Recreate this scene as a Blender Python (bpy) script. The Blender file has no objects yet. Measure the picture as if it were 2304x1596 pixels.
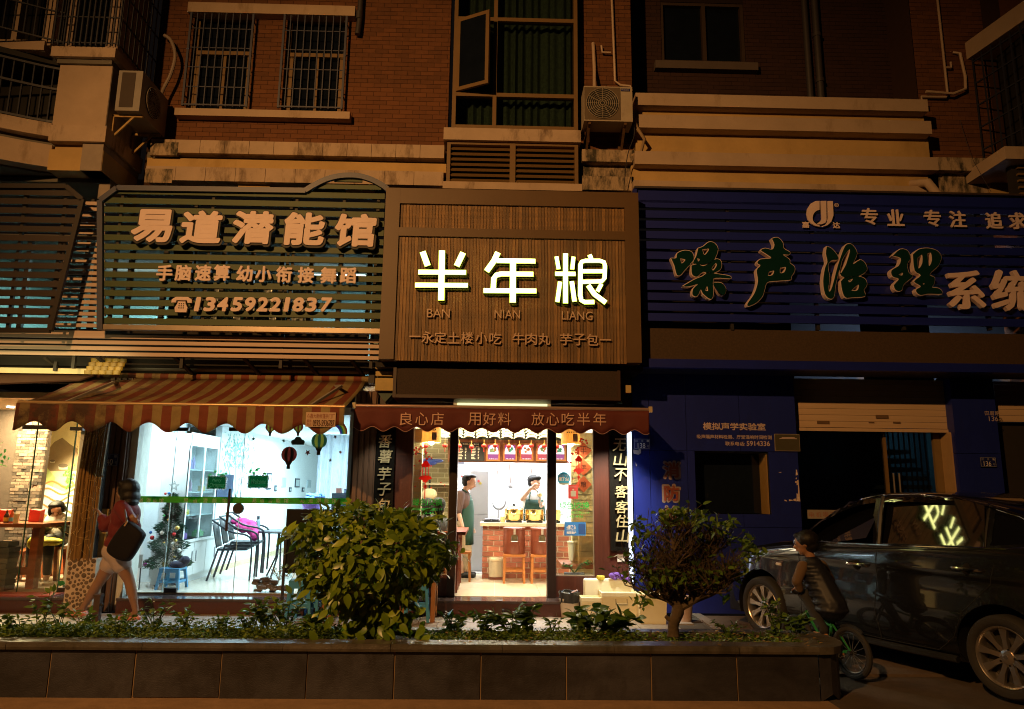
import bpy,bmesh,math,random
from mathutils import Vector,Matrix,noise
R=random.Random(7)
PI=math.pi
sc=bpy.context.scene
col=sc.collection
# camera, world, light, exposure
F,TILT,YAW,ROLL,HC=1631.0,math.radians(10.49),math.radians(1.28),math.radians(.65),1.6
_fw=Vector((math.sin(YAW)*math.cos(TILT),math.cos(YAW)*math.cos(TILT),math.sin(TILT)))
_rt=Vector((math.cos(YAW),-math.sin(YAW),0));_dn=_fw.cross(_rt)
CA=_rt*math.cos(ROLL)-_dn*math.sin(ROLL)
CB=_rt*math.sin(ROLL)+_dn*math.cos(ROLL)
C0=Vector((0,0,HC))
cam=bpy.data.objects.new('camera',bpy.data.cameras.new('camera'))
col.objects.link(cam);sc.camera=cam
cam.matrix_world=Matrix.Translation(C0)@Matrix((CA,-CB,-_fw)).transposed().to_4x4()
cam.data.sensor_width=36;cam.data.lens=36*F/2304;cam.data.clip_start=.05;cam.data.clip_end=300
wld=bpy.data.worlds.new('World');sc.world=wld;wld.use_nodes=True
bg=wld.node_tree.nodes['Background']
bg.inputs[0].default_value=(.55,.42,.38,1);bg.inputs[1].default_value=.0065
def lamp(name,kind,loc,energy,color,size=.1,aim=None,**kw):
 l=bpy.data.lights.new(name,kind);l.energy=energy;l.color=color
 if kind in('POINT','SPOT'):l.shadow_soft_size=size
 if kind=='AREA':
  l.shape='RECTANGLE';l.size=size if not isinstance(size,tuple)else size[0]
  l.size_y=size if not isinstance(size,tuple)else size[1]
 for k,v in kw.items():setattr(l,k,v)
 o=bpy.data.objects.new(name,l);o.location=loc;col.objects.link(o)
 if aim is not None:o.rotation_euler=(Vector(aim)-Vector(loc)).to_track_quat('-Z','Y').to_euler()
 return o
lamp('street_lamp_light','SPOT',(-6.2,-4.2,9.2),6300,(1,.485,.15),.13,aim=(-.1,9,2.6),spot_size=math.radians(73),spot_blend=1)
sc.view_settings.view_transform='Standard';sc.view_settings.look='None'
sc.view_settings.exposure=0;sc.view_settings.gamma=1
sc.view_settings.use_curve_mapping=False
cy=sc.cycles
cy.use_denoising=True;cy.filter_width=1.05
cy.max_bounces=7;cy.diffuse_bounces=3;cy.glossy_bounces=3;cy.transmission_bounces=4
cy.transparent_max_bounces=16;cy.sample_clamp_indirect=6;cy.caustics_reflective=False;cy.caustics_refractive=False
# measuring: a photo pixel met with a plane of the place
def ray(px,py):return CA*((px-1152)/F)+CB*((py-798)/F)+_fw
def W(px,py,Y):
 r=ray(px,py);return C0+r*(Y/r.y)
def G(px,py,z):
 r=ray(px,py);return C0+r*((z-HC)/r.z)
def WX(px,py,X):
 r=ray(px,py);return C0+r*(X/r.x)
def RC(x0,y0,x1,y1,Y):
 "rect in the photo -> xa, xb, z_bottom, z_top on the plane Y"
 ym,xm=(y0+y1)/2,(x0+x1)/2
 return W(x0,ym,Y).x,W(x1,ym,Y).x,W(xm,y1,Y).z,W(xm,y0,Y).z
 # objects
def tag(o,label=None,cat=None,group=None,kind=None):
 if label:o['label']=label
 if cat:o['category']=cat
 if group:o['group']=group
 if kind:o['kind']=kind
 return o
def thing(name,label,cat,loc=(0,0,0),group=None,kind=None,rz=0):
 o=bpy.data.objects.new(name,None);col.objects.link(o);o.location=loc
 o.empty_display_size=.1;o.rotation_euler=(0,0,rz)
 return tag(o,label,cat,group,kind)
def root_of(o):
 while o.parent:o=o.parent
 return o
class MB:
 def __init__(s,smooth=False):s.v=[];s.f=[];s.s=smooth;s.mi=[];s.cur=0
 def add(s,vs,fs):
  n=len(s.v);s.v+=[tuple(v)for v in vs]
  for f in fs:s.f.append([n+i for i in f]);s.mi.append(s.cur)
  return s
 def box(s,x0,x1,y0,y1,z0,z1):
  if x0>x1:x0,x1=x1,x0
  if y0>y1:y0,y1=y1,y0
  if z0>z1:z0,z1=z1,z0
  return s.add([(x0,y0,z0),(x1,y0,z0),(x1,y1,z0),(x0,y1,z0),(x0,y0,z1),(x1,y0,z1),(x1,y1,z1),(x0,y1,z1)],[(3,2,1,0),(4,5,6,7),(0,1,5,4),(1,2,6,5),(2,3,7,6),(3,0,4,7)])
 def obox(s,c,size,rot=None):
  m=rot if rot is not None else Matrix.Identity(3)
  a,b,d=size[0]/2,size[1]/2,size[2]/2
  vs=[Vector(c)+m@Vector(p)for p in[(-a,-b,-d),(a,-b,-d),(a,b,-d),(-a,b,-d),(-a,-b,d),(a,-b,d),(a,b,d),(-a,b,d)]]
  return s.add(vs,[(3,2,1,0),(4,5,6,7),(0,1,5,4),(1,2,6,5),(2,3,7,6),(3,0,4,7)])
 def bar(s,p,q,w,h=None,up=(0,0,1)):
  p,q=Vector(p),Vector(q);h=h or w;d=(q-p)
  if d.length<1e-6:return s
  x=d.normalized();u=Vector(up)
  if abs(x.dot(u))>.95:u=Vector((0,1,0))
  y=u.cross(x).normalized();z=x.cross(y)
  return s.obox((p+q)/2,(d.length,w,h),Matrix((x,y,z)).transposed())
 def tube(s,pts,r,n=8,cap=True):
  pts=[Vector(p)for p in pts];m=len(pts)
  rr=r if isinstance(r,(list,tuple))else[r]*m
  vs=[];fs=[];prev=None
  for i,p in enumerate(pts):
   t=(pts[min(i+1,m-1)]-pts[max(i-1,0)])
   t=t.normalized()if t.length>1e-9 else Vector((0,0,1))
   u=prev if prev is not None else(Vector((0,0,1))if abs(t.z)<.9 else Vector((0,1,0)))
   u=u-t*u.dot(t)
   if u.length<1e-4:u=t.orthogonal()
   u.normalize();prev=u;w=t.cross(u)
   for k in range(n):
    a=2*PI*k/n;vs.append(p+(u*math.cos(a)+w*math.sin(a))*rr[i])
  for i in range(m-1):
   for k in range(n):
    a,b=i*n+k,i*n+(k+1)%n;fs.append((a,b,b+n,a+n))
  if cap:fs.append(tuple(range(n))[::-1]);fs.append(tuple(range((m-1)*n,m*n)))
  return s.add(vs,fs)
 def lathe(s,c,prof,n=20,axis='z'):
  c=Vector(c);vs=[];fs=[];m=len(prof)
  for r,h in prof:
   for k in range(n):
    a=2*PI*k/n;x,y=r*math.cos(a),r*math.sin(a)
    vs.append(c+(Vector((x,y,h))if axis=='z' else Vector((x,h,y))if axis=='y' else Vector((h,x,y))))
  for i in range(m-1):
   for k in range(n):
    a,b=i*n+k,i*n+(k+1)%n
    fs.append((a,b,b+n,a+n)if axis!='y' else(a,a+n,b+n,b))
  fs.append(tuple(range(n))[::-1]if axis!='y' else tuple(range(n)))
  fs.append(tuple(range((m-1)*n,m*n))if axis!='y' else tuple(range((m-1)*n,m*n))[::-1])
  return s.add(vs,fs)
 def ball(s,c,r,n=10,sq=(1,1,1)):
  pr=[(math.sin(PI*i/n)*r,-math.cos(PI*i/n)*r)for i in range(n+1)];pr[0]=(r*.02,-r);pr[-1]=(r*.02,r)
  k=len(s.v);s.lathe((0,0,0),pr,n+4)
  for i in range(k,len(s.v)):
   v=s.v[i];s.v[i]=(c[0]+v[0]*sq[0],c[1]+v[1]*sq[1],c[2]+v[2]*sq[2])
  return s
 def prism(s,poly,y0,y1):
  "poly: list of (x,z) anticlockwise as seen from the street (-Y)"
  n=len(poly);vs=[(x,y0,z)for x,z in poly]+[(x,y1,z)for x,z in poly]
  fs=[tuple(range(n)),tuple(range(2*n-1,n-1,-1))]
  fs+=[((i+1)%n,i,n+i,n+(i+1)%n)for i in range(n)]
  return s.add(vs,fs)
 def sweep(s,rails,closed=False):
  "rails: list of point rows of equal length -> quad sheet"
  n=len(rails[0]);vs=[p for r in rails for p in r]
  fs=[(i*n+j,i*n+j+1,(i+1)*n+j+1,(i+1)*n+j)for i in range(len(rails)-1)for j in range(n-1)]
  return s.add(vs,fs)
 def build(s,name,mat,parent=None,label=None,cat=None,group=None,kind=None,org=None,mods=None,smooth=None):
  me=bpy.data.meshes.new(name)
  if parent is not None:
   r=root_of(parent);M=(Matrix.Translation(r.location)@r.rotation_euler.to_matrix().to_4x4()).inverted()if org is None else Matrix.Translation(-Vector(org))
  else:
   if org is None:
    xs=[v[0]for v in s.v];ys=[v[1]for v in s.v];zs=[v[2]for v in s.v]
    org=((min(xs)+max(xs))/2,(min(ys)+max(ys))/2,min(zs))
   M=Matrix.Translation(-Vector(org))
  me.from_pydata([M@Vector(v)for v in s.v],[],s.f)
  mats=mat if isinstance(mat,(list,tuple))else[mat]
  for m in mats:me.materials.append(m)
  if len(mats)>1:me.polygons.foreach_set('material_index',s.mi)
  if(s.s if smooth is None else smooth):
   me.polygons.foreach_set('use_smooth',[True]*len(me.polygons))
   try:me.set_sharp_from_angle(angle=math.radians(42))
   except Exception:pass
  o=bpy.data.objects.new(name,me);col.objects.link(o)
  if parent is not None:o.parent=parent
  else:o.location=org
  return tag(o,label,cat,group,kind)
def B(name,mat,box,parent=None,**kw):return MB().box(*box).build(name,mat,parent,**kw)
UNIT={}
def piece(name,mat,parent,x0,x1,y0,y1,z0,z1,rot=None,label=None):
 "a small box that shares one mesh with all others of its material"
 if mat.name not in UNIT:
  me=bpy.data.meshes.new('piece');b=MB().box(-.5,.5,-.5,.5,-.5,.5)
  me.from_pydata(b.v,[],b.f);me.materials.append(mat);UNIT[mat.name]=me
 o=bpy.data.objects.new(name,UNIT[mat.name]);col.objects.link(o);o.parent=parent
 r=root_of(parent)
 o.location=Vector(((x0+x1)/2,(y0+y1)/2,(z0+z1)/2))-r.location;o.scale=(abs(x1-x0),abs(y1-y0),abs(z1-z0))
 if rot:o.rotation_euler=rot
 if label:o['label']=label
 return o
def copy_tree(o,parent=None):
 c=o.copy();col.objects.link(c)
 if parent is not None:c.parent=parent
 for ch in list(o.children):
  copy_tree(ch,c)
 return c
 # materials
def _n(nt,t,**kw):
 n=nt.nodes.new(t)
 for k,v in kw.items():setattr(n,k,v)
 return n
MC={}
def M(name,c,r=.6,metal=0,var=.12,sc_=6,bump=0,bsc=40,rnd=0,spec=.5,stretch=None,grime=0,gcol=(.02,.02,.015),gsc=3,coat=0,island=0,gthr=.55):
 if name in MC:return MC[name]
 m=bpy.data.materials.new(name);m.use_nodes=True;nt=m.node_tree;L=nt.links.new
 b=nt.nodes['Principled BSDF'];b.inputs['Roughness'].default_value=r;b.inputs['Metallic'].default_value=metal
 b.inputs['Specular IOR Level'].default_value=spec;b.inputs['Coat Weight'].default_value=coat
 b.inputs['Coat Roughness'].default_value=.04
 tc=_n(nt,'ShaderNodeTexCoord');mp=_n(nt,'ShaderNodeMapping');L(tc.outputs['Object'],mp.inputs[0])
 if rnd or island:
  oi=_n(nt,'ShaderNodeObjectInfo');L(oi.outputs['Location'],mp.inputs['Location'])
 if stretch:mp.inputs['Scale'].default_value=stretch
 nz=_n(nt,'ShaderNodeTexNoise');nz.inputs['Scale'].default_value=sc_;nz.inputs['Detail'].default_value=6;nz.inputs['Roughness'].default_value=.65
 L(mp.outputs[0],nz.inputs[0])
 mr=_n(nt,'ShaderNodeMapRange');mr.inputs[1].default_value=.25;mr.inputs[2].default_value=.75
 mr.inputs[3].default_value=1-var;mr.inputs[4].default_value=1+var;L(nz.outputs[0],mr.inputs[0])
 val=mr.outputs[0]
 if rnd:
  r2=_n(nt,'ShaderNodeMapRange');r2 .inputs[3].default_value=1-rnd;r2 .inputs[4].default_value=1+rnd;L(oi.outputs['Random'],r2 .inputs[0])
  mu=_n(nt,'ShaderNodeMath',operation='MULTIPLY');L(val,mu.inputs[0]);L(r2 .outputs[0],mu.inputs[1]);val=mu.outputs[0]
 if island:
  ge=_n(nt,'ShaderNodeNewGeometry');r2=_n(nt,'ShaderNodeMapRange');r2 .inputs[3].default_value=1-island;r2 .inputs[4].default_value=1+island;L(ge.outputs['Random Per Island'],r2 .inputs[0])
  mu=_n(nt,'ShaderNodeMath',operation='MULTIPLY');L(val,mu.inputs[0]);L(r2 .outputs[0],mu.inputs[1]);val=mu.outputs[0]
 vm=_n(nt,'ShaderNodeVectorMath',operation='SCALE');vm.inputs[0].default_value=c;L(val,vm.inputs['Scale'])
 out=vm.outputs[0]
 if grime:
  m2=_n(nt,'ShaderNodeMapping');m2 .inputs['Scale'].default_value=(1,1,.35);L(tc.outputs['Object'],m2 .inputs[0])
  if rnd:L(oi.outputs['Location'],m2 .inputs['Location'])
  n2=_n(nt,'ShaderNodeTexNoise');n2 .inputs['Scale'].default_value=gsc;n2 .inputs['Detail'].default_value=8;n2 .inputs['Roughness'].default_value=.7;L(m2 .outputs[0],n2 .inputs[0])
  g=_n(nt,'ShaderNodeMapRange');g.inputs[1].default_value=gthr;g.inputs[2].default_value=gthr+.14;g.inputs[4].default_value=grime;L(n2 .outputs[0],g.inputs[0])
  mx=_n(nt,'ShaderNodeMix',data_type='RGBA');L(g.outputs[0],mx.inputs[0]);L(out,mx.inputs[6]);mx.inputs[7].default_value=(*gcol,1);out=mx.outputs[2]
 L(out,b.inputs['Base Color'])
 if bump:
  bz=_n(nt,'ShaderNodeTexNoise');bz.inputs['Scale'].default_value=bsc;bz.inputs['Detail'].default_value=4;L(mp.outputs[0],bz.inputs[0])
  bp=_n(nt,'ShaderNodeBump');bp.inputs['Strength'].default_value=bump;bp.inputs['Distance'].default_value=.01;L(bz.outputs[0],bp.inputs['Height']);L(bp.outputs[0],b.inputs['Normal'])
 MC[name]=m;return m
def EM(name,c,e):
 "something that gives off light"
 if name in MC:return MC[name]
 m=bpy.data.materials.new(name);m.use_nodes=True;b=m.node_tree.nodes['Principled BSDF']
 b.inputs['Base Color'].default_value=(.02,.02,.02,1);b.inputs['Emission Color'].default_value=(*c,1);b.inputs['Emission Strength'].default_value=e
 MC[name]=m;return m
def TL(name,c,f=.6):
 "thin film or paper that glows when lit from behind"
 if name in MC:return MC[name]
 m=M(name,c,.6);nt=m.node_tree;b=nt.nodes['Principled BSDF'];t=_n(nt,'ShaderNodeBsdfTranslucent');t.inputs[0].default_value=(*[min(1,k*1.25)for k in c],1)
 mx=_n(nt,'ShaderNodeMixShader');mx.inputs[0].default_value=f;nt.links.new(b.outputs[0],mx.inputs[1]);nt.links.new(t.outputs[0],mx.inputs[2]);nt.links.new(mx.outputs[0],nt.nodes['Material Output'].inputs[0])
 return m
def GL(name,tint=(.95,.98,.97),refl=.07,rough=.0):
 "window glass: see-through with a faint mirror"
 if name in MC:return MC[name]
 m=bpy.data.materials.new(name);m.use_nodes=True;nt=m.node_tree;nt.nodes.clear();L=nt.links.new
 o=_n(nt,'ShaderNodeOutputMaterial');mx=_n(nt,'ShaderNodeMixShader');t=_n(nt,'ShaderNodeBsdfTransparent');g=_n(nt,'ShaderNodeBsdfGlossy')
 t.inputs[0].default_value=(*tint,1);g.inputs['Roughness'].default_value=rough
 lw=_n(nt,'ShaderNodeLayerWeight');lw.inputs[0].default_value=.25
 mr=_n(nt,'ShaderNodeMapRange');mr.inputs[3].default_value=refl*.5;mr.inputs[4].default_value=min(1,refl*8);L(lw.outputs['Facing'],mr.inputs[0])
 L(mr.outputs[0],mx.inputs[0]);L(t.outputs[0],mx.inputs[1]);L(g.outputs[0],mx.inputs[2]);L(mx.outputs[0],o.inputs[0])
 MC[name]=m;return m
 # lettering
TC={}
def glyph(ch,bold=0,res=3):
 k=(ch,bold,res)
 if k in TC:return TC[k]
 c=bpy.data.curves.new('t','FONT');c.body=ch;c.size=1;c.resolution_u=res
 o=bpy.data.objects.new('t',c);me=o.to_mesh()
 v=[tuple(p.co)for p in me.vertices];f=[tuple(p.vertices)for p in me.polygons];o.to_mesh_clear()
 bpy.data.objects.remove(o);bpy.data.curves.remove(c)
 TC[k]=(v,f);return TC[k]
def letters(mb,s,x0,x1,z0,z1,Y,depth=.0,bold=0,slant=0,lead=0):
 "lay the string s into the rectangle; front face at Y, body running back by depth"
 v,f=glyph(s)
 if not v:return mb
 xa,xb=min(p[0]for p in v),max(p[0]for p in v);ya,yb=min(p[1]for p in v),max(p[1]for p in v)
 sx=(x1-x0)/(xb-xa)if xb>xa else 1;sz=(z1-z0)/(yb-ya)if yb>ya else 1
 offs=[(0,0)]if not bold else[(0,0)]+[(bold*math.cos(a),bold*math.sin(a))for a in[k*PI/8 for k in range(16)]]if bold>.014 else[(0,0)]+[(bold*math.cos(k*PI/3),bold*math.sin(k*PI/3))for k in range(6)]
 for k,(dx,dz)in enumerate(offs):
  def P(p,y):
   z=z0+(p[1]-ya)*sz;return(x0+(p[0]-xa)*sx+dx+slant*(z-z0),y,z+dz)
  y=Y-k*.0002
  ff=[P(p,y)for p in v]
  if depth:
   ed={}
   for q in f:
    for i in range(len(q)):
     a,b=q[i],q[(i+1)%len(q)]
     if(b,a)in ed:del ed[(b,a)]
     else:ed[(a,b)]=1
   n=len(v);bb=[P(p,Y+depth)for p in v]
   mb.add(ff+bb,[tuple(q)for q in f]+[(b,a,a+n,b+n)for a,b in ed])
  else:mb.add(ff,[tuple(q)for q in f])
 return mb
def text(s,x0,y0,x1,y1,Y,mat,parent,name='lettering',depth=0,bold=0,slant=0,**kw):
 "lettering into a rectangle measured in the photo"
 a=W(x0,(y0+y1)/2,Y);b=W(x1,(y0+y1)/2,Y);h=(W(x0,y0,Y).z-W(x0,y1,Y).z)
 m=letters(MB(),s,a.x,b.x,0,h,Y,depth,bold,slant)
 dz=(b.z-a.z);dx=(b.x-a.x)
 m.v=[(x,y,z+a.z-h/2+dz*(x-a.x)/dx*0)for x,y,z in m.v]
 zc=(a.z+b.z)/2-a.z
 m.v=[(x,y,z+zc)for x,y,z in m.v]
 return m.build(name,mat,parent,**kw)
def chars(s,centres,w,h,Y,mat,parent,name='letter',depth=.02,bold=0,slant=0):
 for ch,(cx,cy_)in zip(s,centres):
  text(ch,cx-w/2,cy_-h/2,cx+w/2,cy_+h/2,Y,mat,parent,name,depth,bold,slant)
def brickwork(parent,mat,x0,x1,z0,z1,Y,bw,bh,gap,depth,holes=(),n_obj=300,key=None,stagger=.5,jitter=0,name='brick',stuffname='brickwork'):
 "bricks laid in running bond on the plane Y, proud of a mortar bed"
 cells=[];row=0;z=z0
 while z<z1-.005:
  zt=min(z+bh,z1);x=x0-(bw+gap)*(stagger if row%2 else 0)
  while x<x1:
   segs=[(max(x,x0),min(x+bw,x1))]
   for a,b,c,d in holes:
    if zt>c+.001 and z<d-.001:
     ns=[]
     for p,q in segs:
      if b<=p or a>=q:ns.append((p,q));continue
      if a>p:ns.append((p,a))
      if b<q:ns.append((b,q))
     segs=ns
   for p,q in segs:
    if q-p>.012:cells.append((p,q,z,zt))
   x+=bw+gap
  z+=bh+gap;row+=1
 if key:cells.sort(key=key)
 st=MB()
 for i,(p,q,a,b)in enumerate(cells):
  j=R.uniform(-jitter,jitter)
  if i<n_obj:piece(name,mat,parent,p,q,Y+j,Y+depth,a,b)
  else:st.box(p,q,Y+j,Y+depth,a,b)
 if st.v:st.build(stuffname,mat,parent,kind='stuff')
 # material palette (real-world base colours)
cream=M('cream_render',(.47,.36,.27),.85,var=.16,sc_=2.2,bump=.25,grime=.85,gcol=(.13,.085,.05),gsc=3.2,gthr=.53)
cream_clean=M('cream_render_clean',(.46,.35,.26),.85,var=.12,sc_=2,bump=.2,grime=.7,gcol=(.20,.13,.06),gsc=1.8,gthr=.56)
mould=M('cream_render_mouldy',(.42,.32,.22),.9,var=.2,sc_=3,bump=.3,grime=.95,gcol=(.03,.03,.02),gsc=6,gthr=.46)
ochre=M('ochre_render',(.50,.34,.14),.85,var=.16,sc_=2,bump=.2,grime=.5,gcol=(.3,.18,.04),gsc=1.4,gthr=.58)
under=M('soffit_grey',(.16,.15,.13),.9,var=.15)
brick_m=M('orange_brick',(.155,.060,.022),.85,var=.16,sc_=14,rnd=.16,island=.16,bump=.3,bsc=60)
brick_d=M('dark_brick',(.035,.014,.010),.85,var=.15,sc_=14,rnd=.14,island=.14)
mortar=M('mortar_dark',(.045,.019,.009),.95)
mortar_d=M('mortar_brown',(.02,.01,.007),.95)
bronze=M('bronze_frame',(.19,.115,.045),.5,var=.1,spec=.4)
bluebar=M('blue_grey_bars',(.05,.06,.11),.5)
cagem=M('dark_cage_bars',(.025,.03,.05),.5)
darkglass=M('dark_glass',(.006,.009,.016),.06,var=.2,spec=.5)
curtain_g=M('green_curtain',(.045,.07,.03),.9,var=.6,sc_=26)
black=M('black_matt',(.012,.012,.012),.7)
nearblack=M('dark_recess',(.02,.016,.013),.8)
pvc=M('pvc_pipe',(.55,.42,.32),.5,var=.1)
ironp=M('dark_iron_pipe',(.05,.045,.05),.5)
acw=M('ac_casing',(.42,.36,.28),.5,var=.1,grime=.5,gcol=(.2,.13,.06),gsc=4)
acd=M('ac_grille',(.13,.095,.06),.6)
YW=9.9
apt=thing('apartment_building','orange brick upper storeys with cream cornices above the shop signs','building',(0,YW,3))
# main brick wall, left of the tall window
xa,xb,zb,zt=RC(352,-60,1012,322,YW)
win=[]
for(tl,tr,bl,br)in((440,579,418,558),(648,787,631,770)):
 a=W((tl+bl)/2+2,140,YW).x;b=W((tr+br)/2-2,140,YW).x
 win.append((a,b,W(500,249,YW).z,W(500,32,YW).z))
zt=W(700,-300,YW).z
brickwork(apt,brick_m,xa,xb,W(700,322,YW).z,zt,YW,.19,.064,.006,.02,holes=win,n_obj=260,key=lambda c:c[2])
w=MB()
def wallbox(m,x0,x1,z0,z1,y0,y1,holes):
 xs=sorted(set([x0,x1]+[h[i]for h in holes for i in(0,1)]));zs=sorted(set([z0,z1]+[h[i]for h in holes for i in(2,3)]))
 for i in range(len(xs)-1):
  for j in range(len(zs)-1):
   cx,cz=(xs[i]+xs[i+1])/2,(zs[j]+zs[j+1])/2
   if any(h[0]<cx<h[1]and h[2]<cz<h[3]for h in holes):continue
   m.box(xs[i],xs[i+1],y0,y1,zs[j],zs[j+1])
wallbox(w,xa,xb,W(700,428,YW).z,zt,YW+.006,YW+.16,win)
w.build('wall',mortar,apt)
# two barred windows
def barred_window(i,h):
 x0,x1,z0,z1=h
 t=thing('barred_window',['left-hand of two barred windows between one long lintel and one long sill','barred window beside the short dark drain pipe under the lintel'][i],'window',(x0,YW,z0),'barred windows in the brick wall')
 B('pane',darkglass,(x0,x1,YW+.13,YW+.14,z0,z1),t)
 f=MB();wf=.045
 zm=z0+(z1-z0)*.62;xm=x0+(x1-x0)*.52
 f.box(x0,x0+wf,YW+.07,YW+.13,z0,z1).box(x1-wf,x1,YW+.07,YW+.13,z0,z1)
 f.box(x0+wf,x1-wf,YW+.07,YW+.13,z0,z0+wf).box(x0+wf,x1-wf,YW+.07,YW+.13,z1-wf,z1)
 f.box(x0+wf,x1-wf,YW+.068,YW+.13,zm-.03,zm+.03).box(xm-.02,xm+.02,YW+.066,YW+.13,z0+wf,zm-.03)
 f.box(x0+wf,x0+wf+.05,YW+.08,YW+.13,z0+wf,zm-.03)
 f.box(x1-wf-.05,x1-wf,YW+.08,YW+.13,z0+wf,zm-.03)
 f.build('frame',bronze,t)
 c=MB();y=YW-.13;e=.03
 c.box(x0-e,x0-e+.03,y,y+.03,z0-.0,z1).box(x1+e-.03,x1+e,y,y+.03,z0,z1)
 for z in(z0+.01,z1-.03):c.box(x0-e,x1+e,y+.002,y+.028,z,z+.02)
 for z in(z0+.2,z1-.2):
  for x in(x0-e,x1+e):c.bar((x,y+.03,z),(x,YW,z),.014)
 c.build('cage_frame',bluebar,t)
 n=9
 for k in range(1,n):piece('bar',bluebar,t,x0-e+(x1-x0+2*e)*k/n-.007,x0-e+(x1-x0+2*e)*k/n+.007,y+.008,y+.022,z0,z1)
 for k in(.2,.4,.6,.8):piece('crossbar',bluebar,t,x0-e,x1+e,y+.024,y+.034,z0+(z1-z0)*k-.007,z0+(z1-z0)*k+.007)
for i,h in enumerate(win):barred_window(i,h)
a,b,z0,z1=RC(422,9,799,31,YW-.14);B('lintel',cream_clean,(a,b,YW-.14,YW+.03,z0,z1),apt)
a,b,z0,z1=RC(392,247,787,263,YW-.14);B('sill',cream_clean,(a,b,YW-.14,YW+.03,z0,z1),apt)
# stepped cream cornices under the brick, left half
def band(x0,y0,x1,y1,yf,yb,mat,name='cornice',nblk=0,par=None):
 a,b,z0,z1=RC(x0,y0,x1,y1,yf)
 if nblk:
  st=(b-a)/nblk
  for k in range(nblk):B(name,mat,(a+k*st+.003,a+(k+1)*st-.003,yf+R.uniform(0,.004),yb,z0,z1),par or apt)
 else:B(name,mat,(a,b,yf,yb,z0,z1),par or apt)
band(338,320,1000,349,9.66,9.93,cream,nblk=12)
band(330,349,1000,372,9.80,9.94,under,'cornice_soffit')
band(330,362,1004,382,9.74,9.95,ochre,'cornice_band')
band(326,380,998,411,9.70,9.96,cream,nblk=10)
for x0_,y0_,y1_,yf_ in((326,380,411,9.697),(338,320,349,9.657)):
 a,b,z0,z1=RC(x0_,y0_,x0_+62,y1_,yf_);B('stained_block',mould,(a-.002,b,yf_,9.7,z0-.002,z1+.002),apt)
band(300,411,1000,432,9.92,10.0,brick_m,'brick_strip')
for x in(533,770):
 q=[W(x,413,9.8),W(x+77,414,9.8),W(x+70,428,9.8),W(x+6,427,9.8)]
 MB().prism([(p.x,p.z)for p in q][::-1],9.8,9.95).build('keystone',ochre,apt)
 # short dark drain
dp=MB(True);q=W(812,-10,9.82);q2=W(804,78,9.82)
dp.tube([(q.x,9.82,q.z+1),(q.x,9.82,q2 .z+.25),(q.x-.02,9.82,q2 .z)],.04,10).lathe((q.x-.01,9.82,q2 .z+.25),[(.052,0),(.052,.12)],10)
dp.build('drain_pipe',ironp,None,'short dark drain pipe ending beside the right barred window','pipe')
# tall projecting window with green curtains
YB=9.66
t=thing('bay_window','tall window with green curtains and one casement swung open','window',(W(1160,289,YB).x,YB,W(1160,289,YB).z))
x0,x1=W(1018,200,YB).x,W(1300,200,YB).x;z0,z1=W(1160,290,YB).z,W(1160,-300,YB).z
xm=W(1113,200,YB).x;zA,zB=W(1160,214,YB).z,W(1160,44,YB).z
f=MB();wf=.055
f.box(x0,x0+wf,YB,YB+.2,z0,z1).box(x1-wf,x1,YB,YB+.2,z0,z1).box(xm-wf/2,xm+wf/2,YB+.002,YB+.1,z0,z1)
for z in(zA,zB,z0+.02):f.box(x0+wf,xm-wf/2,YB+.004,YB+.09,z-.03,z+.03).box(xm+wf/2,x1-wf,YB+.004,YB+.09,z-.03,z+.03)
f.build('frame',bronze,t)
for(a,b,c,d)in((x0+wf,xm-wf/2,z0+.05,zA-.03),(xm+wf/2,x1-wf,z0+.05,zA-.03),(xm+wf/2,x1-wf,zA+.03,zB-.03),(x0+wf,xm-wf/2,zB+.03,z1),(xm+wf/2,x1-wf,zB+.03,z1)):
 B('pane',GL('upper_glass',(.75,.8,.85),.03),(a,b,YB+.05,YB+.055,c,d),t)
ang=math.radians(27);h0=Vector((x0+wf,YB,0));wd=(xm-x0-wf*1.5)
u=Vector((math.cos(ang),-math.sin(ang),0));c=MB();za,zb_=zA+.03,zB-.03;n_=Vector((math.sin(ang),math.cos(ang),0))
def cb(s,e,za,zb):
 c.obox(h0+u*(s+e)/2+Vector((0,0,(za+zb)/2)),(e-s,.04,zb-za),Matrix((u,n_,Vector((0,0,1)))).transposed())
cb(0,.055,za,zb_);cb(wd-.055,wd,za,zb_);cb(.055,wd-.055,za,za+.055);cb(.055,wd-.055,zb_-.055,zb_)
cs=c.build('open_casement',bronze,t)
c=MB();cb(.055,wd-.055,za+.055,zb_-.055);
c.v=[tuple(Vector(v))for v in c.v];c.build('pane',darkglass,cs)
def pleat(x0,x1,z0,z1,Y,amp,wl,name,mat,par,**kw):
 n=max(8,int((x1-x0)/wl*8));rows=[]
 for j in range(6):
  z=z1+(z0-z1)*j/5
  rows.append([(x0+(x1-x0)*i/n,Y+amp*math.sin(i*2*PI/8+.6*math.sin(i*.37+j*.2))+amp*.4*math.sin(i*.9),z)for i in range(n+1)])
 return MB(True).sweep(rows).build(name,mat,par,smooth=True,**kw)
pleat(x0+wf+.15,x1-wf,z0+.02,z1,YB+.24,.03,.12,'curtain',curtain_g,t)
MB().box(x0,x1,YB+.6,YB+.62,z0,z1).box(x0,x0+.02,YB+.2,YB+.6,z0,z1).box(x1-.02,x1,YB+.2,YB+.6,z0,z1).build('dark_room',black,t)
a,b,z0,z1=RC(998,290,1307,317,9.56);lz1=z0
B('ledge',cream,(a,b,9.56,9.93,z0,z1),t)
a,b,z0,z1=RC(996,411,1310,427,9.56);lz0=z1
B('ledge',cream,(a,b,9.56,9.93,z0,z1),t)
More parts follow.
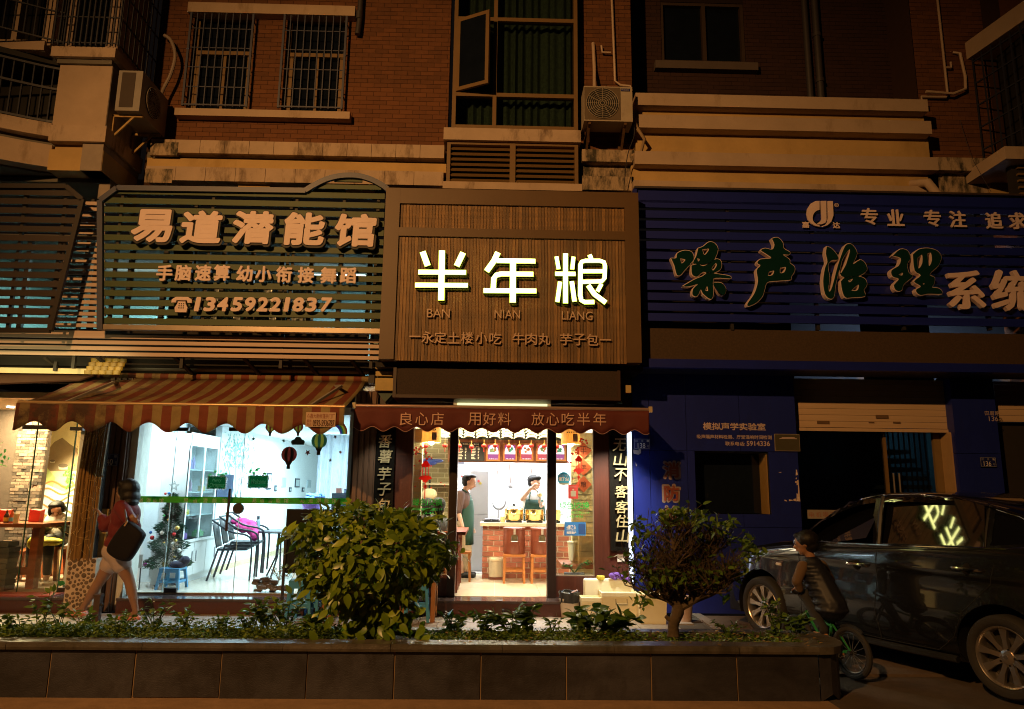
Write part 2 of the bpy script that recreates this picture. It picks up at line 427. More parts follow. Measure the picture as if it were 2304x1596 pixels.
lv=thing('louvre_grille','bronze louvred grille in two bays under the tall curtained window','grille',((a+b)/2,9.62,lz0))
x0,x1=W(1005,365,9.62).x,W(1301,365,9.62).x;xm=(x0+x1)/2
f=MB().box(x0,x0+.05,9.62,9.9,lz0,lz1).box(x1-.05,x1,9.62,9.9,lz0,lz1).box(xm-.04,xm+.04,9.62,9.7,lz0,lz1)
f.box(x0+.05,xm-.04,9.622,9.7,lz1-.04,lz1).box(xm+.04,x1-.05,9.622,9.7,lz1-.04,lz1).box(x0+.05,xm-.04,9.622,9.7,lz0,lz0+.03).box(xm+.04,x1-.05,9.622,9.7,lz0,lz0+.03)
f.build('frame',bronze,lv);B('backing',black,(x0+.05,x1-.05,9.86,9.88,lz0,lz1),lv)
n=7;hh=(lz1-lz0-.07)
for k in range(n):
 zc=lz0+.03+hh*(k+.5)/n
 for a,b in((x0+.05,xm-.04),(xm+.04,x1-.05)):
  piece('slat',bronze,lv,a,b,9.64,9.65+.06,zc-.012,zc+.012,rot=(math.radians(38),0,0))
  # brick column with the air conditioner
xa,xb,z0,z1=(W(1306,150,YW).x,W(1421,150,YW).x,W(1363,337,YW).z,W(1363,-300,YW).z)
brickwork(apt,brick_m,xa,xb,z0,z1,YW,.19,.064,.006,.02,n_obj=20,key=lambda c:c[2])
B('wall',mortar,(xa,xb,YW+.006,YW+.7,z0-.6,z1),apt)
def aircon(t,x0,x1,z0,z1,yf,yb):
 d=MB();d.box(x0,x1,yf,yb,z0,z1).build('casing',acw,t)
 cx=x0+(x1-x0)*.38;cz=(z0+z1)/2;r=(z1-z0)*.43
 B('fan_panel',acd,(cx-r*1.12,cx+r*1.12,yf-.006,yf,cz-r*1.08,cz+r*1.08),t)
 g=MB(True)
 for k in range(1,9):
  rr=r*k/8;g.tube([(cx+rr*math.cos(a*PI/14),yf-.02,cz+rr*math.sin(a*PI/14))for a in range(29)],.0035,4,cap=False)
 for k in range(12):g.tube([(cx+.03*math.cos(k*PI/6),yf-.018,cz+.03*math.sin(k*PI/6)),(cx+r*math.cos(k*PI/6),yf-.018,cz+r*math.sin(k*PI/6))],.003,4)
 g.build('fan_guard',acw,t)
 MB().lathe((cx,yf-.012,cz),[(r*.98,0),(r*.98,.004)],24,'y').build('fan_opening',black,t)
 return cx,cz,r
x0,x1,z0,z1=RC(1314,195,1423,273,9.3)
ac=thing('air_conditioner','boxy outdoor air conditioner on brackets beside the green curtained window','air conditioner',((x0+x1)/2,9.3,z0))
aircon(ac,x0,x1,z0,z1,9.3,9.62)
badge=B('badge',M('blue_badge',(.01,.02,.16),.4),(x1-.16,x1-.035,9.292,9.3,z1-.07,z1-.03),ac)
letters(MB(),'Panasonic',x1-.15,x1-.045,z1-.058,z1-.042,9.290).build('lettering',M('white_print',(.7,.65,.6),.6),badge)
for x in(x0+.08,x1-.1):
 MB().bar((x,9.32,z0-.02),(x,9.9,z0-.02),.035).bar((x,9.86,z0-.02),(x,9.86,z0-.42),.035).bar((x,9.86,z0-.4),(x,9.42,z0-.04),.03).build('bracket',M('rusty_iron',(.11,.055,.02),.8,var=.4,sc_=20),ac)
ho=MB(True)
ho.tube([(x1+.01,9.5,z1-.2),(x1+.08,9.45,z0),(x1+.20,9.5,z0-.15),(x1+.17,9.6,z0-.3),(x1+.02,9.7,z0-.33),(x1-.15,9.85,z0-.25)],.025,8)
ho.build('hose',M('wrapped_hose',(.35,.25,.15),.8),ac)
pp=MB(True)
a=W(1375,-20,9.84);b=W(1384,183,9.84);c=W(1396,192,9.84);d=W(1418,194,9.84);e=W(1421,205,9.84)
pp.tube([(a.x,9.84,a.z+.3),(b.x,9.84,b.z),(c.x,9.84,c.z),(d.x,9.84,d.z),(e.x,9.84,e.z)],.018,8)
a=W(1374,119,9.84);b=W(1355,118,9.84);c=W(1353,103,9.84)
pp.tube([(a.x,9.84,a.z),(b.x,9.84,b.z),(c.x,9.84,c.z)],.016,8)
pp.build('white_pipe',pvc,None,'thin white pipe running down the brick column to the air conditioner','pipe')
a=W(1335,95,9.85);b=W(1338,195,9.6)
MB(True).tube([(a.x,9.88,a.z),(a.x,9.85,a.z-.1),(a.x+.01,9.84,(a.z+b.z)/2),(b.x,9.62,b.z)],.025,8).build('refrigerant_hose',pvc,None,'short wrapped hose coming out of the brick above the air conditioner','hose')
# recessed dark wall and its window
YR=10.55
a,b,z0,z1=(W(1412,100,YR).x,W(2075,100,YR).x,W(1743,240,YR).z,W(1743,-300,YR).z)
wa,wb,wz0,wz1=RC(1487,6,1675,140,YR)
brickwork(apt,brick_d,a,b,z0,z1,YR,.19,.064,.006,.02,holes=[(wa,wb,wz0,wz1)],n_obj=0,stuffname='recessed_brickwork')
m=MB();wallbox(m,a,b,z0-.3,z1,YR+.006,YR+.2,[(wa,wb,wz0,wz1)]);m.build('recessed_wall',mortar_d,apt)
t=thing('window','dark two-pane window in the shadowed recess behind the parapet','window',((wa+wb)/2,YR,wz0))
B('pane',darkglass,(wa,wb,YR+.1,YR+.11,wz0,wz1),t)
xm=wa+(wb-wa)*.52
MB().box(wa,wa+.05,YR+.02,YR+.1,wz0,wz1).box(wb-.05,wb,YR+.02,YR+.1,wz0,wz1).box(xm-.03,xm+.03,YR+.018,YR+.098,wz0,wz1).box(wa+.05,wb-.05,YR+.022,YR+.1,wz1-.05,wz1).box(wa+.05,wb-.05,YR+.022,YR+.1,wz0,wz0+.04).build('frame',M('dark_frame',(.06,.04,.03),.5),t)
a,b,z0,z1=RC(1475,138,1706,155,YR-.12);B('sill',M('shade_toned_sill',(.11,.085,.075),.8),(a,b,YR-.12,YR+.02,z0,z1),t)  # sill colour darkened in place of the shade lying in the recess
pp=MB(True);a=W(1826,-10,YR-.1);b=W(1848,225,YR-.1)
pp.tube([(b.x,YR-.1,a.z+.5),(b.x,YR-.1,b.z-.3)],.055,10).tube([(b.x-.16,YR-.08,a.z+.5),(b.x-.16,YR-.08,b.z-.3)],.05,10)
for z in(b.z+.3,b.z+1.1):pp.lathe((b.x,YR-.1,z),[(.068,0),(.068,.06)],10)
pp.build('drain_pipes',ironp,None,'pair of dark downpipes on the shadowed recessed wall','pipe')
# right parapet: stacked cream bands
def band2(x0,yl,x1,yr,h0,h1,yf,yb,mat,name='parapet_band'):
 "band whose top edge is at yl..yr"
 a=W(x0,yl,yf);b=W(x1,yr,yf);zt=(a.z+b.z)/2
 zb=zt-(W((x0+x1)/2,(yl+yr)/2,yf).z-W((x0+x1)/2,(yl+yr)/2+h0,yf).z)
 return B(name,mat,(a.x,b.x,yf,yb,zb,zt),apt)
band2(1430,206,2087,227,27,0,9.50,9.8,cream_clean)
band2(1434,230,2078,262,25,0,9.66,9.82,ochre)
band2(1434,254,2095,276,29,0,9.52,9.84,cream_clean)
band2(1430,283,2088,313,62,0,9.70,10.5,ochre,'parapet_wall')
band2(1428,337,2110,357,29,0,9.56,9.86,cream_clean)
band2(1420,366,2110,394,40,0,9.72,9.88,ochre)
band2(1425,400,2096,425,34,0,9.58,9.9,cream_clean)
for(y0,y1,yf)in((337,364,9.66),(372,397,9.80),(397,428,9.72)):
 a,b,z0,z1=RC(1310,y0,1426,y1,yf);B('parapet_band',mould,(a,b,yf,9.95,z0,z1),apt)
B('roof_slab',under,(W(1430,205,9.8).x,W(2087,226,9.8).x,9.8,10.5,W(1700,216,9.8).z-.12,W(1700,216,9.8).z-.03),apt)
# right pillar of brick with white pipes
xa,xb,z0,z1=(W(2060,150,YW).x,W(2222,150,YW).x,W(2141,358,YW).z,W(2141,-300,YW).z)
brickwork(apt,brick_m,xa,xb,z0,z1,YW,.19,.064,.006,.02,n_obj=20,key=lambda c:c[2])
B('wall',mortar,(xa,xb+.3,YW+.006,YW+.7,z0-.5,z1),apt);B('wall',brick_m,(xb+.3,xb+7,YW+.01,YW+.7,3.2,z1),apt)
band(2096,355,2238,384,9.58,9.93,mould,'cornice')
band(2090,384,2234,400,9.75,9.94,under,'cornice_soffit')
band(2090,394,2232,446,9.72,9.95,mould,'cornice_band')
band(2228,385,2285,455,9.68,9.96,ochre,'end_block')
pp=MB(True);pts=[W(2103,-10,9.84),W(2132,212,9.84),W(2128,219,9.84),W(2073,218,9.84)]
x=(pts[1].x)
pp.tube([(x,9.84,pts[0].z+.3),(x,9.84,pts[1].z),(x-.03,9.84,pts[2].z),(pts[3].x,9.84,pts[3].z),(pts[3].x,9.84,pts[3].z-.1)],.018,8)
a=W(2124,152,9.84);pp.tube([(x,9.84,a.z),(x+.1,9.84,a.z),(x+.1,9.84,a.z+.09)],.016,8)
pp.build('white_pipe',pvc,None,'thin white pipe down the brick pillar at the right end of the parapet','pipe')
MB(True).tube([(x+.18,9.88,a.z+.28),(x+.26,9.84,a.z+.24),(x+.30,9.84,a.z-.15),(x+.27,9.82,a.z-.36),(x+.05,9.8,a.z-.46),(x-.35,9.8,a.z-.43)],.022,8).build('refrigerant_hose',pvc,None,'wrapped hose looping beside the white pipe on the right pillar','hose')
a=W(2064,405,9.6);b=W(2092,408,9.4);c=W(2122,442,9.3)
MB(True).tube([(a.x,9.75,a.z),(b.x,9.45,b.z),(c.x,9.35,c.z-.02),(c.x+.08,9.33,c.z-.15)],.062,12).build('drain_spout',cream_clean,None,'fat cream drain pipe bending down over the blue sign top','pipe')
# right-hand caged balcony
Yc=9.0
t=thing('caged_balcony','tall dark barred balcony cage with cream cap at the right edge','balcony',(W(2290,340,Yc).x,Yc,W(2290,340,Yc).z))
xl=W(2238,330,9.6).x
ztop=W(2200,30,9.2).z;zbot=W(2250,342,9.2).z
for k in range(10):
 y=9.85-.16*k;piece('bar',cagem,t,xl+.03*k-.008,xl+.03*k+.008,y-.008,y+.008,zbot,ztop)
for k in range(16):
 x=xl+.3+.1*k;piece('bar',cagem,t,x-.008,x+.008,8.42,8.436,zbot,ztop)
for k in range(7):
 z=zbot+(ztop-zbot)*k/6
 MB().bar((xl,9.85,z),(xl+.3,8.43,z),.02).bar((xl+.3,8.43,z),(xl+2,8.43,z),.02).build('rail',cagem,t)
B('dark_room',black,(xl+.35,xl+2.3,8.9,9.8,zbot,ztop),t)
MB().add([(xl-.05,9.9,ztop-.28),(xl+.25,8.35,ztop-.28),(xl+2.2,8.35,ztop-.28),(xl+2.2,9.9,ztop-.28),(xl-.05,9.9,ztop),(xl+.25,8.35,ztop),(xl+2.2,8.35,ztop),(xl+2.2,9.9,ztop)],[(0,3,2,1),(4,5,6,7),(0,1,5,4),(1,2,6,5),(2,3,7,6),(3,0,4,7)]).build('cap',cream_clean,t)
a,b,z0,z1=RC(2262,330,2340,358,8.9);B('ledge',cream_clean,(a,b+1,8.9,9.9,z0,z1),t)
a,b,z0,z1=RC(2278,358,2340,445,9.1)
f=B('louvre_panel',nearblack,(a,b+1,9.1,9.2,z0,z1),t)
for k in range(6):piece('slat',bronze,t,a+.06,b+1,9.06,9.1,z0+(z1-z0)*(k+.3)/6,z0+(z1-z0)*(k+.3)/6+.03)
# left bay (cream box standing out from the wall) and curved balcony
YB=8.95
bx0,bx1=W(112,240,YB).x,W(244,240,YB).x
bay=thing('corner_bay','cream rendered bay with barred windows jutting out at the upper left','bay',(bx1,YB,W(180,380,YB).z))
def zz(y,x=180,Y=YB):return W(x,y,Y).z
B('pilaster',cream_clean,(W(124,200,YB).x,W(243,200,YB).x,YB+.04,9.95,zz(282),zz(143)),bay)
B('base_block',cream,(W(110,300,YB).x,W(238,300,YB).x,YB,9.95,zz(318),zz(282)),bay)
B('groove',ochre,(W(112,320,YB).x,W(226,325,YB).x,YB+.12,9.95,zz(333),zz(318)),bay)
B('lower_block',ochre,(W(103,350,YB).x,W(226,350,YB).x,YB+.06,9.95,zz(380),zz(333)),bay)
B('sill_block',cream,(W(121,120,YB).x,W(265,120,YB).x,YB-.06,9.95,zz(133),zz(111)),bay)
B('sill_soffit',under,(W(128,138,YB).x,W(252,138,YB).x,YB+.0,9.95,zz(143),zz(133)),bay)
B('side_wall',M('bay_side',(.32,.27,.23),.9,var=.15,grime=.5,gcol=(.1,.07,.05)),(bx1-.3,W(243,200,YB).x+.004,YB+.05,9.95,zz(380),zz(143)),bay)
zc0,zc1=zz(111),zz(-250)
B('window_wall',M('bay_wall_pale',(.38,.29,.24),.8),(W(130,50,YB).x,W(150,50,YB).x,YB+.2,YB+.3,zc0,zc1),bay)
B('window_wall',M('bay_wall_pale',(.4,.3,.2)),(W(222,50,YB).x,W(252,50,YB).x,YB+.2,9.9,zc0,zc1),bay)
B('pane',darkglass,(W(150,50,YB).x,W(222,50,YB).x,YB+.28,YB+.29,zc0,zc1),bay)
yc=YB-.10;cx0,cx1=W(124,50,yc).x,W(270,50,yc).x
for k in range(13):
 x=cx0+(cx1-cx0)*k/12;piece('bar',cagem,bay,x-.008,x+.008,yc,yc+.016,zc0,zc1)
for k in range(9):
 y=yc+.02+(9.85-yc)*k/8;piece('bar',cagem,bay,cx1,cx1+.016,y,y+.016,zc0-.25*(k>0)*0,zc1)
for k in range(7):
 z=zc0+(zc1-zc0)*(k+.1)/6.5
 piece('crossbar',cagem,bay,cx0,cx1,yc+.016,yc+.03,z,z+.016);piece('crossbar',cagem,bay,cx1-.014,cx1,yc,9.9,z,z+.016)
B('dark_room',nearblack,(cx1-.25,cx1-.2,YB+.3,9.9,zc0,zc1),bay)
def arc_pts(off,n=10):
 "plan curve bulging to the street, from the bay leftwards; off pushes it out"
 pts=[]
 for i in range(n+1):
  u_=i/n;x=W(112,300,YB).x-u_*2.6;y=YB+.03-.95*math.sin(u_*PI*.5)**1.2-off
  pts.append((x,y))
 return pts
def ring(par,z0,z1,o0,o1,mat,name,n=10):
 a=arc_pts(o0,n);m=MB()
 vs=[]
 for x,y in a:vs+=[(x,y,z0),(x,y,z1),(x,9.9,z1),(x,9.9,z0)]
 fs=[]
 for i in range(n):
  p=4*i;q=p+4
  fs+=[(p+1,q+1,q,p),(p+1,p+2,q+2,q+1),(p,q,q+3,p+3)]
 fs+=[(0,3,2,1),(4*n,4*n+1,4*n+2,4*n+3)]
 return m.add(vs,fs).build(name,mat,par)
bal=thing('curved_balcony','curved cream balcony with dark railings at the top left corner','balcony',(bx0-1,YB,zz(330)))
ring(bal,zz(308),zz(278),.02,0,cream,'balcony_edge')
ring(bal,zz(322),zz(308),-.12,0,under,'balcony_groove')
ring(bal,zz(372),zz(322),-.05,0,cream_clean,'balcony_fascia')
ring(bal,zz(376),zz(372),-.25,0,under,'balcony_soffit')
zr0,zr1=zz(278),zz(150)
a=arc_pts(-.06,26)
for i,(x,y)in enumerate(a[:22]):piece('baluster',cagem,bal,x-.009,x+.009,y,y+.018,zr0,zr1)
for z in(zr0+.05,zr1-.3,zr1):
 m=MB()
 for i in range(22):m.bar((*a[i],z),(*a[i+1],z),.03)
 m.build('rail',cagem,bal)
B('dark_room',black,(bx0-3,bx0+.02,9.5,9.6,zr0,zc1),bal)
ring(bal,zr1+.12,zr1+.2,-.2,0,black,'ceiling')
a=arc_pts(.05,26)
for i,(x,y)in enumerate(a[:20]):
 piece('bar',cagem,bal,x-.008,x+.008,y,y+.016,zr1+.35,zc1)
for k in range(5):
 z=zr1+.35+.42*k;m=MB()
 for i in range(20):m.bar((*a[i],z),(*a[i+1],z),.018)
 m.build('rail',cagem,bal)
for x,wd in((98,22),(28,14)):
 q=W(x,60,8.95);B('post',cream_clean,(q.x,q.x+wd/180,8.95,9.1,zr1+.3,zc1),bal)
B('ledge',cream_clean,(bx0-1.2,bx0-.15,8.9,9.3,zr1+.2,zr1+.34),bal)
sof=MB();zs=zz(380)
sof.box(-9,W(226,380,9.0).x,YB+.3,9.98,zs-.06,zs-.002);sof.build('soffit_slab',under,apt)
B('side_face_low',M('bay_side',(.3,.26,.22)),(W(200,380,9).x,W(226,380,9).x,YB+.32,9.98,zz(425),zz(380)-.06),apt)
sx=W(243,200,YB).x
q0=WX(268,160,sx+.12);zt_,zb_=W(290,162,9.05).z,W(290,252,9.05).z
ac=thing('air_conditioner','outdoor air conditioner hung on the side of the cream bay, fan turned sideways','air conditioner',(sx+.3,9.3,zb_))
y0,y1=9.02,9.78;xa_,xb_=sx+.08,sx+.40
B('casing',M('ac_grey_casing',(.26,.24,.22),.5),(xa_,xb_,y0,y1,zb_,zt_),ac)
B('side_grille',M('ac_fins',(.05,.035,.028),.7),(xa_+.05,xb_-.09,y0-.006,y0,zb_+.05,zt_-.03),ac)
cyy=y0+.33;czz=(zb_+zt_)/2;r=.21;g=MB(True)
for k in range(1,8):
 rr=r*k/7;g.tube([(xb_+.02,cyy+rr*math.cos(a*PI/14),czz+rr*math.sin(a*PI/14))for a in range(29)],.004,4,cap=False)
for k in range(16):g.tube([(xb_+.02,cyy+.04*math.cos(k*PI/8),czz+.04*math.sin(k*PI/8)),(xb_+.02,cyy+r*math.cos(k*PI/8),czz+r*math.sin(k*PI/8))],.0035,4)
g.build('fan_guard',acw,ac)
MB().lathe((xb_+.001,cyy,czz),[(r,0),(r,.006)],24,'x').build('fan_opening',black,ac)
for y in(y0+.12,y1-.12):MB().bar((sx,y,zb_-.02),(xb_,y,zb_-.02),.03).bar((sx+.012,y,zb_),(sx+.012,y,zb_-.35),.03).bar((sx+.02,y,zb_-.33),(xb_-.12,y,zb_-.03),.025).build('bracket',M('yellow_rust_bracket',(.45,.3,.1),.7,var=.3,sc_=15),ac)
pts=[W(370,80,9.8),W(385,92,9.75),W(394,125,9.7),W(385,165,9.7),W(368,200,9.7),W(362,217,9.7)]
vs=[(p.x,p.y,p.z)for p in pts]
hose=[];rad=[]
def spline(pts,n=8):
 out=[]
 P_=[Vector(p)for p in pts]
 for i in range(len(P_)-1):
  a,b,c,d=P_[max(i-1,0)],P_[i],P_[i+1],P_[min(i+2,len(P_)-1)]
  for k in range(n):
   t_=k/n;out.append(.5*((2*b)+(c-a)*t_+(2*a-5*b+4*c-d)*t_*t_+(3*b-a-3*c+d)*t_**3))
 out.append(P_[-1]);return out
sp=spline(vs,14);MB(True).tube(sp,[.028 if i%2 else .021 for i in range(len(sp))],8).build('corrugated_hose',M('hose_grey',(.3,.24,.2),.6),None,'ribbed grey hose curving over the brick left of the barred windows','hose')
a,b,c=W(2196,486/1.777,9.5),W(2222,660/1.777,9.45),W(2262,428,9.2)
MB().tube(spline([W(2160,270,9.85),W(2185,350,9.6),W(2230,432,9.15)],6),.004,4).build('loose_cable',ironp,None,'thin loose cable sagging down past the right cornice','cable')
MB().tube(spline([W(1420,262,9.5),W(1428,300,9.4),W(1412,350,9.5),W(1404,420,9.6)],6),.006,4).build('loose_cable',ironp,None,'thin dark cable hanging from the column air conditioner to the sign','cable')
# shop signs
peach=M('cream_letter_face',(.74,.58,.56),.55,var=.06,sc_=4)
edge_dk=M('letter_side_dark',(.02,.018,.016),.6)
green_sl=M('green_slat',(.03,.062,.010),.55,var=.2,sc_=5,stretch=(.3,1,3))
white_sl=M('white_slat',(.56,.43,.36),.6,var=.1,sc_=4,rnd=.06,grime=.6,gcol=(.25,.12,.05),gsc=2,gthr=.64)
brown_sl=M('shaded_brown_slat',(.020,.010,.008),.55,var=.2,sc_=5,rnd=.1)  # dark brown, taken darker still to carry the shade over this sign
alu=M('sign_frame_blue_grey',(.045,.055,.11),.45,var=.1)
blue_sl=M('blue_slat',(.009,.018,.21),.42,var=.15,sc_=4,rnd=.08)
blue_w=M('blue_panel',(.011,.020,.18),.38,var=.12,sc_=3,bump=.1,grime=.4,gcol=(.015,.016,.06),gsc=2)
mesh_br=M('brown_mesh',(.055,.032,.016),.8,var=.3,sc_=40)
bracketm=M('black_steel',(.02,.018,.018),.6)
def slat_rows(par,mat,rows,Y,dep,name='slat',slope=None):
 for(x0,x1,y,h)in rows:
  a,b=W(x0,y,Y),W(x1,y,Y);zc=(a.z+b.z)/2;hh=h/2/172*(Y/9.7)*1.02
  piece(name,mat,par,a.x,b.x,Y,Y+dep,zc-hh,zc+hh)
YS=9.22
scr=thing('slatted_screen','long screen of thin white slats running behind and below the green sign','screen',(W(400,800,YS).x,YS,W(400,800,YS).z))
for k in range(27):
 y=797-13.05*k
 x1=853 if k<4 else 236
 slat_rows(scr,white_sl,[(-330 if y>744 else 178-(y-449)*.2526,x1,y,8.4)],YS,.03)
for x in(180,420,640,840):
 a=W(x,700,YS+.05).x;B('upright',bracketm,(a-.02,a+.02,YS+.035,YS+.08,W(x,828,YS).z,W(x,445,YS).z),scr)
for x in(95,215,390,545,680,785):
 a=W(x,812,YS).x;MB().bar((a,YS+.04,W(x,803,YS).z),(a+.12,YS+.4,W(x,835,YS).z),.05,.03).build('stay',bracketm,scr)
 # dark brown slatted sign at the far left
YL=8.85
bs=thing('brown_slatted_sign','dark brown slatted sign with a slanting right side at the far left','sign',(W(60,742,YL).x,YL,W(60,742,YL).z))
def edge_x(y):return 191+(y-449)*(117-191)/(742-449)if y>449 else 170+(y-423)*21/26
for k in range(16):
 y=430+20.6*k
 if y>736:break
 slat_rows(bs,brown_sl,[(-330,edge_x(y)-6,y,14.5)],YL+.02,.03)
f=MB();pts=[(-330,418),(150,420),(186,450),(113,744),(-330,742)]
for(a,b)in zip(pts,pts[1:]):f.bar(W(*a,YL),W(*b,YL),.06,.045,up=(0,1,0))
f.build('frame',M('brown_frame',(.012,.006,.005),.5),bs)
for x in(38,130):
 a=W(x,600,YL+.08).x;B('upright',bracketm,(a-.02,a+.02,YL+.06,YL+.1,W(x,740,YL).z,W(x,425,YL).z),bs)
 # green sign
YG=9.06
gs=thing('green_slatted_sign','green slatted sign of the children\'s learning centre with cream bubbly characters and phone number','sign',(W(540,745,YG).x,YG,W(540,745,YG).z))
for k in range(15):
 y=436+20.75*k
 xl=228 if y>452 else 262
 if y>730:y=728
 a=W(xl,y,YG+.02)
 slat_rows(gs,green_sl,[(xl,866-(y-436)*.03,y,14)],YG+.02,.03)
for(x0,x1,y)in((712,858,421),(752,815,404)):slat_rows(gs,green_sl,[(x0,x1,y,11)],YG+.02,.03)
f=MB()
pts=[(226,742),(226,452),(264,424),(688,430)]
for(a,b)in zip(pts,pts[1:]):f.bar(W(*a,YG),W(*b,YG),.07,.05,up=(0,1,0))
ar=[(687,430),(712,415),(742,402),(775,396),(808,397),(838,406),(862,419),(872,427)]
ar=spline([W(x,y,YG)for x,y in ar],4)
for a,b in zip(ar,ar[1:]):f.bar(a,b,.07,.05,up=(0,1,0))
f.build('frame',alu,gs)
a,b,z0,z1=RC(222,735,858,746,YG);B('bottom_rail',M('polished_rail',(.30,.25,.2),.35,metal=.5),(a,b,YG-.01,YG+.08,z0,z1),gs)
for x in(262,470,660,768):
 a=W(x,600,YG+.1).x;B('upright',bracketm,(a-.018,a+.018,YG+.055,YG+.1,W(x,738,YG).z,W(x,434,YG).z),gs)
def shell_letter(s,cx,cy_,w,h,bold,par=gs,face=peach,Y=YG-.09,dep=.05,slant=0,name='character'):
 "raised letter: coloured face on a dark body set down-right"
 text(s,cx-w/2,cy_-h/2,cx+w/2,cy_+h/2,Y,face,par,name,dep*.3,bold,slant)
 text(s,cx-w/2-1,cy_-h/2,cx+w/2+3,cy_+h/2+4,Y+dep*.3+.004,edge_dk,par,'letter_body',dep,bold+.013,slant)
for ch,x,y in zip('易道潜能馆',(341,452,568,683,798),(508,511,512,515,518)):shell_letter(ch,x,y,86,68,.019,slant=.04)
for ch,x,y in zip('手脑速算幼小衔接舞蹈',(370,412,457,499,550,593,639,688,739,783),(614,614,614,614,616,617,618,619,620,620)):
 text(ch,x-17,y-17,x+17,y+17,YG-.05,peach,gs,'character',.03,.008)
for ch,x in zip('13459221837',(444,471,500,532,561,590,618.5,645,670,699,732)):
 text(ch,x-(5 if ch=='1' else 11),684.5+(x-444)*.004-14.5,x+(2 if ch=='1' else 10),684.5+(x-444)*.004+14.5,YG-.05,peach,gs,'digit',.03,.011,slant=.12)
ph=MB();q=W(408,685,YG-.05);S=1/172*.93
def pz(x,z):return(q.x+x*S,q.z+z*S)
ph.prism([pz(*p)for p in[(-13,-19),(13,-19),(15,-8),(9,3),(9,7),(-9,7),(-9,3),(-15,-8)]],YG-.05,YG-.02)
ph.prism([pz(*p)for p in[(-24,4),(-14,4),(-12,10),(12,10),(14,4),(24,4),(23,12),(14,18),(-14,18),(-23,12)]],YG-.05,YG-.02)
ph.build('telephone_symbol',peach,gs)
kp=MB()
for i in range(3):
 for j in range(3):x,z=pz(-6+5*i,-10+5*j);kp.box(x,x+.014,YG-.053,YG-.05,z,z+.014)
kp.build('keypad',edge_dk,gs)
# wooden sign in the middle
YC=8.88
ws=thing('wooden_shop_sign','brown boxed shop sign of vertical wood strips with three glowing characters','sign',(W(1148,812,YC).x,YC,W(1148,812,YC).z))
brn=M('brown_sign_box',(.11,.060,.022),.5,var=.1,sc_=2,grime=.3,gcol=(.08,.04,.02))
sx0,sx1=W(860,620,YC).x,W(1440,620,YC).x;sz0,sz1=W(1148,812,YC).z,W(1148,428,YC).z
px0,px1=W(893,620,YC).x,W(1408,620,YC).x
mz0,mz1=W(1148,814,YC).z,W(1148,535,YC).z;tz0,tz1=W(1148,516,YC).z,W(1148,462,YC).z
B('box_back',brn,(sx0,sx1,YC+.07,9.7,sz0+.002,sz1),ws)
B('frame_side',brn,(sx0,px0,YC,YC+.07,sz0,sz1),ws);B('frame_side',brn,(px1,sx1,YC,YC+.07,sz0,sz1),ws)
B('frame_top',brn,(px0,px1,YC+.002,YC+.07,tz1,sz1),ws);B('frame_rail',brn,(px0,px1,YC+.002,YC+.07,mz1,tz0),ws)
wood=M('wood_strip',(.20,.105,.030),.5,var=.55,sc_=4,rnd=.42,bump=.3,bsc=30,stretch=(.5,.5,2.2),grime=.8,gcol=(.035,.013,.005),gsc=5,gthr=.54)
n=70;st=(px1-px0)/n
for k in range(n):
 x=px0+k*st
 piece('wood_strip',wood,ws,x+.0025,x+st-.0025,YC+.03+R.uniform(0,.006),YC+.06,mz0,mz1)
 if k%1==0:piece('wood_strip',wood,ws,x+.0025,x+st-.0025,YC+.03+R.uniform(0,.006),YC+.06,tz0,tz1)
glow=EM('glowing_letter_face',(.78,1.0,.10),1.9)
def Zs(zx,zy,Y=YC-.05):return W(843.75+zx*.31016,405+zy*.31016,Y)
def strokes(par,lst,name,Y=YC-.05,dep=.07):
 m=MB();e=MB();co_=MB();k=.31016/172*(Y/9.7)*1.0
 for i,s in enumerate(lst):
  w_=s[-1]+3;pts=[Zs(x,y,Y)for x,y in s[:-1]]
  poly_l=[];poly_r=[]
  for j,p in enumerate(pts):
   d=(pts[min(j+1,len(pts)-1)]-pts[max(j-1,0)]);d=Vector((d.x,0,d.z)).normalized();nn=Vector((-d.z,0,d.x))*w_*k/2
   poly_l.append(p+nn);poly_r.append(p-nn)
  yy=Y-i*.0006
  vs=[(p.x,yy,p.z)for p in poly_l]+[(p.x,yy,p.z)for p in poly_r];nP=len(pts)
  fr=[(j,j+1,nP+j+1,nP+j)for j in range(nP-1)]
  a,b,c=Vector(vs[0]),Vector(vs[1]),Vector(vs[nP+1])
  if(b-a).cross(c-a).y>0:fr=[f_[::-1]for f_ in fr]
  m.add(vs,fr)
  vin=[]
  for pl2 in(poly_l,poly_r):
   for j,p in enumerate(pl2):
    mid=(poly_l[j]+poly_r[j])/2;q_=mid+(p-mid)*(1-9/w_);d_=(pts[min(j+1,len(pts)-1)]-pts[max(j-1,0)]).normalized()
    q_=q_+d_*(.008 if j==0 else-.008 if j==len(pts)-1 else 0);vin.append((q_.x,yy-.009,q_.z))
  co_.add(vin,fr)
  vb=[(x,Y+dep,z)for x,_,z in vs];vf=[(x,yy+.001,z)for x,_,z in vs];t_=len(vs)
  ringi=list(range(nP))+list(range(2*nP-1,nP-1,-1))
  e.add(vf+vb,[(ringi[j],ringi[(j+1)%t_],t_+ringi[(j+1)%t_],t_+ringi[j])for j in range(t_)])
 fo=m.build(name,glow,par);co_.build('bright_core',EM('glowing_core',(1,.97,.34),11),fo);e.build('letter_side',M('letter_side_black',(.012,.016,.008),.4),fo)
strokes(ws,[[(345,520),(383,625),45],[(640,527),(592,627),45],[(313,670),(662,672),38],[(290,764),(675,766),37],[(486,512),(480,876),46]],'glowing_character')
strokes(ws,[[(893,525),(862,590),(808,665),44],[(880,586),(1165,591),38],[(905,683),(1150,685),38],[(915,683),(880,692),(862,715),(858,792),40],[(785,804),(1172,807),37],[(1001,600),(999,893),46]],'glowing_character')
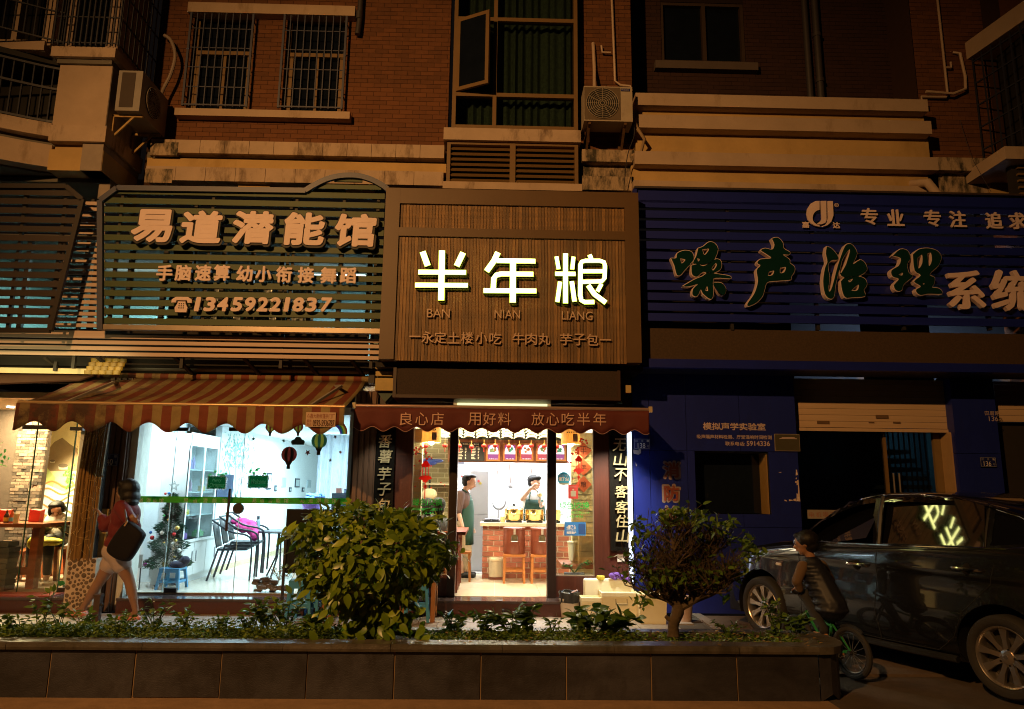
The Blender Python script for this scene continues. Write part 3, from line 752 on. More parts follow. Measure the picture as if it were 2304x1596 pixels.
strokes(ws,[[(1316,555),(1332,650),30],[(1382,533),(1382,897),38],[(1440,557),(1430,652),30],[(1305,682),(1456,683),33],[(1342,738),(1322,888),32],[(1427,735),(1447,885),34],[(1555,543),(1572,585),34],[(1488,620),(1500,595),(1525,588),(1630,588),(1660,598),(1668,625),(1664,715),(1645,738),(1500,741),32],[(1502,664),(1662,664),32],[(1490,612),(1488,840),(1496,875),(1520,888),(1592,887),34],[(1643,755),(1612,812),30],[(1545,765),(1590,830),(1675,893),38]],'glowing_character')
def ztext(s,cx,cy_,w,h,Y,mat,par,**kw):
 x,y=843.75+cx*.31016,405+cy_*.31016;w,h=w*.31016,h*.31016
 return text(s,x-w/2,y-h/2,x+w/2,y+h/2,Y,mat,par,**kw)
tan_l=M('tan_letter',(.56,.38,.27),.5,var=.05)
for s,cx,cy_,w in(('BAN',460,967,165),('NIAN',960,974,185),('LIANG',1467,985,222)):ztext(s,cx,cy_,w,62,YC-.01,tan_l,ws,name='lettering',depth=.02)
for ch,x in zip('永定土楼小吃牛肉丸芋子包',(380,473,570,668,772,873,1040,1133,1228,1385,1483,1577)):
 ztext(ch,x,1142+(x-380)*.015,84,84,YC-.01,tan_l,ws,name='character',depth=.02,bold=.002)
for x in(290,1672):ztext('一',x,1137+(x-380)*.018,80,10,YC-.01,tan_l,ws,name='dash',depth=.02)
# dark mesh box under the wooden sign
a,b,z0,z1=RC(884,830,1396,898,9.05)
mb_=thing('mesh_transom','dark mesh-faced box between the wooden sign and the red awning','transom',((a+b)/2,9.05,z0))
B('mesh_panel',M('dark_mesh',(.035,.02,.012),.8,var=.5,sc_=60),(a+.04,b-.04,9.07,9.1,z0+.04,z1),mb_)
MB().box(a,a+.04,9.05,9.6,z0,z1).box(b-.04,b,9.05,9.6,z0,z1).box(a+.04,b-.04,9.052,9.6,z0,z0+.04).build('frame',M('dark_wood_frame',(.04,.018,.01),.5),mb_)
B('beam',nearblack,(W(850,820,9.3).x,W(1440,820,9.3).x,9.12,9.7,W(1148,835,9.3).z,sz0-.004),mb_)
for(x0,x1,y0,y1)in((845,884,822,830),(845,884,836,846),(844,884,851,879)):
 a2,b2,c2,d2=RC(x0,y0,x1,y1,9.3);B('yellow_block',M('yellow_block',(.48,.36,.14),.8),(a2,b2,9.3,9.6,c2,d2),mb_)
a2,b2,c2,d2=RC(1408,867,1420,884,9.2);B('yellow_block',M('yellow_block',(.5,.4,.2)),(a2,b2,9.2,9.3,c2,d2),mb_)
teal=M('teal_bracket',(.05,.09,.075),.6)
for s_,x in((1,850),(-1,1402)):
 q=[W(x,820,9.35),W(x+36,820,9.35),W(x+36,884,9.35),W(x+36-20*s_,905,9.35),W(x,884,9.35)]
 if s_<0:q=[W(1384,820,9.35),W(1420,820,9.35),W(1420,884,9.35),W(1405,905,9.35),W(1384,900,9.35)]
 MB().prism([(p.x,p.z)for p in q][::-1],9.36,9.6).build('side_bracket',teal,mb_)
 # blue sign
YBs=9.08
bl=thing('blue_slatted_sign','long blue slatted sign with dark green brush characters and white lettering','sign',(W(1850,735,YBs).x,YBs,W(1850,735,YBs).z))
def yy_(y0,x):return y0+(x-1430)*.024*(1-(y0-422)/500)
XR=3000
a,b,z0,z1=RC(1430,433,XR,463,YBs+.03);
B('top_panel',blue_sl,(a,b,YBs+.03,YBs+.06,W(1860,462,YBs).z,W(1860,433,YBs).z),bl)
B('top_cap',M('dark_cap',(.05,.035,.03),.5),(a-.02,b,YBs-.02,YBs+.2,W(1860,433,YBs).z+.001,W(1860,430,YBs).z+.01),bl)
for k in range(12):
 y=474+22.9*k
 slat_rows(bl,blue_sl,[(1437+k*1.2,XR,y,18.4)],YBs+.03,.03)
a=W(1437,600,YBs).x;B('left_post',blue_sl,(a-.05,a,YBs,YBs+.1,W(1440,828,YBs).z,W(1440,425,YBs).z),bl)
z0,z1=W(1860,812,YBs).z,W(1860,742,YBs).z
B('mesh_strip',mesh_br,(a,W(XR,780,YBs).x,YBs+.08,YBs+.1,z0,z1),bl)
B('lower_fascia',blue_sl,(a,W(XR,780,YBs).x,YBs+.02,YBs+.12,W(1860,832,YBs).z,z0-.004),bl)
B('lower_shelf',M('dark_blue_shelf',(.008,.009,.03),.5),(a,W(XR,780,YBs).x,YBs+.12,9.72,W(1860,830,YBs).z,W(1860,822,YBs).z),bl)
for x in(1640,1830,2020,2210):
 q=W(x,600,YBs+.1).x;B('upright',bracketm,(q-.02,q+.02,YBs+.065,YBs+.12,W(x,740,YBs).z,W(x,440,YBs).z),bl)
gdark=M('dark_green_acrylic',(.005,.030,.024),.12,var=.1)
Yl=YBs-.07
def brush(s,cx,cy_,w,h,slant=.18):
 text(s,cx-w/2,cy_-h/2,cx+w/2,cy_+h/2,Yl,gdark,bl,'brush_character',.01,.024,slant)
 text(s,cx-w/2-1,cy_-h/2-1,cx+w/2+1,cy_+h/2+1,Yl+.012,peach,bl,'character_rim',.07,.036,slant)
def trace(ox,oy,outs,holes=(),par=bl,grow=.010):
 def P2(x,y,Y):return W((ox+x*.4886)*.5625,(oy+y*.4886)*.5625,Y)
 def solid(y,dep,off,nm,mt,pr_):
  c=bpy.data.curves.new('t','CURVE');c.dimensions='2D';c.fill_mode='BOTH';c.extrude=dep/2
  for k,o_ in enumerate(list(outs)+list(holes)):
   pts=[(p.x,p.z)for p in spline([P2(x,y_,Yl)for x,y_ in o_+[o_[0]]],3)[:-1]];n_=len(pts)
   if off:
    ar_=sum(pts[i][0]*pts[(i+1)%n_][1]-pts[(i+1)%n_][0]*pts[i][1]for i in range(n_));sg=(1 if ar_>0 else-1)*(1 if k<len(outs)else-1);gp=[]
    for i in range(n_):
     d_=Vector(pts[(i+1)%n_])-Vector(pts[i-1]);d_=d_.normalized()if d_.length>1e-9 else Vector((1,0));gp.append((pts[i][0]+sg*d_.y*off,pts[i][1]-sg*d_.x*off))
    pts=gp
   sp_=c.splines.new('POLY');sp_.points.add(n_-1);sp_.use_cyclic_u=True
   for i,(a_,b_)in enumerate(pts):sp_.points[i].co=(a_,b_,0,1)
  ob_=bpy.data.objects.new('t',c);me=ob_.to_mesh();m=MB();m.add([(v.co.x,y+dep/2-v.co.z,v.co.y)for v in me.vertices],[tuple(p.vertices)for p in me.polygons]);ob_.to_mesh_clear();bpy.data.objects.remove(ob_);bpy.data.curves.remove(c)
  return m.build(nm,mt,pr_)
 fo=solid(Yl,.012,0,'brush_character',gdark,par);solid(Yl+.009,.08,grow,'character_rim',peach,fo)
trace(2500,720,[[(378,640),(420,640),(430,600),(490,578),(545,590),(562,640),(530,690),(490,735),(455,775),(425,775),(405,700)],[(600,560),(640,545),(690,508),(735,520),(760,565),(735,640),(690,680),(640,690),(600,690),(560,675),(585,620)],[(545,700),(600,690),(640,705),(700,680),(745,648),(785,665),(780,730),(700,765),(640,750),(590,790),(550,770)],[(475,870),(560,820),(640,785),(680,755),(720,765),(850,785),(860,805),(740,800),(718,835),(722,930),(700,975),(640,930),(620,895),(590,950),(555,940),(560,890),(600,850),(520,870)],[(722,840),(790,845),(825,890),(810,940),(770,920)]],[[(450,640),(495,652),(464,684)],[(630,567),(690,563),(652,615)],[(708,722),(740,678),(752,700),(722,742)],[(654,905),(672,866),(680,908)],[(590,640),(612,648),(600,672)]])
trace(2500,720,[[(1205,480),(1250,472),(1290,510),(1300,560),(1348,590),(1340,610),(1290,610),(1345,650),(1350,680),(1386,710),(1386,750),(1360,790),(1355,815),(1240,825),(1160,840),(1130,940),(1080,1000),(1015,1030),(1005,1010),(1060,930),(1090,830),(1080,740),(1110,700),(1085,680),(1110,650),(1200,640),(1150,600),(1115,575),(1150,560),(1205,570),(1225,530)]],[[(1178,750),(1222,740),(1208,778),(1170,784)],[(1268,718),(1318,712),(1305,755),(1270,762)]])
trace(3196,720,[[(230,545),(265,560),(310,610),(318,650),(270,655),(238,690),(240,740),(250,800),(240,880),(250,915),(275,870),(320,700),(370,560),(400,525),(440,535),(475,600),(440,690),(500,655),(540,680),(555,735),(500,780),(400,800),(345,780),(335,720),(300,850),(285,955),(250,970),(215,930),(200,830),(215,720),(235,670),(222,600)],[(345,830),(380,800),(480,790),(540,810),(555,860),(530,900),(540,950),(430,960),(380,960),(355,900)]],[[(424,908),(482,856),(492,872),(476,906)],[(398,822),(446,805),(418,838)],[(388,690),(418,590),(408,568),(350,660),(338,770)]])
trace(3196,720,[[(770,620),(830,568),(890,580),(910,640),(885,690),(900,760),(930,790),(860,850),(840,900),(800,905),(780,860),(820,810),(770,790),(760,740),(820,700),(835,640)],[(935,610),(985,568),(1060,560),(1130,580),(1165,630),(1140,700),(1085,750),(1070,780),(1110,800),(1105,850),(1090,880),(1150,890),(1172,930),(1060,930),(990,940),(960,900),(1000,870),(945,830),(1000,780),(950,740)]],[[(968,640),(1008,608),(1012,680),(978,726)],[(1050,600),(1082,596),(1090,660),(1064,705)],[(812,775),(850,756),(846,782)],[(1012,846),(1030,843),(1022,858)]])
for s,cx,cy_,w,h in(('系',2174,652,80,84),('统',2276,653,82,88)):
 text(s,cx-w/2,cy_-h/2,cx+w/2,cy_+h/2,Yl,peach,bl,'character',.06,.013)
for s,cx,cy_ in(('专',1957,487),('业',2015.5,490),('专',2098.7,491),('注',2155.6,493),('追',2237.5,496),('求',2289.7,497)):
 text(s,cx-18,cy_-18,cx+18,cy_+18,YBs-.01,peach,bl,'character',.02,.005)
for s,cx,cy_,w in(('嘉',1813,506,15),('达',1882,507,15)):text(s,cx-w/2,cy_-w/2+1,cx+w/2,cy_+w/2-1,YBs-.01,peach,bl,'character',.01,.003)
lg=MB()
def LP(x,y):p=W((2500+x*.4886)*.5625,(720+y*.4886)*.5625,YBs-.02);return(p.x,p.z)
def flat(pts,y0=YBs-.02,y1=YBs+.0,m=lg):
 pp_=[LP(*p)for p in pts]
 ar_=sum(pp_[i][0]*pp_[(i+1)%len(pp_)][1]-pp_[(i+1)%len(pp_)][0]*pp_[i][1]for i in range(len(pp_)))
 m.prism(pp_ if ar_>0 else pp_[::-1],y0,y1)
import math as _m
outer=[(1596+108*_m.cos(a)*1.0,277+106*_m.sin(a))for a in[PI*1.45-k*PI*.97/12 for k in range(13)]]
ring_o=[(1593,172),(1560,173),(1520,195),(1494,235),(1487,280),(1498,325),(1525,358),(1560,377),(1596,383)]
ring_i=[(1593,245),(1575,250),(1555,262),(1541,285),(1536,310),(1540,335),(1553,352),(1572,366),(1596,374)]
for i in range(8):flat([ring_o[i],ring_o[i+1],ring_i[i+1],ring_i[i]])
flat([(1604,172),(1648,172),(1650,330),(1640,350),(1615,362),(1580,365),(1572,358),(1605,335),(1610,315)])
flat([(1660,173),(1702,173),(1707,290),(1690,340),(1660,370),(1620,383),(1597,383),(1640,368),(1657,345),(1664,310)])
lg.build('emblem',peach,bl)
text('®',(2500+1714*.4886)*.5625,(720+190*.4886)*.5625,(2500+1750*.4886)*.5625,(720+222*.4886)*.5625,YBs-.01,peach,bl,'symbol',.005)
# mezzanine behind the slatted signs
teal_w=M('pale_teal_wall',(.42,.62,.60),.7)
def room(name,label,cat,x0,x1,y0,y1,z0,z1,wall,floor,ceil,side=True,kind='structure'):
 t=thing(name,label,cat,((x0+x1)/2,y0,z0),kind=kind)
 B('back_wall',wall,(x0-.1,x1+.1,y1,y1+.1,z0,z1),t)
 if side:B('side_wall',wall,(x0-.1,x0,y0,y1,z0,z1),t);B('side_wall',wall,(x1,x1+.1,y0,y1,z0,z1),t)
 B('floor',floor,(x0-.1,x1+.1,y0,y1+.1,z0-.08,z0),t)
 B('ceiling',ceil,(x0-.1,x1+.1,y0,y1+.1,z1,z1+.08),t)
 return t
zf=3.12
B('added_gap_backing',nearblack,(-9,-1.75,9.62,9.68,2.9,W(400,745,9.62).z),apt)  # dark board added so the gaps between the lower slats stay dark
mz=room('mezzanine_room','teal lit mezzanine rooms glimpsed between the slats of the left signs','room',-7.6,-1.75,9.98,12.5,zf,5.0,teal_w,nearblack,under)
for x in(-3.95,):B('partition_wall',nearblack,(-4.6,-4.3,9.98,12.5,zf,5.0),mz)
for(x,y,w_,c_)in((-5.75,11.3,60,(.55,1,.95)),(-2.6,11.2,34,(.55,.85,1))):
 tb=thing('ceiling_light','bare tube light on the mezzanine ceiling behind the '+('brown sign' if x<-5 else 'green sign'),'light',(x,y,4.9))
 B('tube',EM('mezz_tube',(.7,1,1),9),(x-.5,x+.5,y-.03,y+.03,4.86,4.92),tb)
 lamp('mezzanine_light','AREA',(x,y,4.84),w_,c_,(1.0,.3),aim=(x,y,0))
rail_d=M('window_mullion',(.03,.03,.035),.6)
for i,(x0,x1)in enumerate(((-7.5,-4.65),(-4.25,-1.8))):
 wn=thing('mezzanine_window',['row of dark mullions in front of the teal room behind the brown sign','row of mullions behind the green sign'][i],'window',((x0+x1)/2,9.9,zf))
 for k in range(7):x=x0+(x1-x0)*k/6;B('mullion',rail_d,(x-.03,x+.03,9.86,9.92,zf,5.0),wn)
 for z in(zf+.55,zf+1.35):B('transom_bar',rail_d,(x0,x1,9.865,9.915,z-.025,z+.025),wn)
for i in range(16):
 x=-4.15+.085*i
m=MB(True);m.tube([(-4.1,10.25,4.25),(-2.3,10.25,4.22)],.19,14)
pleat(-4.2,-2.6,3.75,4.45,10.1,.02,.1,'hanging_blind',M('silver_blind',(.45,.5,.52),.35,metal=.4),mz)
mz2=room('mezzanine_room_right','dark mezzanine with a lit blue corner behind the blue sign','room',1.75,11,9.98,12.5,zf,5.0,M('bluewhite_wall',(.5,.55,.6)),nearblack,under)
B('partition_wall',nearblack,(1.8,4.2,10.0,10.1,zf,5),mz2);B('partition_wall',nearblack,(5.25,6.2,10.0,10.1,zf,5),mz2)
tb=thing('ceiling_light','bright tube light behind the right end of the blue sign','light',(7.75,10.6,4.3))
B('tube',EM('mezz_tube_blue',(.55,.65,1),9),(7.45,8.2,10.5,10.56,W(2290,590,10.5).z,W(2290,590,10.5).z+.06),tb)
lamp('mezzanine_light','AREA',(7.1,10.7,4.2),8,(.55,.7,1),(1,.3),aim=(7.1,11.5,3))
# ground
asph=M('road_asphalt',(.085,.062,.045),.85,var=.25,sc_=9,bump=.6,bsc=180,grime=.5,gcol=(.03,.025,.02),gsc=1.2)
pave=M('pavement_tile',(.30,.25,.21),.45,var=.2,sc_=5,rnd=.2,bump=.15,bsc=80,grime=.5,gcol=(.09,.07,.05),gsc=3)
slate=M('slate_slab',(.038,.038,.048),.42,var=.6,sc_=1.6,bump=.35,bsc=50,rnd=.22,grime=.85,gcol=(.016,.013,.014),gsc=1.1,gthr=.5)
cope=M('coping_stone',(.085,.075,.062),.33,var=.4,sc_=5,bump=.3,bsc=70,rnd=.2,grime=.85,gcol=(.04,.035,.025),gsc=5,gthr=.5)
soilm=M('soil',(.045,.028,.016),.95,var=.5,sc_=20,bump=1,bsc=50)
redstep=M('red_granite',(.07,.020,.013),.35,var=.25,sc_=40,bump=.05)
ZS,ZF,YSt,YF=.05,.235,9.37,9.70
B('road',asph,(-60,60,-40,6.75,-.3,0),kind='structure',label='dark asphalt road and parking apron in front of the planter',cat='road')
B('apron',M('concrete_apron',(.12,.085,.06),.8,var=.25,sc_=6,bump=.4,bsc=120,grime=.4,gcol=(.05,.04,.03),gsc=1.5),(2.55,60,6.75,9.72,-.3,.022),kind='structure',label='concrete apron under the parked car',cat='ground')
sw=thing('sidewalk','pale tiled sidewalk between the planter and the shop steps','sidewalk',(0,8,0),kind='structure')
B('sidewalk_bed',M('grout',(.08,.065,.05),.9),(-12,2.55,6.75,YSt+.1,-.3,ZS-.012),sw)
B('kerb',M('kerb_stone',(.22,.17,.13),.8),(2.55,2.68,6.75,9.72,-.2,ZS+.002),sw)
for j in range(6):
 for i in range(22):
  x=-7.6+.465*i+(.23 if j%2 else 0);y=6.72+.445*j
  if x+.45>2.55:continue
  piece('paver',pave,sw,x,x+.458,y,y+.438,ZS-.02,ZS+R.uniform(0,.002))
B('gutter',M('gutter_concrete',(.30,.19,.11),.85,var=.25,sc_=7,bump=.5,bsc=90),(-12,2.62,5.2,5.97,-.2,.006),kind='structure',label='worn concrete gutter strip along the foot of the planter',cat='gutter')
# planter
YP,YPb,ZL=5.95,6.62,.41
pl=thing('planter_wall','long low planter faced with dark slate slabs and a stone coping','planter',(0,YP,0))
xe=W(1843,1500,YP).x
B('core',M('planter_core',(.30,.20,.11),.9),(-12,xe-.02,YP+.012,YPb-.03,-.1,ZL-.06),pl)
ed=[W(x,1510,YP).x for x in(-170,22,207,540-20,880-0+5,1225-0,1575-0)]
joints=[-5.2]+[W(x,1510,YP).x for x in(-152,196,526,690-0,885,1080,1275,1467,1660)]+[xe-.005]
jx=[W(x,1510,YP).x for x in(-300,-100,110,301,496,690,886,1081,1274,1465,1658)]+[xe]
for a,b in zip(jx,jx[1:]):
 piece('slab',slate,pl,a+.005+R.uniform(0,.004),b-.005,YP+R.uniform(-.002,.006),YP+.03,R.choice((-.02,-.02,.0,.012)),ZL-.060-R.uniform(0,.006),rot=(R.uniform(-.006,.006),R.uniform(-.002,.002),R.uniform(-.003,.003)))
cx_=[W(x,1445,YP).x for x in(-300,20,325,640,880,1130,1380,1660)]+[xe+.0]
for a,b in zip(cx_,cx_[1:]):
 for(y0,y1,h)in((YP-.035,YP+.16,ZL),(YPb-.12,YPb+.03,ZL-.003)):
  m=MB();z0=h-.055
  m.add([(a+.002,y0+.006,z0),(b-.002,y0+.006,z0),(b-.002,y1,z0),(a+.002,y1,z0),(a+.002,y0,z0+.02),(b-.002,y0,z0+.02),(a+.002,y0+.004,h-.01),(b-.002,y0+.004,h-.01),(a+.002,y0+.02,h),(b-.002,y0+.02,h),(a+.002,y1,h),(b-.002,y1,h)],[(0,3,2,1),(0,1,5,4),(4,5,7,6),(6,7,9,8),(8,9,11,10),(10,11,2,3),(0,4,6,8,10,3),(1,2,11,9,7,5)])
  m.build('coping_stone',cope,pl)
n=10;cxx,cyy,rr=xe-.02,(YP+YPb)/2,(YPb-YP)/2
outl=[(xe,YP-.035)]+[(xe+.30*math.sin(PI*i/n)**.8 if 0<i<n else xe,cyy-(rr+.035)*math.cos(PI*i/n))for i in range(1,n)]+[(xe,YPb+.03)]
m=MB();N=len(outl)
m.add([(x,y,ZL-.055)for x,y in outl]+[(x,y,ZL-.001)for x,y in outl],[tuple(range(N,2*N)),tuple(range(N-1,-1,-1))]+[(i,i+1,N+i+1,N+i)for i in range(N-1)]+[(N-1,0,N,2*N-1)])
m.build('coping_end',cope,pl)
outl=[(xe+.003,YP+.003)]+[(xe+.26*math.sin(PI*i/n)**.8,cyy-rr*math.cos(PI*i/n))for i in range(1,n)]+[(xe+.003,YPb)]
m=MB();N=len(outl)
m.add([(x,y,.06 if i%3==1 else 0)for i,(x,y)in enumerate(outl)]+[(x,y,ZL-.056)for x,y in outl],[(i,i+1,N+i+1,N+i)for i in range(N-1)]+[tuple(range(N,2*N))])
m.build('curved_slab',slate,pl)
m=MB(True);rows=[]
for j in range(7):
 rows.append([(-7+i*.16,YP+.15+j*(YPb-YP-.26)/6,ZL-.045+.03*noise.noise((i*.4,j*.7,0)))for i in range(int((xe+7)/.16)+1)])
m.sweep(rows[::1]).build('soil',soilm,pl,smooth=True)
# shop fronts: floor slabs, steps
st=thing('shop_steps','dark red granite step running along the three shops','step',(0,YSt,ZS),kind='structure')
for a,b in((-9,W(150,1350,YSt).x),(W(262,1350,YSt).x,W(800,1350,YSt).x),(W(800,1350,YSt).x+.004,W(1425,1350,YSt).x)):
 B('step_face',redstep,(a,b,YSt,YF-.02,-.1,ZF-.03),st)
 B('step_tread',M('granite_tread',(.07,.05,.05),.12,var=.3,sc_=50),(a,b,YSt-.02,YF+.03,ZF-.03,ZF-.002),st)
warmtile=M('warm_floor_tile',(.66,.56,.40),.22,var=.06,sc_=3,spec=.5)
# party pillars
brownp=M('brown_pillar',(.12,.062,.035),.6,var=.15,sc_=4,stretch=(6,6,.6),grime=.3,gcol=(.05,.025,.015))
def post(name,x0,x1,y0,y1,Y,mat,label,cat,zb=ZS,dep=.35,group=None):
 a,b,c,d=RC(x0,y0,x1,y1,Y);t=B(name,mat,(a,b,Y,Y+dep,zb,d),None,label=label,cat=cat,group=group);return t
q=thing('brown_pillar','ribbed brown metal pillar between the learning centre and the wooden shop','pillar',(W(812,1350,9.6).x,9.6,ZS))
a,b=W(788,1150,9.6).x,W(838,1150,9.6).x;zt=W(812,880,9.6).z
B('core',brownp,(a,b,9.63,10.0,ZS,zt),q)
for i in range(4):x=a+(b-a)*(i+.1)/4;B('rib',brownp,(x,x+(b-a)/4*.7,9.60,9.63,ZS,zt),q)
q=thing('brown_pillar','dark brown corrugated pillar carrying the blue number plate 140','pillar',(W(242,1350,9.5).x,9.5,ZS))
a,b=W(214,1150,9.5).x,W(270,1150,9.5).x;zt=W(242,850,9.5).z
B('core',brownp,(a,b,9.53,9.9,ZS,zt),q)
for i in range(4):x=a+(b-a)*(i+.1)/4;B('rib',brownp,(x,x+(b-a)/4*.7,9.50,9.53,ZS,zt),q)
stonep=M('grey_stone_pillar',(.60,.60,.54),.7,var=.12,sc_=6,bump=.2)
a,b,c,d=RC(270,930,296,1345,9.6)
B('stone_pillar',stonep,(a,b,9.6,9.95,ZS,d),None,label='pale grey stone jamb left of the learning centre glass',cat='pillar')
plate_b=M('number_plate_blue',(.012,.018,.11),.35)
wprint=M('white_print',(.7,.65,.6),.6)
def plate(x0,y0,x1,y1,Y,num,top,label,par=None):
 a,b,c,d=RC(x0,y0,x1,y1,Y)
 t=thing('number_plate',label,'number plate',((a+b)/2,Y,c),'blue house number plates')
 B('plate',plate_b,(a,b,Y-.006,Y+.004,c,d),t)
 e=.004;m=MB().box(a+.006,b-.006,Y-.0075,Y-.006,c+.006,c+.006+e).box(a+.006,b-.006,Y-.0075,Y-.006,d-.006-e,d-.006).box(a+.006,a+.006+e,Y-.0075,Y-.006,c+.01,d-.01).box(b-.006-e,b-.006,Y-.0075,Y-.006,c+.01,d-.01)
 m.build('border',M('plate_border',(.3,.3,.35)),t)
 w=x1-x0;h=y1-y0
 text(num,x0+w*.24,y0+h*.42,x0+w*.70,y0+h*.9,Y-.008,wprint,t,'number')
 text('号',x0+w*.80,y0+h*.62,x0+w*.94,y0+h*.85,Y-.008,M('dim_print',(.25,.25,.3)),t,'lettering')
 for i,ch in enumerate(top):text(ch,x0+w*(.10+.34*i),y0+h*.12,x0+w*(.24+.34*i),y0+h*.32,Y-.008,wprint if i==2 else M('dim_print',(.25,.25,.3)),t,'lettering')
 return t
plate(224.5,1021,266,1049,9.49,'140','田厝路','blue plate numbered 140 on the brown pillar left of the learning centre')
plate(1426,987,1463,1011,9.68,'138','田厝路','blue plate numbered 138 beside the white light strip, partly torn paper below')
plate(2205,1029,2241,1051,9.68,'136','田厝路','blue plate numbered 136 on the blue pillar above the car')
# striped awning
YA0,YA1=8.35,9.62
AL,AR_=W(42,903,YA0),W(776,918,YA0)
xL,xR=AL.x,AR_.x;zA_=(AL.z+AR_.z)/2;zBk=W(530,853,YA1).z
sa=thing('striped_awning','weathered red and yellow striped awning with scalloped valance over the learning centre','awning',((xL+xR)/2,YA0,zA_-.3))
def stripes(name,c1,c2,period,x0,stain=True,duty=.5):
 m=bpy.data.materials.new(name);m.use_nodes=True;nt=m.node_tree;L=nt.links.new;b=nt.nodes['Principled BSDF'];b.inputs['Roughness'].default_value=.8
 tc=_n(nt,'ShaderNodeTexCoord');sp=_n(nt,'ShaderNodeSeparateXYZ');L(tc.outputs['Object'],sp.inputs[0])
 nz0=_n(nt,'ShaderNodeTexNoise');nz0 .inputs['Scale'].default_value=7;L(tc.outputs['Object'],nz0 .inputs[0])
 md=_n(nt,'ShaderNodeMath',operation='MULTIPLY_ADD');L(nz0 .outputs[0],md.inputs[0]);md.inputs[1].default_value=.012;L(sp.outputs[0],md.inputs[2])
 dv=_n(nt,'ShaderNodeMath',operation='DIVIDE');L(md.outputs[0],dv.inputs[0]);dv.inputs[1].default_value=period
 fr=_n(nt,'ShaderNodeMath',operation='FRACT');L(dv.outputs[0],fr.inputs[0])
 gt=_n(nt,'ShaderNodeMath',operation='GREATER_THAN');L(fr.outputs[0],gt.inputs[0]);gt.inputs[1].default_value=duty
 mx=_n(nt,'ShaderNodeMix',data_type='RGBA');L(gt.outputs[0],mx.inputs[0]);mx.inputs[6].default_value=(*c1,1);mx.inputs[7].default_value=(*c2,1)
 nz=_n(nt,'ShaderNodeTexNoise');nz.inputs['Scale'].default_value=2.4;nz.inputs['Detail'].default_value=9;nz.inputs['Roughness'].default_value=.7;L(tc.outputs['Object'],nz.inputs[0])
 g=_n(nt,'ShaderNodeMapRange');g.inputs[1].default_value=.44;g.inputs[2].default_value=.64;g.inputs[4].default_value=.75;L(nz.outputs[0],g.inputs[0])
 g2=_n(nt,'ShaderNodeMapRange');g2 .inputs[1].default_value=.2;g2 .inputs[2].default_value=-1.6;g2 .inputs[3].default_value=.35;g2 .inputs[4].default_value=1.25;L(sp.outputs[0],g2 .inputs[0])
 mu=_n(nt,'ShaderNodeMath',operation='MULTIPLY');mu.use_clamp=True;L(g.outputs[0],mu.inputs[0]);L(g2 .outputs[0],mu.inputs[1])
 g4=_n(nt,'ShaderNodeMapRange');g4 .inputs[1].default_value=-.2;g4 .inputs[2].default_value=-1.7;g4 .inputs[4].default_value=.9;L(sp.outputs[0],g4 .inputs[0])
 m4=_n(nt,'ShaderNodeMath',operation='MULTIPLY');L(g4 .outputs[0],m4 .inputs[0]);L(nz.outputs[0],m4 .inputs[1]);a4=_n(nt,'ShaderNodeMath',operation='ADD');a4 .use_clamp=True;L(mu.outputs[0],a4 .inputs[0]);L(m4 .outputs[0],a4 .inputs[1])
 m3=_n(nt,'ShaderNodeMix',data_type='RGBA');L(a4 .outputs[0],m3 .inputs[0]);L(mx.outputs[2],m3 .inputs[6]);m3 .inputs[7].default_value=(.05,.022,.012,1)
 L(m3 .outputs[2],b.inputs['Base Color']);bp=_n(nt,'ShaderNodeBump');bp.inputs['Distance'].default_value=.05;bp.inputs['Strength'].default_value=.5;L(nz.outputs[0],bp.inputs['Height']);L(bp.outputs[0],b.inputs['Normal']);return m
strm=stripes('striped_canvas',(.17,.035,.014),(.26,.185,.075),.212,0)
m=MB(True);rows=[]
N=60
for j in range(7):
 u_=j/6;y=YA1+(YA0-YA1)*u_;z=zBk+(zA_-zBk)*u_-.035*math.sin(PI*u_)
 rows.append([(xL+(xR-xL)*i/N,y,z+.008*math.sin(i*.7+j))for i in range(N+1)])
o=m.sweep(rows[::-1]).build('canvas',strm,sa,smooth=True)
o.modifiers.new('s','SOLIDIFY').thickness=.004
m=MB(True);rows=[]
def scal(u_,per):return .5-.5*math.cos(2*PI*u_/per)
N=240
W_=xR-xL
vt,vb=zA_-.012,[0]*(N+1)
for j in range(5):
 row=[]
 for i in range(N+1):
  x=xL+W_*i/N
  bot=vt-.255-.055*(math.cos(2*PI*(x-xL)/.43)**1 if True else 0)
  row.append((x,YA0-.02-.015*math.sin(x*9)-.012*(j/4)*math.sin(x*23),vt+(bot-vt)*j/4))
 rows.append(row)
m.sweep(rows[::-1]).build('valance',strm,sa,smooth=True).modifiers.new('s','SOLIDIFY').thickness=.003
MB(True).tube([(xL,YA0,zA_),(xR,YA0,zA_)],.022,10).build('front_bar',M('brass_bar',(.55,.38,.2),.35,metal=.5),sa)
MB(True).tube([(xL+.0,YA1,zBk+.02),(xR+.05,YA1,zBk+.02)],.045,12).build('roller',strm,sa)
MB(True).tube([(xL+.1,YA1-.02,zBk+.12),(xR+.05,YA1-.02,zBk+.12)],.035,10).build('roller_cover',M('grey_cover',(.25,.25,.24),.5),sa)
MB().obox((xL-.02,YA1,zBk+.03),(.14,.16,.14)).build('bracket',bracketm,sa);MB().obox((xR+.08,YA1,zBk+.03),(.08,.14,.14)).build('bracket',bracketm,sa)
for u_ in(.12,.88):
 x=xL+W_*u_;MB().bar((x,YA1,zBk-.08),(x+.25,9.0,zBk-.16),.035).bar((x+.25,9.0,zBk-.16),(x,YA0+.03,zA_-.02),.03).build('folding_arm',M('arm_grey',(.3,.28,.26),.5),sa)
a,b,c,d=RC(688,928,755,961,YA0-.05)
B('patch',M('patch_white',(.55,.38,.26),.7),(a,b,YA0-.05,YA0-.046,c,d),sa)
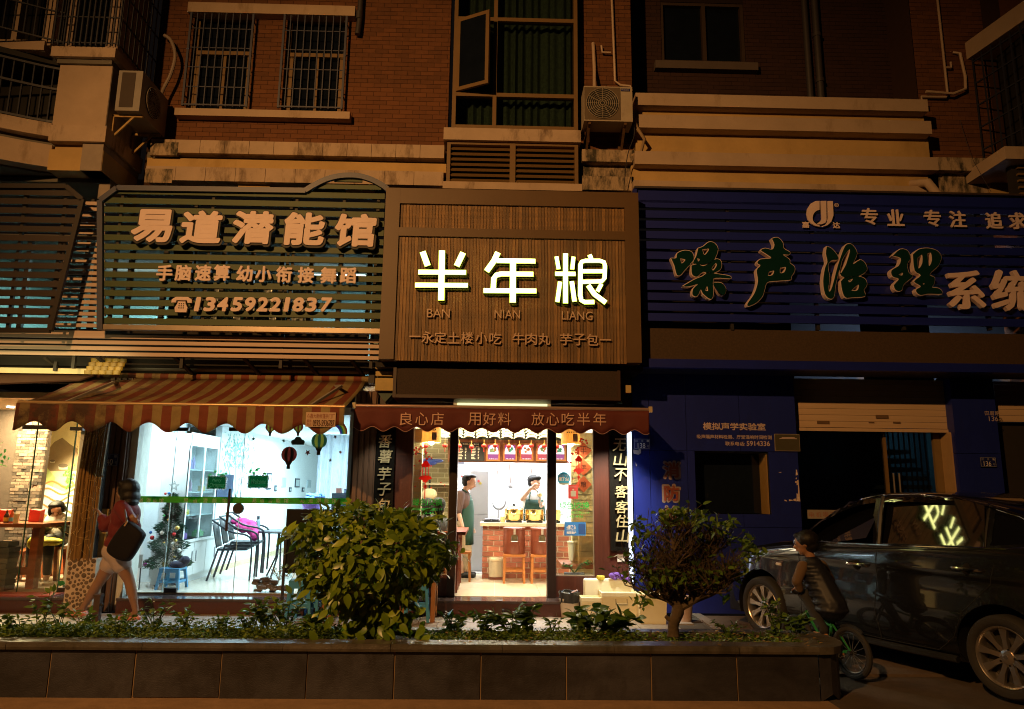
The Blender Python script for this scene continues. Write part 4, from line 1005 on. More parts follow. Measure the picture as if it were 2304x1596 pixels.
pr=M('patch_red_print',(.25,.05,.02),.7);pk=M('patch_dark_print',(.10,.04,.02),.7)
text('鑫大新帐篷拱门厂',698,931,753,942,YA0-.052,pr,sa,'lettering');text('0592-5936787',704,945.5,752,959.5,YA0-.052,pk,sa,'lettering',bold=.002)
text('服务',690,944,701,951,YA0-.052,pr,sa,'lettering');text('电话',690,952,701,959,YA0-.052,pr,sa,'lettering');text('△',690.5,931,697,939,YA0-.052,pr,sa,'lettering')
# red awning of the wooden shop
YR0=8.72
a=W(797,917,YR0);b=W(1463,918,YR0);rx0,rx1,rz=a.x,b.x,(a.z+b.z)/2
ra=thing('red_awning','dark red awning valance with peach lettering over the wooden shop door','awning',((rx0+rx1)/2,YR0,rz-.35))
redc=M('dark_red_canvas',(.105,.017,.012),.75,var=.12,sc_=5,bump=.15,bsc=200)
rows=[];N=260;vt=rz-.018
for j in range(5):
 row=[]
 for i in range(N+1):
  x=rx0+.01+(rx1-rx0-.03)*i/N;bot=vt-.258-.028*math.cos(2*PI*(x-rx0-.1)/.262)
  row.append((x,YR0-.012-.01*math.sin(x*7)-.01*(j/4)*math.sin(x*19+1),vt+(bot-vt)*j/4))
 rows.append(row)
MB(True).sweep(rows[::-1]).build('valance',redc,ra,smooth=True).modifiers.new('s','SOLIDIFY').thickness=.003
MB(True).tube([(p[0],p[1]-.004,p[2])for p in rows[-1]],.0035,5).build('piping',M('pink_piping',(.45,.25,.2),.6),ra)
MB(True).tube([(rx0-.01,YR0,rz),(rx1+.01,YR0,rz)],.022,10).build('front_bar',M('pink_metal_bar',(.42,.28,.24),.3,metal=.4),ra)
m=MB().add([(rx0+.02,YR0,rz+.0),(rx1-.02,YR0,rz),(rx1-.02,9.5,rz+.10),(rx0+.02,9.5,rz+.10)],[(0,1,2,3)]);o=m.build('canvas',redc,ra);o.modifiers.new('s','SOLIDIFY').thickness=.004
for x in(rx0,rx1):MB().obox((x,YR0,rz),(.04,.06,.07)).build('end_cap',M('end_cap',(.5,.4,.25),.4),ra)
pl_=M('peach_print',(.66,.40,.31),.7)
for ch,x in zip('良心店用好料放心吃半年',(914,949,984,1067.5,1101.5,1135,1210,1243.5,1278,1313,1349.5)):
 text(ch,x-14.3,942.6-14.3+(x-914)*.002,x+14.3,942.6+14.3+(x-914)*.002,YR0-.034,pl_,ra,'character')
a,b,c,d=RC(1029,908,1231.5,915.5,9.1)
tb=thing('tube_light','lit yellowish fluorescent tube above the red awning','light',((a+b)/2,9.1,c))
B('tube',EM('tube_yellow',(1,.95,.45),1.35),(a,b,9.1,9.14,c,d),tb)
B('housing',M('tube_housing',(.5,.5,.45),.5),(a-.05,b+.05,9.145,9.22,c-.01,d+.06),tb)
lamp('tube_light_glow','AREA',((a+b)/2,9.08,c),5,(1,.93,.55),((b-a),.05),aim=((a+b)/2,9.0,0))
# centre shop front
wd=M('dark_red_wood',(.075,.018,.010),.45,var=.3,sc_=3,stretch=(8,8,.5),bump=.15,bsc=20)
wd2=M('near_black_wood',(.022,.010,.008),.4,var=.3,sc_=3,stretch=(8,8,.5))
cf=thing('shop_entrance','dark red wood shop entrance with two tall side windows and open doorway','shop front',(W(1129,1350,YF).x,YF,ZF))
ztop=W(1129,932,YF).z;zwb=W(970,1294,YF).z
def xx(px,Y=YF):return W(px,1150,Y).x
B('panel',wd,(xx(838),xx(924),YF,YF+.08,ZF,ztop),cf)
B('post',wd2,(xx(1010),xx(1027.5),YF-.05,YF+.12,ZF,ztop),cf)
B('post',wd2,(xx(1231),xx(1250),YF-.05,YF+.12,ZF,ztop),cf)
B('panel',wd,(xx(1337),xx(1418),YF,YF+.08,ZF,ztop),cf)
B('sill_panel',wd,(xx(924),xx(1010),YF+.002,YF+.08,ZF,zwb),cf)
B('sill_panel',wd,(xx(1250),xx(1337),YF+.002,YF+.08,ZF,zwb),cf)
B('head_beam',wd2,(xx(838),xx(1425),YF-.01,YF+.14,ztop,ztop+.6),cf)
gl=GL('shop_glass')
for a,b in((924,1010),(1250,1337)):
 m=B('window',gl,(xx(a),xx(b),YF+.03,YF+.036,zwb,ztop),cf)
 f=MB();w_=.012;y0=YF+.02;A_,B_=xx(a),xx(b)
 f.box(A_,A_+w_,y0,YF+.05,zwb,ztop).box(B_-w_,B_,y0,YF+.05,zwb,ztop).box(A_+w_,B_-w_,y0,YF+.05,zwb,zwb+w_)
 f.build('frame',M('bright_steel',(.6,.55,.45),.3,metal=.7),m)
def charboard(x0,x1,y0,y1,chs,xc,ys,size,label,led):
 Y=YF-.06;a,b,c,d=RC(x0,y0,x1,y1,Y)
 t=thing('character_board',label,'sign board',((a+b)/2,Y,c),'vertical black boards with gilt characters')
 B('board',M('black_lacquer',(.010,.009,.008),.22,var=.3,sc_=30,bump=.1,bsc=200),(a,b,Y,Y+.05,c,d),t)
 gold=M('gilt_metal',(.95,.80,.48),.25,metal=.55,var=.1)
 for ch,x,y in zip(chs,xc,ys):
  text(ch,x-size/2,y-size/2,x+size/2,y+size/2,Y-.03,gold,t,'gilt_character',.028,.002,slant=.16)
 return t,a,b,c,d
charboard(838,884,950,1300,'番薯芋子包',(864.5,864,862.5,862,861),(993,1027,1066,1101,1137),29,'black board left of the windows with gilt characters, its foot behind the bush',0)
t_,a,b,c,d=charboard(1372,1412,950,1239,'无山不客客住山',(1392.5,1394,1395,1396.5,1397,1398,1399.5),(1001,1034.5,1068,1106,1141,1173,1206.5),28,'black board with seven gilt characters beside the white light strip',1)
for x,e,s_ in((W(862,960,9.4).x,34,60),(W(1386,960,9.4).x,330,80)):
 lamp('board_spotlight','SPOT',(x,YF-.80,W(1129,950,8.9).z+.12),e,(1,.95,.72),.02,aim=(x-(.12 if s_>64 else 0),YF-.06,1.5 if s_<64 else .75),spot_size=math.radians(s_),spot_blend=.9)
a,b,c,d=RC(1416,972,1424.5,1330,YF-.1)
ld=thing('light_strip','glowing blue-white light strip standing at the right corner of the shop','light',((a+b)/2,YF-.1,c))
B('glowing_tube',EM('led_strip',(.66,.76,1),3.5),(a,b-.004,YF-.10,YF-.07,ZS+.35,d),ld)
B('channel',M('led_channel',(.5,.5,.5),.4),(a-.012,b+.002,YF-.068,YF-.04,ZS+.3,d),ld)
lamp('light_strip_glow','AREA',(b+.01,YF-.12,1.35),0.5,(.7,.8,1),(.04,1.7),aim=(b+.5,YF-.6,1.35))
a,b,c,d=RC(1389,1248,1405,1264.5,YF-.01)
so=thing('wall_socket','white wall socket on the wood under the black board','socket',((a+b)/2,YF-.01,c))
B('plate',M('white_plastic',(.75,.72,.66),.4),(a,b,YF-.014,YF-.001,c,d),so)
m=MB();w_=(b-a)
for x,z in((.38,.68),(.62,.68),(.36,.3),(.62,.3),(.5,.42)):m.box(a+w_*x-.004,a+w_*x+.004,YF-.0155,YF-.014,c+w_*z-.007,c+w_*z+.007)
m.build('pin_holes',black,so,kind='stuff')
# glass front of the learning centre
lc=thing('glass_shop_front','frameless glass front with green band across the learning centre','shop front',(xx(540),YF,ZF))
zt_=W(540,905,YF).z
for a,b in((298,380),(380,537),(537,785)):
 B('glass_pane',gl,(xx(a)+.004,xx(b)-.004,YF+.02,YF+.03,ZF,zt_),lc)
B('left_jamb',M('dark_alu',(.05,.04,.04),.3,metal=.5),(xx(293),xx(298),YF,YF+.06,ZF,zt_),lc)
B('right_jamb',M('dark_alu',(.05,.04,.04),.3),(xx(785),xx(790),YF,YF+.06,ZF,zt_),lc)
B('bottom_rail',M('steel_rail',(.35,.25,.15),.35,metal=.6),(xx(298),xx(785),YF+.0,YF+.05,ZF,ZF+.02),lc)
for x in(380,537):B('glass_edge',M('glass_edge',(.45,.55,.55),.2),(xx(x)-.004,xx(x)+.003,YF+.018,YF+.032,ZF,zt_),lc)
for(x0,x1,y0,y1)in((368,396,1324,1334),(515,550,962,970),(390,424,962,970)):
 a,b,c,d=RC(x0,y0,x1,y1,YF);B('clamp',bracketm,(a,b,YF,YF+.05,c,d),lc)
a,b,c,d=RC(298,1119,785,1133,YF+.01)
B('green_band',TL('green_film',(.05,.34,.03),.35),(a,b,YF+.012,YF+.016,c,d),lc)
gp=TL('grey_print',(.5,.55,.5),.3)
for xs_ in((317,334,349,363),(418,439,462,483,505),(572,590,608,626,644),(680,699,717,735,752)):
 s='道潜能馆' if len(xs_)==4 else '易道潜能馆'
 for ch,x in zip(s,xs_):text(ch,x-5,1121.5+(x-540)*.0,x+5,1131.5,YF+.010,gp,lc,'character')
a,b,c,d=RC(525,1136,548.5,1153,YF);xm_,zm_=(a+b)/2,(c+d)/2
MB(True).lathe((xm_,YF-.03,zm_),[(.066,0),(.07,.01),(.07,.04)],20,'y').build('lock',bracketm,lc).scale=(1,1,1)
a=xx(517);MB(True).tube([(a,YF-.05,W(517,1100,YF).z),(a-.01,YF-.05,W(515,1195,YF).z)],.018,8).bar((a,YF-.05,W(517,1112,YF).z),(a,YF+.02,W(517,1112,YF).z),.02).bar((a-.01,YF-.05,W(515,1188,YF).z),(a-.01,YF+.02,W(515,1188,YF).z),.02).build('door_handle',M('dark_wood_handle',(.06,.04,.035),.3),lc)
def star(m,cx,cz,r,y,rot=0):
 p=[(cx+(r if k%2==0 else r*.45)*math.cos(rot+PI/2+k*PI/5),cz+(r if k%2==0 else r*.45)*math.sin(rot+PI/2+k*PI/5))for k in range(10)]
 m.prism(p,y-.003,y)
 return m
red_s=TL('dark_red_sticker',(.25,.03,.02),.08);grn_s=TL('dark_green_sticker',(.03,.12,.06),.1);dk_s=M('brown_sticker',(.05,.025,.015),.6);yel_s=TL('olive_sticker',(.35,.3,.03),.15)
for i,(zx,zy,mt)in enumerate(((1030,347,grn_s),(1222,288,dk_s),(1232,358,grn_s),(1395,438,red_s),(1580,332,dk_s),(1615,435,red_s),(1547,490,dk_s))):
 p=W(225+.33482*zx,871.9+.33482*zy,YF)
 m=star(MB(),p.x,p.z,.027 if i!=3 else .04,YF+.01,.2*i)
 o=m.build('star_sticker',mt,None,['small green star sticker farthest left on the glass','star sticker just under the awning right of the first balloon basket','green star sticker left of the dark cloud','red star sticker between the two hot-air balloons','star sticker at the right under the rainbow','red star sticker on the far right beside the curtain','lowest dark star sticker near the curtain'][i],'sticker','star stickers on the glass')
def balloon(cx,cy_,r,m1,m2,label,stripes_=5):
 p=W(cx,cy_,YF);t=thing('balloon_sticker',label,'sticker',(p.x,YF+.01,p.z),'hot-air balloon stickers on the glass');r/=168
 for k in range(stripes_):
  pts=[]
  f0,f1=-1+2*k/stripes_,-1+2*(k+1)/stripes_
  A1=[(f0*r*math.cos(a),r*math.sin(a))for a in[PI/2-i*PI/8*1.0 for i in range(9)]]
  A2=[(f1*r*math.cos(a),r*math.sin(a))for a in[PI/2-i*PI/8 for i in range(9)]]
  pp_=A1+A2[::-1]
  vs=[(p.x+x,YF+.008,p.z+z)for x,z in pp_]
  m=MB();
  for i in range(8):
   m.add([(p.x+A1[i][0],YF+.008,p.z+A1[i][1]),(p.x+A1[i+1][0],YF+.008,p.z+A1[i+1][1]),(p.x+A2[i+1][0],YF+.008,p.z+A2[i+1][1]),(p.x+A2[i][0],YF+.008,p.z+A2[i][1])],[(0,1,2,3)])
  m.build('gore',m1 if k%2==0 else m2,t)
 MB().prism([(p.x-r*.5,p.z-r*.8),(p.x-r*.16,p.z-r*1.45),(p.x+r*.16,p.z-r*1.45),(p.x+r*.5,p.z-r*.8)],YF+.009,YF+.012).prism([(p.x-r*.22,p.z-r*1.8),(p.x+r*.22,p.z-r*1.8),(p.x+r*.22,p.z-r*1.42),(p.x-r*.22,p.z-r*1.42)],YF+.006,YF+.010).build('basket',dk_s,t)
balloon(650,1023,17.5,red_s,dk_s,'round dark red hot-air balloon sticker, lowest of them')
balloon(718,992,17.5,grn_s,yel_s,'green and yellow striped hot-air balloon sticker at the right')
for cx,lab in((608,'basket of a balloon sticker peeping from under the awning left of the cloud'),(671,'basket of a balloon sticker peeping from under the awning above the cloud')):balloon(cx,961,11,red_s,yel_s,lab)
p=W(670,995,YF);m=MB()
for dx,dz,r in((-.055,0,.035),(0,.025,.05),(.055,0,.035)):m.lathe((p.x+dx,YF+.006-abs(dx)*.01,p.z+dz),[(r,0),(r,.004)],16,'y')
m.box(p.x-.08,p.x+.08,YF+.005,YF+.009,p.z-.035,p.z).build('cloud_sticker',M('dark_cloud',(.05,.09,.07),.6),None,'dark green cloud sticker between the two balloons','sticker')
p=W(765,970,YF);t=thing('rainbow_sticker','rainbow sticker with a small cloud at the right edge of the glass','sticker',(p.x,YF+.01,p.z))
for k,c in enumerate(((.35,.03,.02),(.5,.2,.02),(.5,.4,.03),(.05,.25,.05),(.03,.08,.35),(.15,.04,.25))):
 r1,r0=.21-.017*k,.21-.017*(k+1);m=MB()
 A_=[a*PI/20 for a in range(0,13)]
 for a0,a1 in zip(A_,A_[1:]):
  X_=p.x-.11
  m.add([(X_+r0*math.cos(a0),YF+.008,p.z-.04+r0*math.sin(a0)),(X_+r1*math.cos(a0),YF+.008,p.z-.04+r1*math.sin(a0)),(X_+r1*math.cos(a1),YF+.008,p.z-.04+r1*math.sin(a1)),(X_+r0*math.cos(a1),YF+.008,p.z-.04+r0*math.sin(a1))],[(0,1,2,3)])
 m.build('colour_arc',TL('rainbow_%s'%'abcdef'[k],c,.25),t)
for(x,y,w_,h_,l1,l2,rz_,lab)in((487,1086,40,27,'Merry','Christmas',-.12,'green greeting board sticker reading Merry Christmas'),(580.5,1084,43,27,'Welcome',None,0.0,'green greeting board sticker reading Welcome')):
 p=W(x,y,YF);t=thing('greeting_sticker',lab,'sticker',(p.x,YF+.01,p.z-.08));s=1/168
 gm=TL('greeting_green',(.03,.26,.13),.45)
 MB().prism([(p.x-w_/2*s,p.z-h_/2*s+w_/2*s*-rz_*-1*-1*0),(p.x+w_/2*s,p.z-h_/2*s),(p.x+w_/2*s,p.z+h_/2*s),(p.x-w_/2*s,p.z+h_/2*s)],YF+.006,YF+.010).build('board',gm,t)
 wt=TL('white_sticker',(.8,.82,.8),.5)
 m=MB()
 for k in range(26):
  a=k*2*PI/26;ex,ez=max(-1,min(1,1.3*math.cos(a)))*w_/2*s,max(-1,min(1,1.3*math.sin(a)))*h_/2*s
  m.ball((p.x+ex,YF+.006,p.z+ez),.010+.004*(k%3),4,(1,.2,1))
 m.build('snow_border',wt,t,kind='stuff')
 if l2:
  text(l1,x-10,y-9,x+10,y+0,YF+.003,wt,t,'lettering',slant=.2);text(l2,x-16,y+1,x+16,y+9.5,YF+.003,wt,t,'lettering',slant=.2)
 else:text(l1,x-17,y-6,x+17,y+5,YF+.003,wt,t,'lettering',slant=.15)
 m=MB()
 for k in range(9):m.ball((p.x+R.uniform(-.12,.12),YF+.007,p.z+.11+R.uniform(-.03,.07)),.018,4,(1.2,.15,.8))
 m.build('holly_leaves',TL('holly',(.25,.5,.3)),t,kind='stuff')
 # restaurant front at far left
fa=thing('restaurant_fascia','lit cream fascia strip over the left restaurant','fascia',(W(90,838,9.4).x,9.4,W(90,838,9.4).z))
a,b,c,d=RC(-200,827,200,839,9.4);B('fascia_board',M('cream_fascia',(.75,.66,.42),.6),(a,b,9.4,9.8,c,d),fa)
lamp('fascia_light','AREA',(-5.7,9.0,3.05),6,(1,.82,.35),(2,.2),aim=(-5.7,9.5,2.9))
a,b,c,d=RC(-200,805,860,826,9.5);B('dark_beam',nearblack,(a,b,9.5,9.9,c,d),fa)
for x in(124,215):
 p=W(x,835,9.38);MB().bar((p.x,9.38,p.z+.12),(p.x,9.38,p.z-.0),.04).build('bracket',bracketm,fa)
m=MB();p0,p1=W(-60,905,8.9),W(185,846,9.5)
zl=W(0,842,9.5).z
m.add([(-9,9.5,zl),(p1 .x+.2,9.5,zl),(p1 .x+.1,9.3,W(200,858,9.3).z),(-9,8.8,W(0,900,8.8).z)],[(0,1,2,3)])
o=m.build('dark_awning',M('dark_brown_canvas',(.06,.022,.01),.8,var=.2),None,'dark brown folded awning over the left restaurant','awning');o.modifiers.new('s','SOLIDIFY').thickness=.02
yt=thing('tiled_pillar_cap','little yellow tiled roof on top of the bamboo pillar','tiled cap',(W(240,841,9.4).x,9.4,W(240,841,9.4).z))
ym=M('yellow_tile',(.24,.15,.02),.45,rnd=.25)
for r_ in range(4):
 for k in range(5):
  x=W(208+16*k,810,9.4).x;z=W(240,812+9*r_,9.4-.04*r_).z
  m=MB(True);
  m.lathe((x+.05,9.36-.04*r_,z),[(.045,-.03),(.05,.02)],8);m.v=[(v[0],9.36-.04*r_+(v[1]-9.36+.04*r_)*.5,v[2])for v in m.v];m.build('tile',ym,yt)
bp=thing('bamboo_pillar','pillar wrapped in dry bamboo canes on a pebble-faced base','pillar',(W(182,1370,9.3).x,9.3,ZS))
xb0,xb1=W(160,1200,9.28).x,W(214,1200,9.28).x;zb0,zb1=W(180,1256,9.28).z,W(180,945,9.28).z
bm=M('dry_bamboo',(.24,.13,.035),.45,var=.4,sc_=5,stretch=(3,3,.8),rnd=.3)  # cane colour lowered to hold the shade under the awning
for k in range(34):
 u_=R.random();x=xb0+(xb1-xb0)*(k+.5)/34*1.0;y=9.28+R.uniform(-.03,.05);m=MB(True)
 z=zb0-R.uniform(0,.04);top=zb1+.3+R.uniform(-.05,.1);rr=R.uniform(.008,.014)
 m.tube([(x+R.uniform(-.01,.01),y,z),(x+.012*math.sin(k),y,(z+top)/2),(x+.05+R.uniform(-.015,.015),y,top)],rr,6);
 for q_ in range(3):zz_=z+(top-z)*(q_+.5+R.uniform(-.2,.2))/3;m.lathe((x+.05*(zz_-z)/(top-z),y,zz_),[(rr*1.25,-.006),(rr*1.25,.006)],6)
 m.build('cane',bm,bp)
m=MB()
for k in range(90):
 p=Vector((R.uniform(xb0-.03,xb1),9.24,R.uniform(zb0,zb1)));a=R.uniform(0,2*PI);l=R.uniform(.03,.10)
 m.bar(p,p+Vector((math.cos(a)*l-.02,-.02,math.sin(a)*l)),.003)
m.build('straw_ends',M('straw',(.6,.42,.16),.7),bp,kind='stuff')
B('pillar_core',nearblack,(xb0+.02,xb1-.02,9.33,9.42,ZS,zb1+.3),bp)
pbx0,pbx1,pbz0,pbz1=W(143,1340,9.25).x,W(207,1340,9.25).x,ZS,W(180,1257,9.25).z
B('plinth',M('plinth_mortar',(.52,.40,.30),.85),(pbx0,pbx1,9.262,9.44,pbz0,pbz1),bp)
pm=M('river_pebble',(.13,.085,.05),.5,var=.2,sc_=5,rnd=.3)
pts=[]
for tr in range(4000):
 x,z,r=R.uniform(pbx0+.02,pbx1-.02),R.uniform(pbz0+.02,pbz1-.02),R.choice((.038,.032,.026,.02))*R.uniform(.9,1.1)
 if all((x-a)**2+((z-b)/1.0)**2>(r+c-.002)**2 for a,b,c in pts):pts.append((x,z,r))
pbm=bpy.data.meshes.new('pebble');b_=MB(True).ball((0,0,0),1,6,(1,.5,1));pbm.from_pydata(b_.v,[],b_.f);pbm.materials.append(pm)
for x,z,r in pts:
 o=bpy.data.objects.new('pebble',pbm);col.objects.link(o);o.parent=bp;o.location=Vector((x,9.262,z))-bp.location
 o.scale=(r*R.uniform(.85,1.1),r*.7,r*R.uniform(.7,.95));o.rotation_euler=(0,R.uniform(0,3),0)
yp=thing('yellow_pillar','short yellow moulded pillar beside the bamboo pillar','pillar',(W(218,1370,9.5).x,9.45,ZS))
a,b=W(206,1250,9.45).x,W(233,1250,9.45).x;z_=[W(218,y,9.45).z for y in(1145,1185,1200,1370)]
ymt=M('yellow_render',(.46,.31,.10),.7,var=.1)
B('shaft',ymt,(a,b,9.45,9.49,ZS,z_[0]),yp)
B('moulding',ymt,(a-.03,b+.03,9.40,9.49,z_[2],z_[1]),yp)
# blue shop at the right
bw=thing('blue_panel_wall','blue clad wall of the closed shop right of the lit doorway','wall',(xx(1620),YF,ZS))
panels=[(1426,1465),(1465,1550),(1550,1673),(1673,1803)]
zr=[ZS,W(1500,1185,YF).z,W(1500,1014,YF).z,3.2]
wx0,wx1,wz0,wz1=RC(1565,1016,1733,1157,YF)
for i,(a,b)in enumerate(panels):
 for j in range(3):
  cells=[(xx(a)+.003,xx(b)-.003,zr[j]+.003,zr[j+1]-.003)]
  if j==1 and i>=2:
   a_,b_=cells[0][:2];cells=[(a_,b_,zr[1]+.003,wz0)]
   if i==2:cells.append((a_,wx0,wz0,zr[2]-.003))
   else:cells.append((wx1,b_,wz0,zr[2]-.003))
  for c in cells:
   if c[1]-c[0]>.01 and c[3]-c[2]>.005:piece('panel',blue_w,bw,c[0],c[1],YF,YF+.02,c[2],c[3])
m=MB();wallbox(m,xx(1426),xx(1803),ZS,3.2,YF+.02,YF+.06,[(wx0,wx1,wz0,wz1)]);m.build('backing',M('panel_gap',(.006,.007,.02),.7),bw)
wn=thing('dark_window','dark square window in the blue wall with a lit yellow reveal','window',((wx0+wx1)/2,YF,wz0))
B('reveal',M('lit_reveal',(.30,.18,.05),.8),(wx1-.012,wx1,YF+.07,YF+.35,wz0,wz1),wn)  # this side's colour made bright as if catching the light
B('pane',darkglass,(wx0,wx1,YF+.34,YF+.35,wz0,wz1),wn)
B('reveal',M('shaded_reveal',(.03,.025,.02),.8),(wx0,wx0+.012,YF+.06,YF+.34,wz0,wz1),wn)  # dark copy of the same reveal, shade put into its colour
B('reveal',M('shaded_reveal',(.03,.025,.02)),(wx0,wx1,YF+.06,YF+.34,wz1-.01,wz1),wn)
redp=M('red_letter',(.22,.045,.02),.6);whp=M('white_vinyl',(.62,.48,.42),.6);dvin=M('worn_vinyl',(.5,.38,.36),.6)
for ch,y in zip('消防栓',(1058,1110,1159)):
 text(ch,1511-19,y-19,1511+19,y+19,YF-.002,M('red_outline',(.26,.19,.17)),bw,'character_rim',bold=.016)
 text(ch,1511-16,y-16,1511+16,y+16,YF-.012,redp,bw,'red_character',bold=.008)
text('模拟声学实验室',1582,952,1722,968,YF-.003,dvin,bw,'lettering',bold=.003)
text('吸声隔声材料检测、厅堂混响时间检测',1568,979,1736,988,YF-.003,dvin,bw,'lettering',bold=.001)
text('联系电话:',1632,994,1676,1003,YF-.003,dvin,bw,'lettering',bold=.001)
text('5914336',1680,993,1732,1003.5,YF-.003,dvin,bw,'lettering',bold=.002)
a,b,c,d=RC(1745,978,1799,1014,YF-.02)
t=thing('metal_plaque','small greenish metal plaque left of the roller shutter','plaque',((a+b)/2,YF-.02,c))
B('plate',M('bronze_plate',(.10,.09,.05),.4,metal=.3),(a,b,YF-.012,YF-.001,c,d),t)
B('rim',M('plate_rim',(.25,.2,.14),.5),(a-.008,b+.008,YF-.010,YF-.0005,c-.008,d+.008),t)
B('line',dvin,(a+.06,b-.03,YF-.014,YF-.012,d-.06,d-.05),t);B('line',dvin,(a+.09,b-.06,YF-.014,YF-.012,d-.045,d-.035),t)
m=MB()
for(x,y,w_,h_)in((1752,1062,6,2),(1790,1058,5,12),(1790,1074,2.5,4),(1792,1080,5,12),(1795,1092,3.5,22),(1792,1112,8,16),(1785,1122,7,5),(1775,1125,9,3),(1765,1126,5,1.5),(1789,1084,8,3)):
 a,b,c,d=RC(x,y,x+w_,y+h_,YF);k=len(m.v)
 m.prism([(a,c),(b,c+R.uniform(-.01,.01)),(b-R.uniform(0,.01),d),(a+R.uniform(0,.01),d+R.uniform(-.01,.01))],YF-.0015-.0004*(k/8),YF+.0)
m.build('poster_scraps',whp,None,'scraps of a torn white poster left on the blue wall beside the shutter','poster',kind='stuff')
m=MB()
for pts_ in([(1424,1012),(1440,1014),(1438,1024),(1426,1021)],[(1436,1001),(1441,1008),(1442,1020),(1438,1022)],[(1430,1040),(1433,1048),(1431,1050)]):
 q=[W(x,y,YF-.012)for x,y in pts_];m.prism([(p.x,p.z)for p in q][::-1],YF-.012,YF-.010)
m.build('torn_paper',M('torn_paper',(.45,.38,.36),.8),None,'scraps of torn paper under the number plate 138','paper',kind='stuff')
shm=M('shutter_slat',(.56,.40,.26),.5,var=.1,sc_=3,grime=.6,gcol=(.22,.13,.06),gsc=2.5,gthr=.62)
xs0,xs1=xx(1801,9.85),xx(2164,9.85);zs0,zs1=W(1980,972,9.85).z,W(1980,850,9.85).z
sh=thing('roller_shutter','half-raised cream roller shutter over the closed shop entrance','shutter',((xs0+xs1)/2,9.85,zs0))
ph_=14.3/168*9.85/9.7;k=0;z=zs0+.05
while z<3.15:
 piece('slat',shm,sh,xs0,xs1,9.85,9.87,z+.004,min(z+ph_,3.15),rot=(.03,0,0));z+=ph_
B('bottom_bar',shm,(xs0-.03,xs1+.02,9.835,9.88,zs0,zs0+.045),sh)
for(x,y,w_,h_)in((1839,947,27,7),(1971,934,28,8),(1955,949,12,3),(2010,949,16,4)):
 a,b,c,d=RC(x,y,x+w_,y+h_,9.84);B('glue_patch',M('glue_patch',(.14,.08,.04),.8),(a,b,9.838,9.85,c,d),sh)
jm=M('yellow_jamb',(.42,.27,.13),.7)
cs_=thing('closed_shop','dark interior of the closed shop with barred glass and a lit stair','room',((xs0+xs1)/2,10,ZS),kind='structure')
B('back_wall',nearblack,(xs0-.5,xs1+.5,12.5,12.6,0,3.2),cs_);B('floor',nearblack,(xs0-.5,xs1+.5,9.72,12.6,0,ZS),cs_)
B('side_wall',nearblack,(xs0-.15,xs0-.05,9.76,12.5,ZS,3.2),cs_)
tw=M('teal_stair_wall',(.10,.17,.19),.8)
a,b,c,d=RC(2040,985,2106,1130,11);B('stair_wall',tw,(a,b+.6,11.6,11.7,c,d+.3),cs_)
for k in range(6):
 q=W(2010+22*k,1050+22*k,11.2)if 0 else W(2006+9*k,1125-12*k,10.9)
 a,b,c,d=RC(2004,1012+20*k,2050+12*k,1021+20*k,10.9);B('stair_tread',M('dark_tread',(.05,.06,.065),.5),(a,b,10.9,11.5,c,d),cs_)
lamp('stair_light','AREA',(W(2060,1000,11).x,10.9,2.5),.9,(.4,.8,1),(.3,.3),aim=(W(2080,1000,11).x,11.6,1.9))
gd=thing('glass_entrance','dark glass entrance with vertical bars and steel handles under the shutter','door',(xx(2000),10.0,ZS))
B('glass_pane',GL('dark_shop_glass',(.6,.65,.7),.05),(xs0,xx(2100,10),10.0,10.008,ZS,zs0+.3),gd)
B('mullion',bronze,(xx(1998,10),xx(2004,10),9.97,10.03,ZS,zs0+.3),gd)
for x in(2017,2030):a=xx(x,9.93);MB(True).tube([(a,9.93,W(x,1065,9.93).z),(a,9.93,W(x,1110,9.93).z)],.012,8).build('handle',M('steel_handle',(.5,.45,.4),.3,metal=.8),gd)
for k in range(8):x=xx(2012+12*k,10.05);B('bar',bracketm,(x-.008,x+.008,10.05,10.066,ZS,zs0+.3),gd)
a,b=xx(2115,10.0),xx(2150,10.0);B('door_slab',M('olive_door',(.20,.13,.05),.7),(a,b,10.0,10.05,ZS,zs0+.2),gd)
B('jamb',jm,(xx(2152,9.8),xx(2166,9.8),9.78,10.1,ZS,zs0),gd)
a,b,c,d=RC(1818,1148,1960,1168,9.9)
t=thing('notice_strip','pale strip with grey characters behind the car windscreen','sign',((a+b)/2,9.9,c));B('strip',M('strip_pale',(.30,.26,.22),.6),(a,b,9.9,9.92,c,d),t)
for ch,x in zip('电机噪声治理',(1826,1842,1858,1874,1890,1906)):text(ch,x-6,1152,x+6,1164,9.897,M('rust_print',(.32,.12,.08),.6),t,'character')
t=thing('blue_pillar','blue clad pillar with small white 136 lettering right of the shutter','pillar',(xx(2215),YF,ZS))
a,b=xx(2166),xx(2266)
for z0,z1 in((ZS,W(2215,1021,YF).z),(W(2215,1021,YF).z,3.2)):piece('panel',blue_w,t,a,b,YF,YF+.3,z0+.003,z1-.003)
text('田厝路',2216,925,2249,935,YF-.003,dvin,t,'lettering');text('136',2225,937,2246,948,YF-.003,dvin,t,'number')
sh2=thing('roller_shutter','second roller shutter cut by the right edge of the picture','shutter',(xx(2300),9.85,zs0))
z=W(2290,950,9.85).z
while z<3.15:piece('slat',shm,sh2,xx(2268,9.85),xx(2700,9.85),9.85,9.87,z+.004,min(z+ph_,3.15));z+=ph_
B('dark_opening',nearblack,(xx(2268,9.95),xx(2700,9.95),9.95,10,ZS,W(2290,952,9.95).z),sh2)
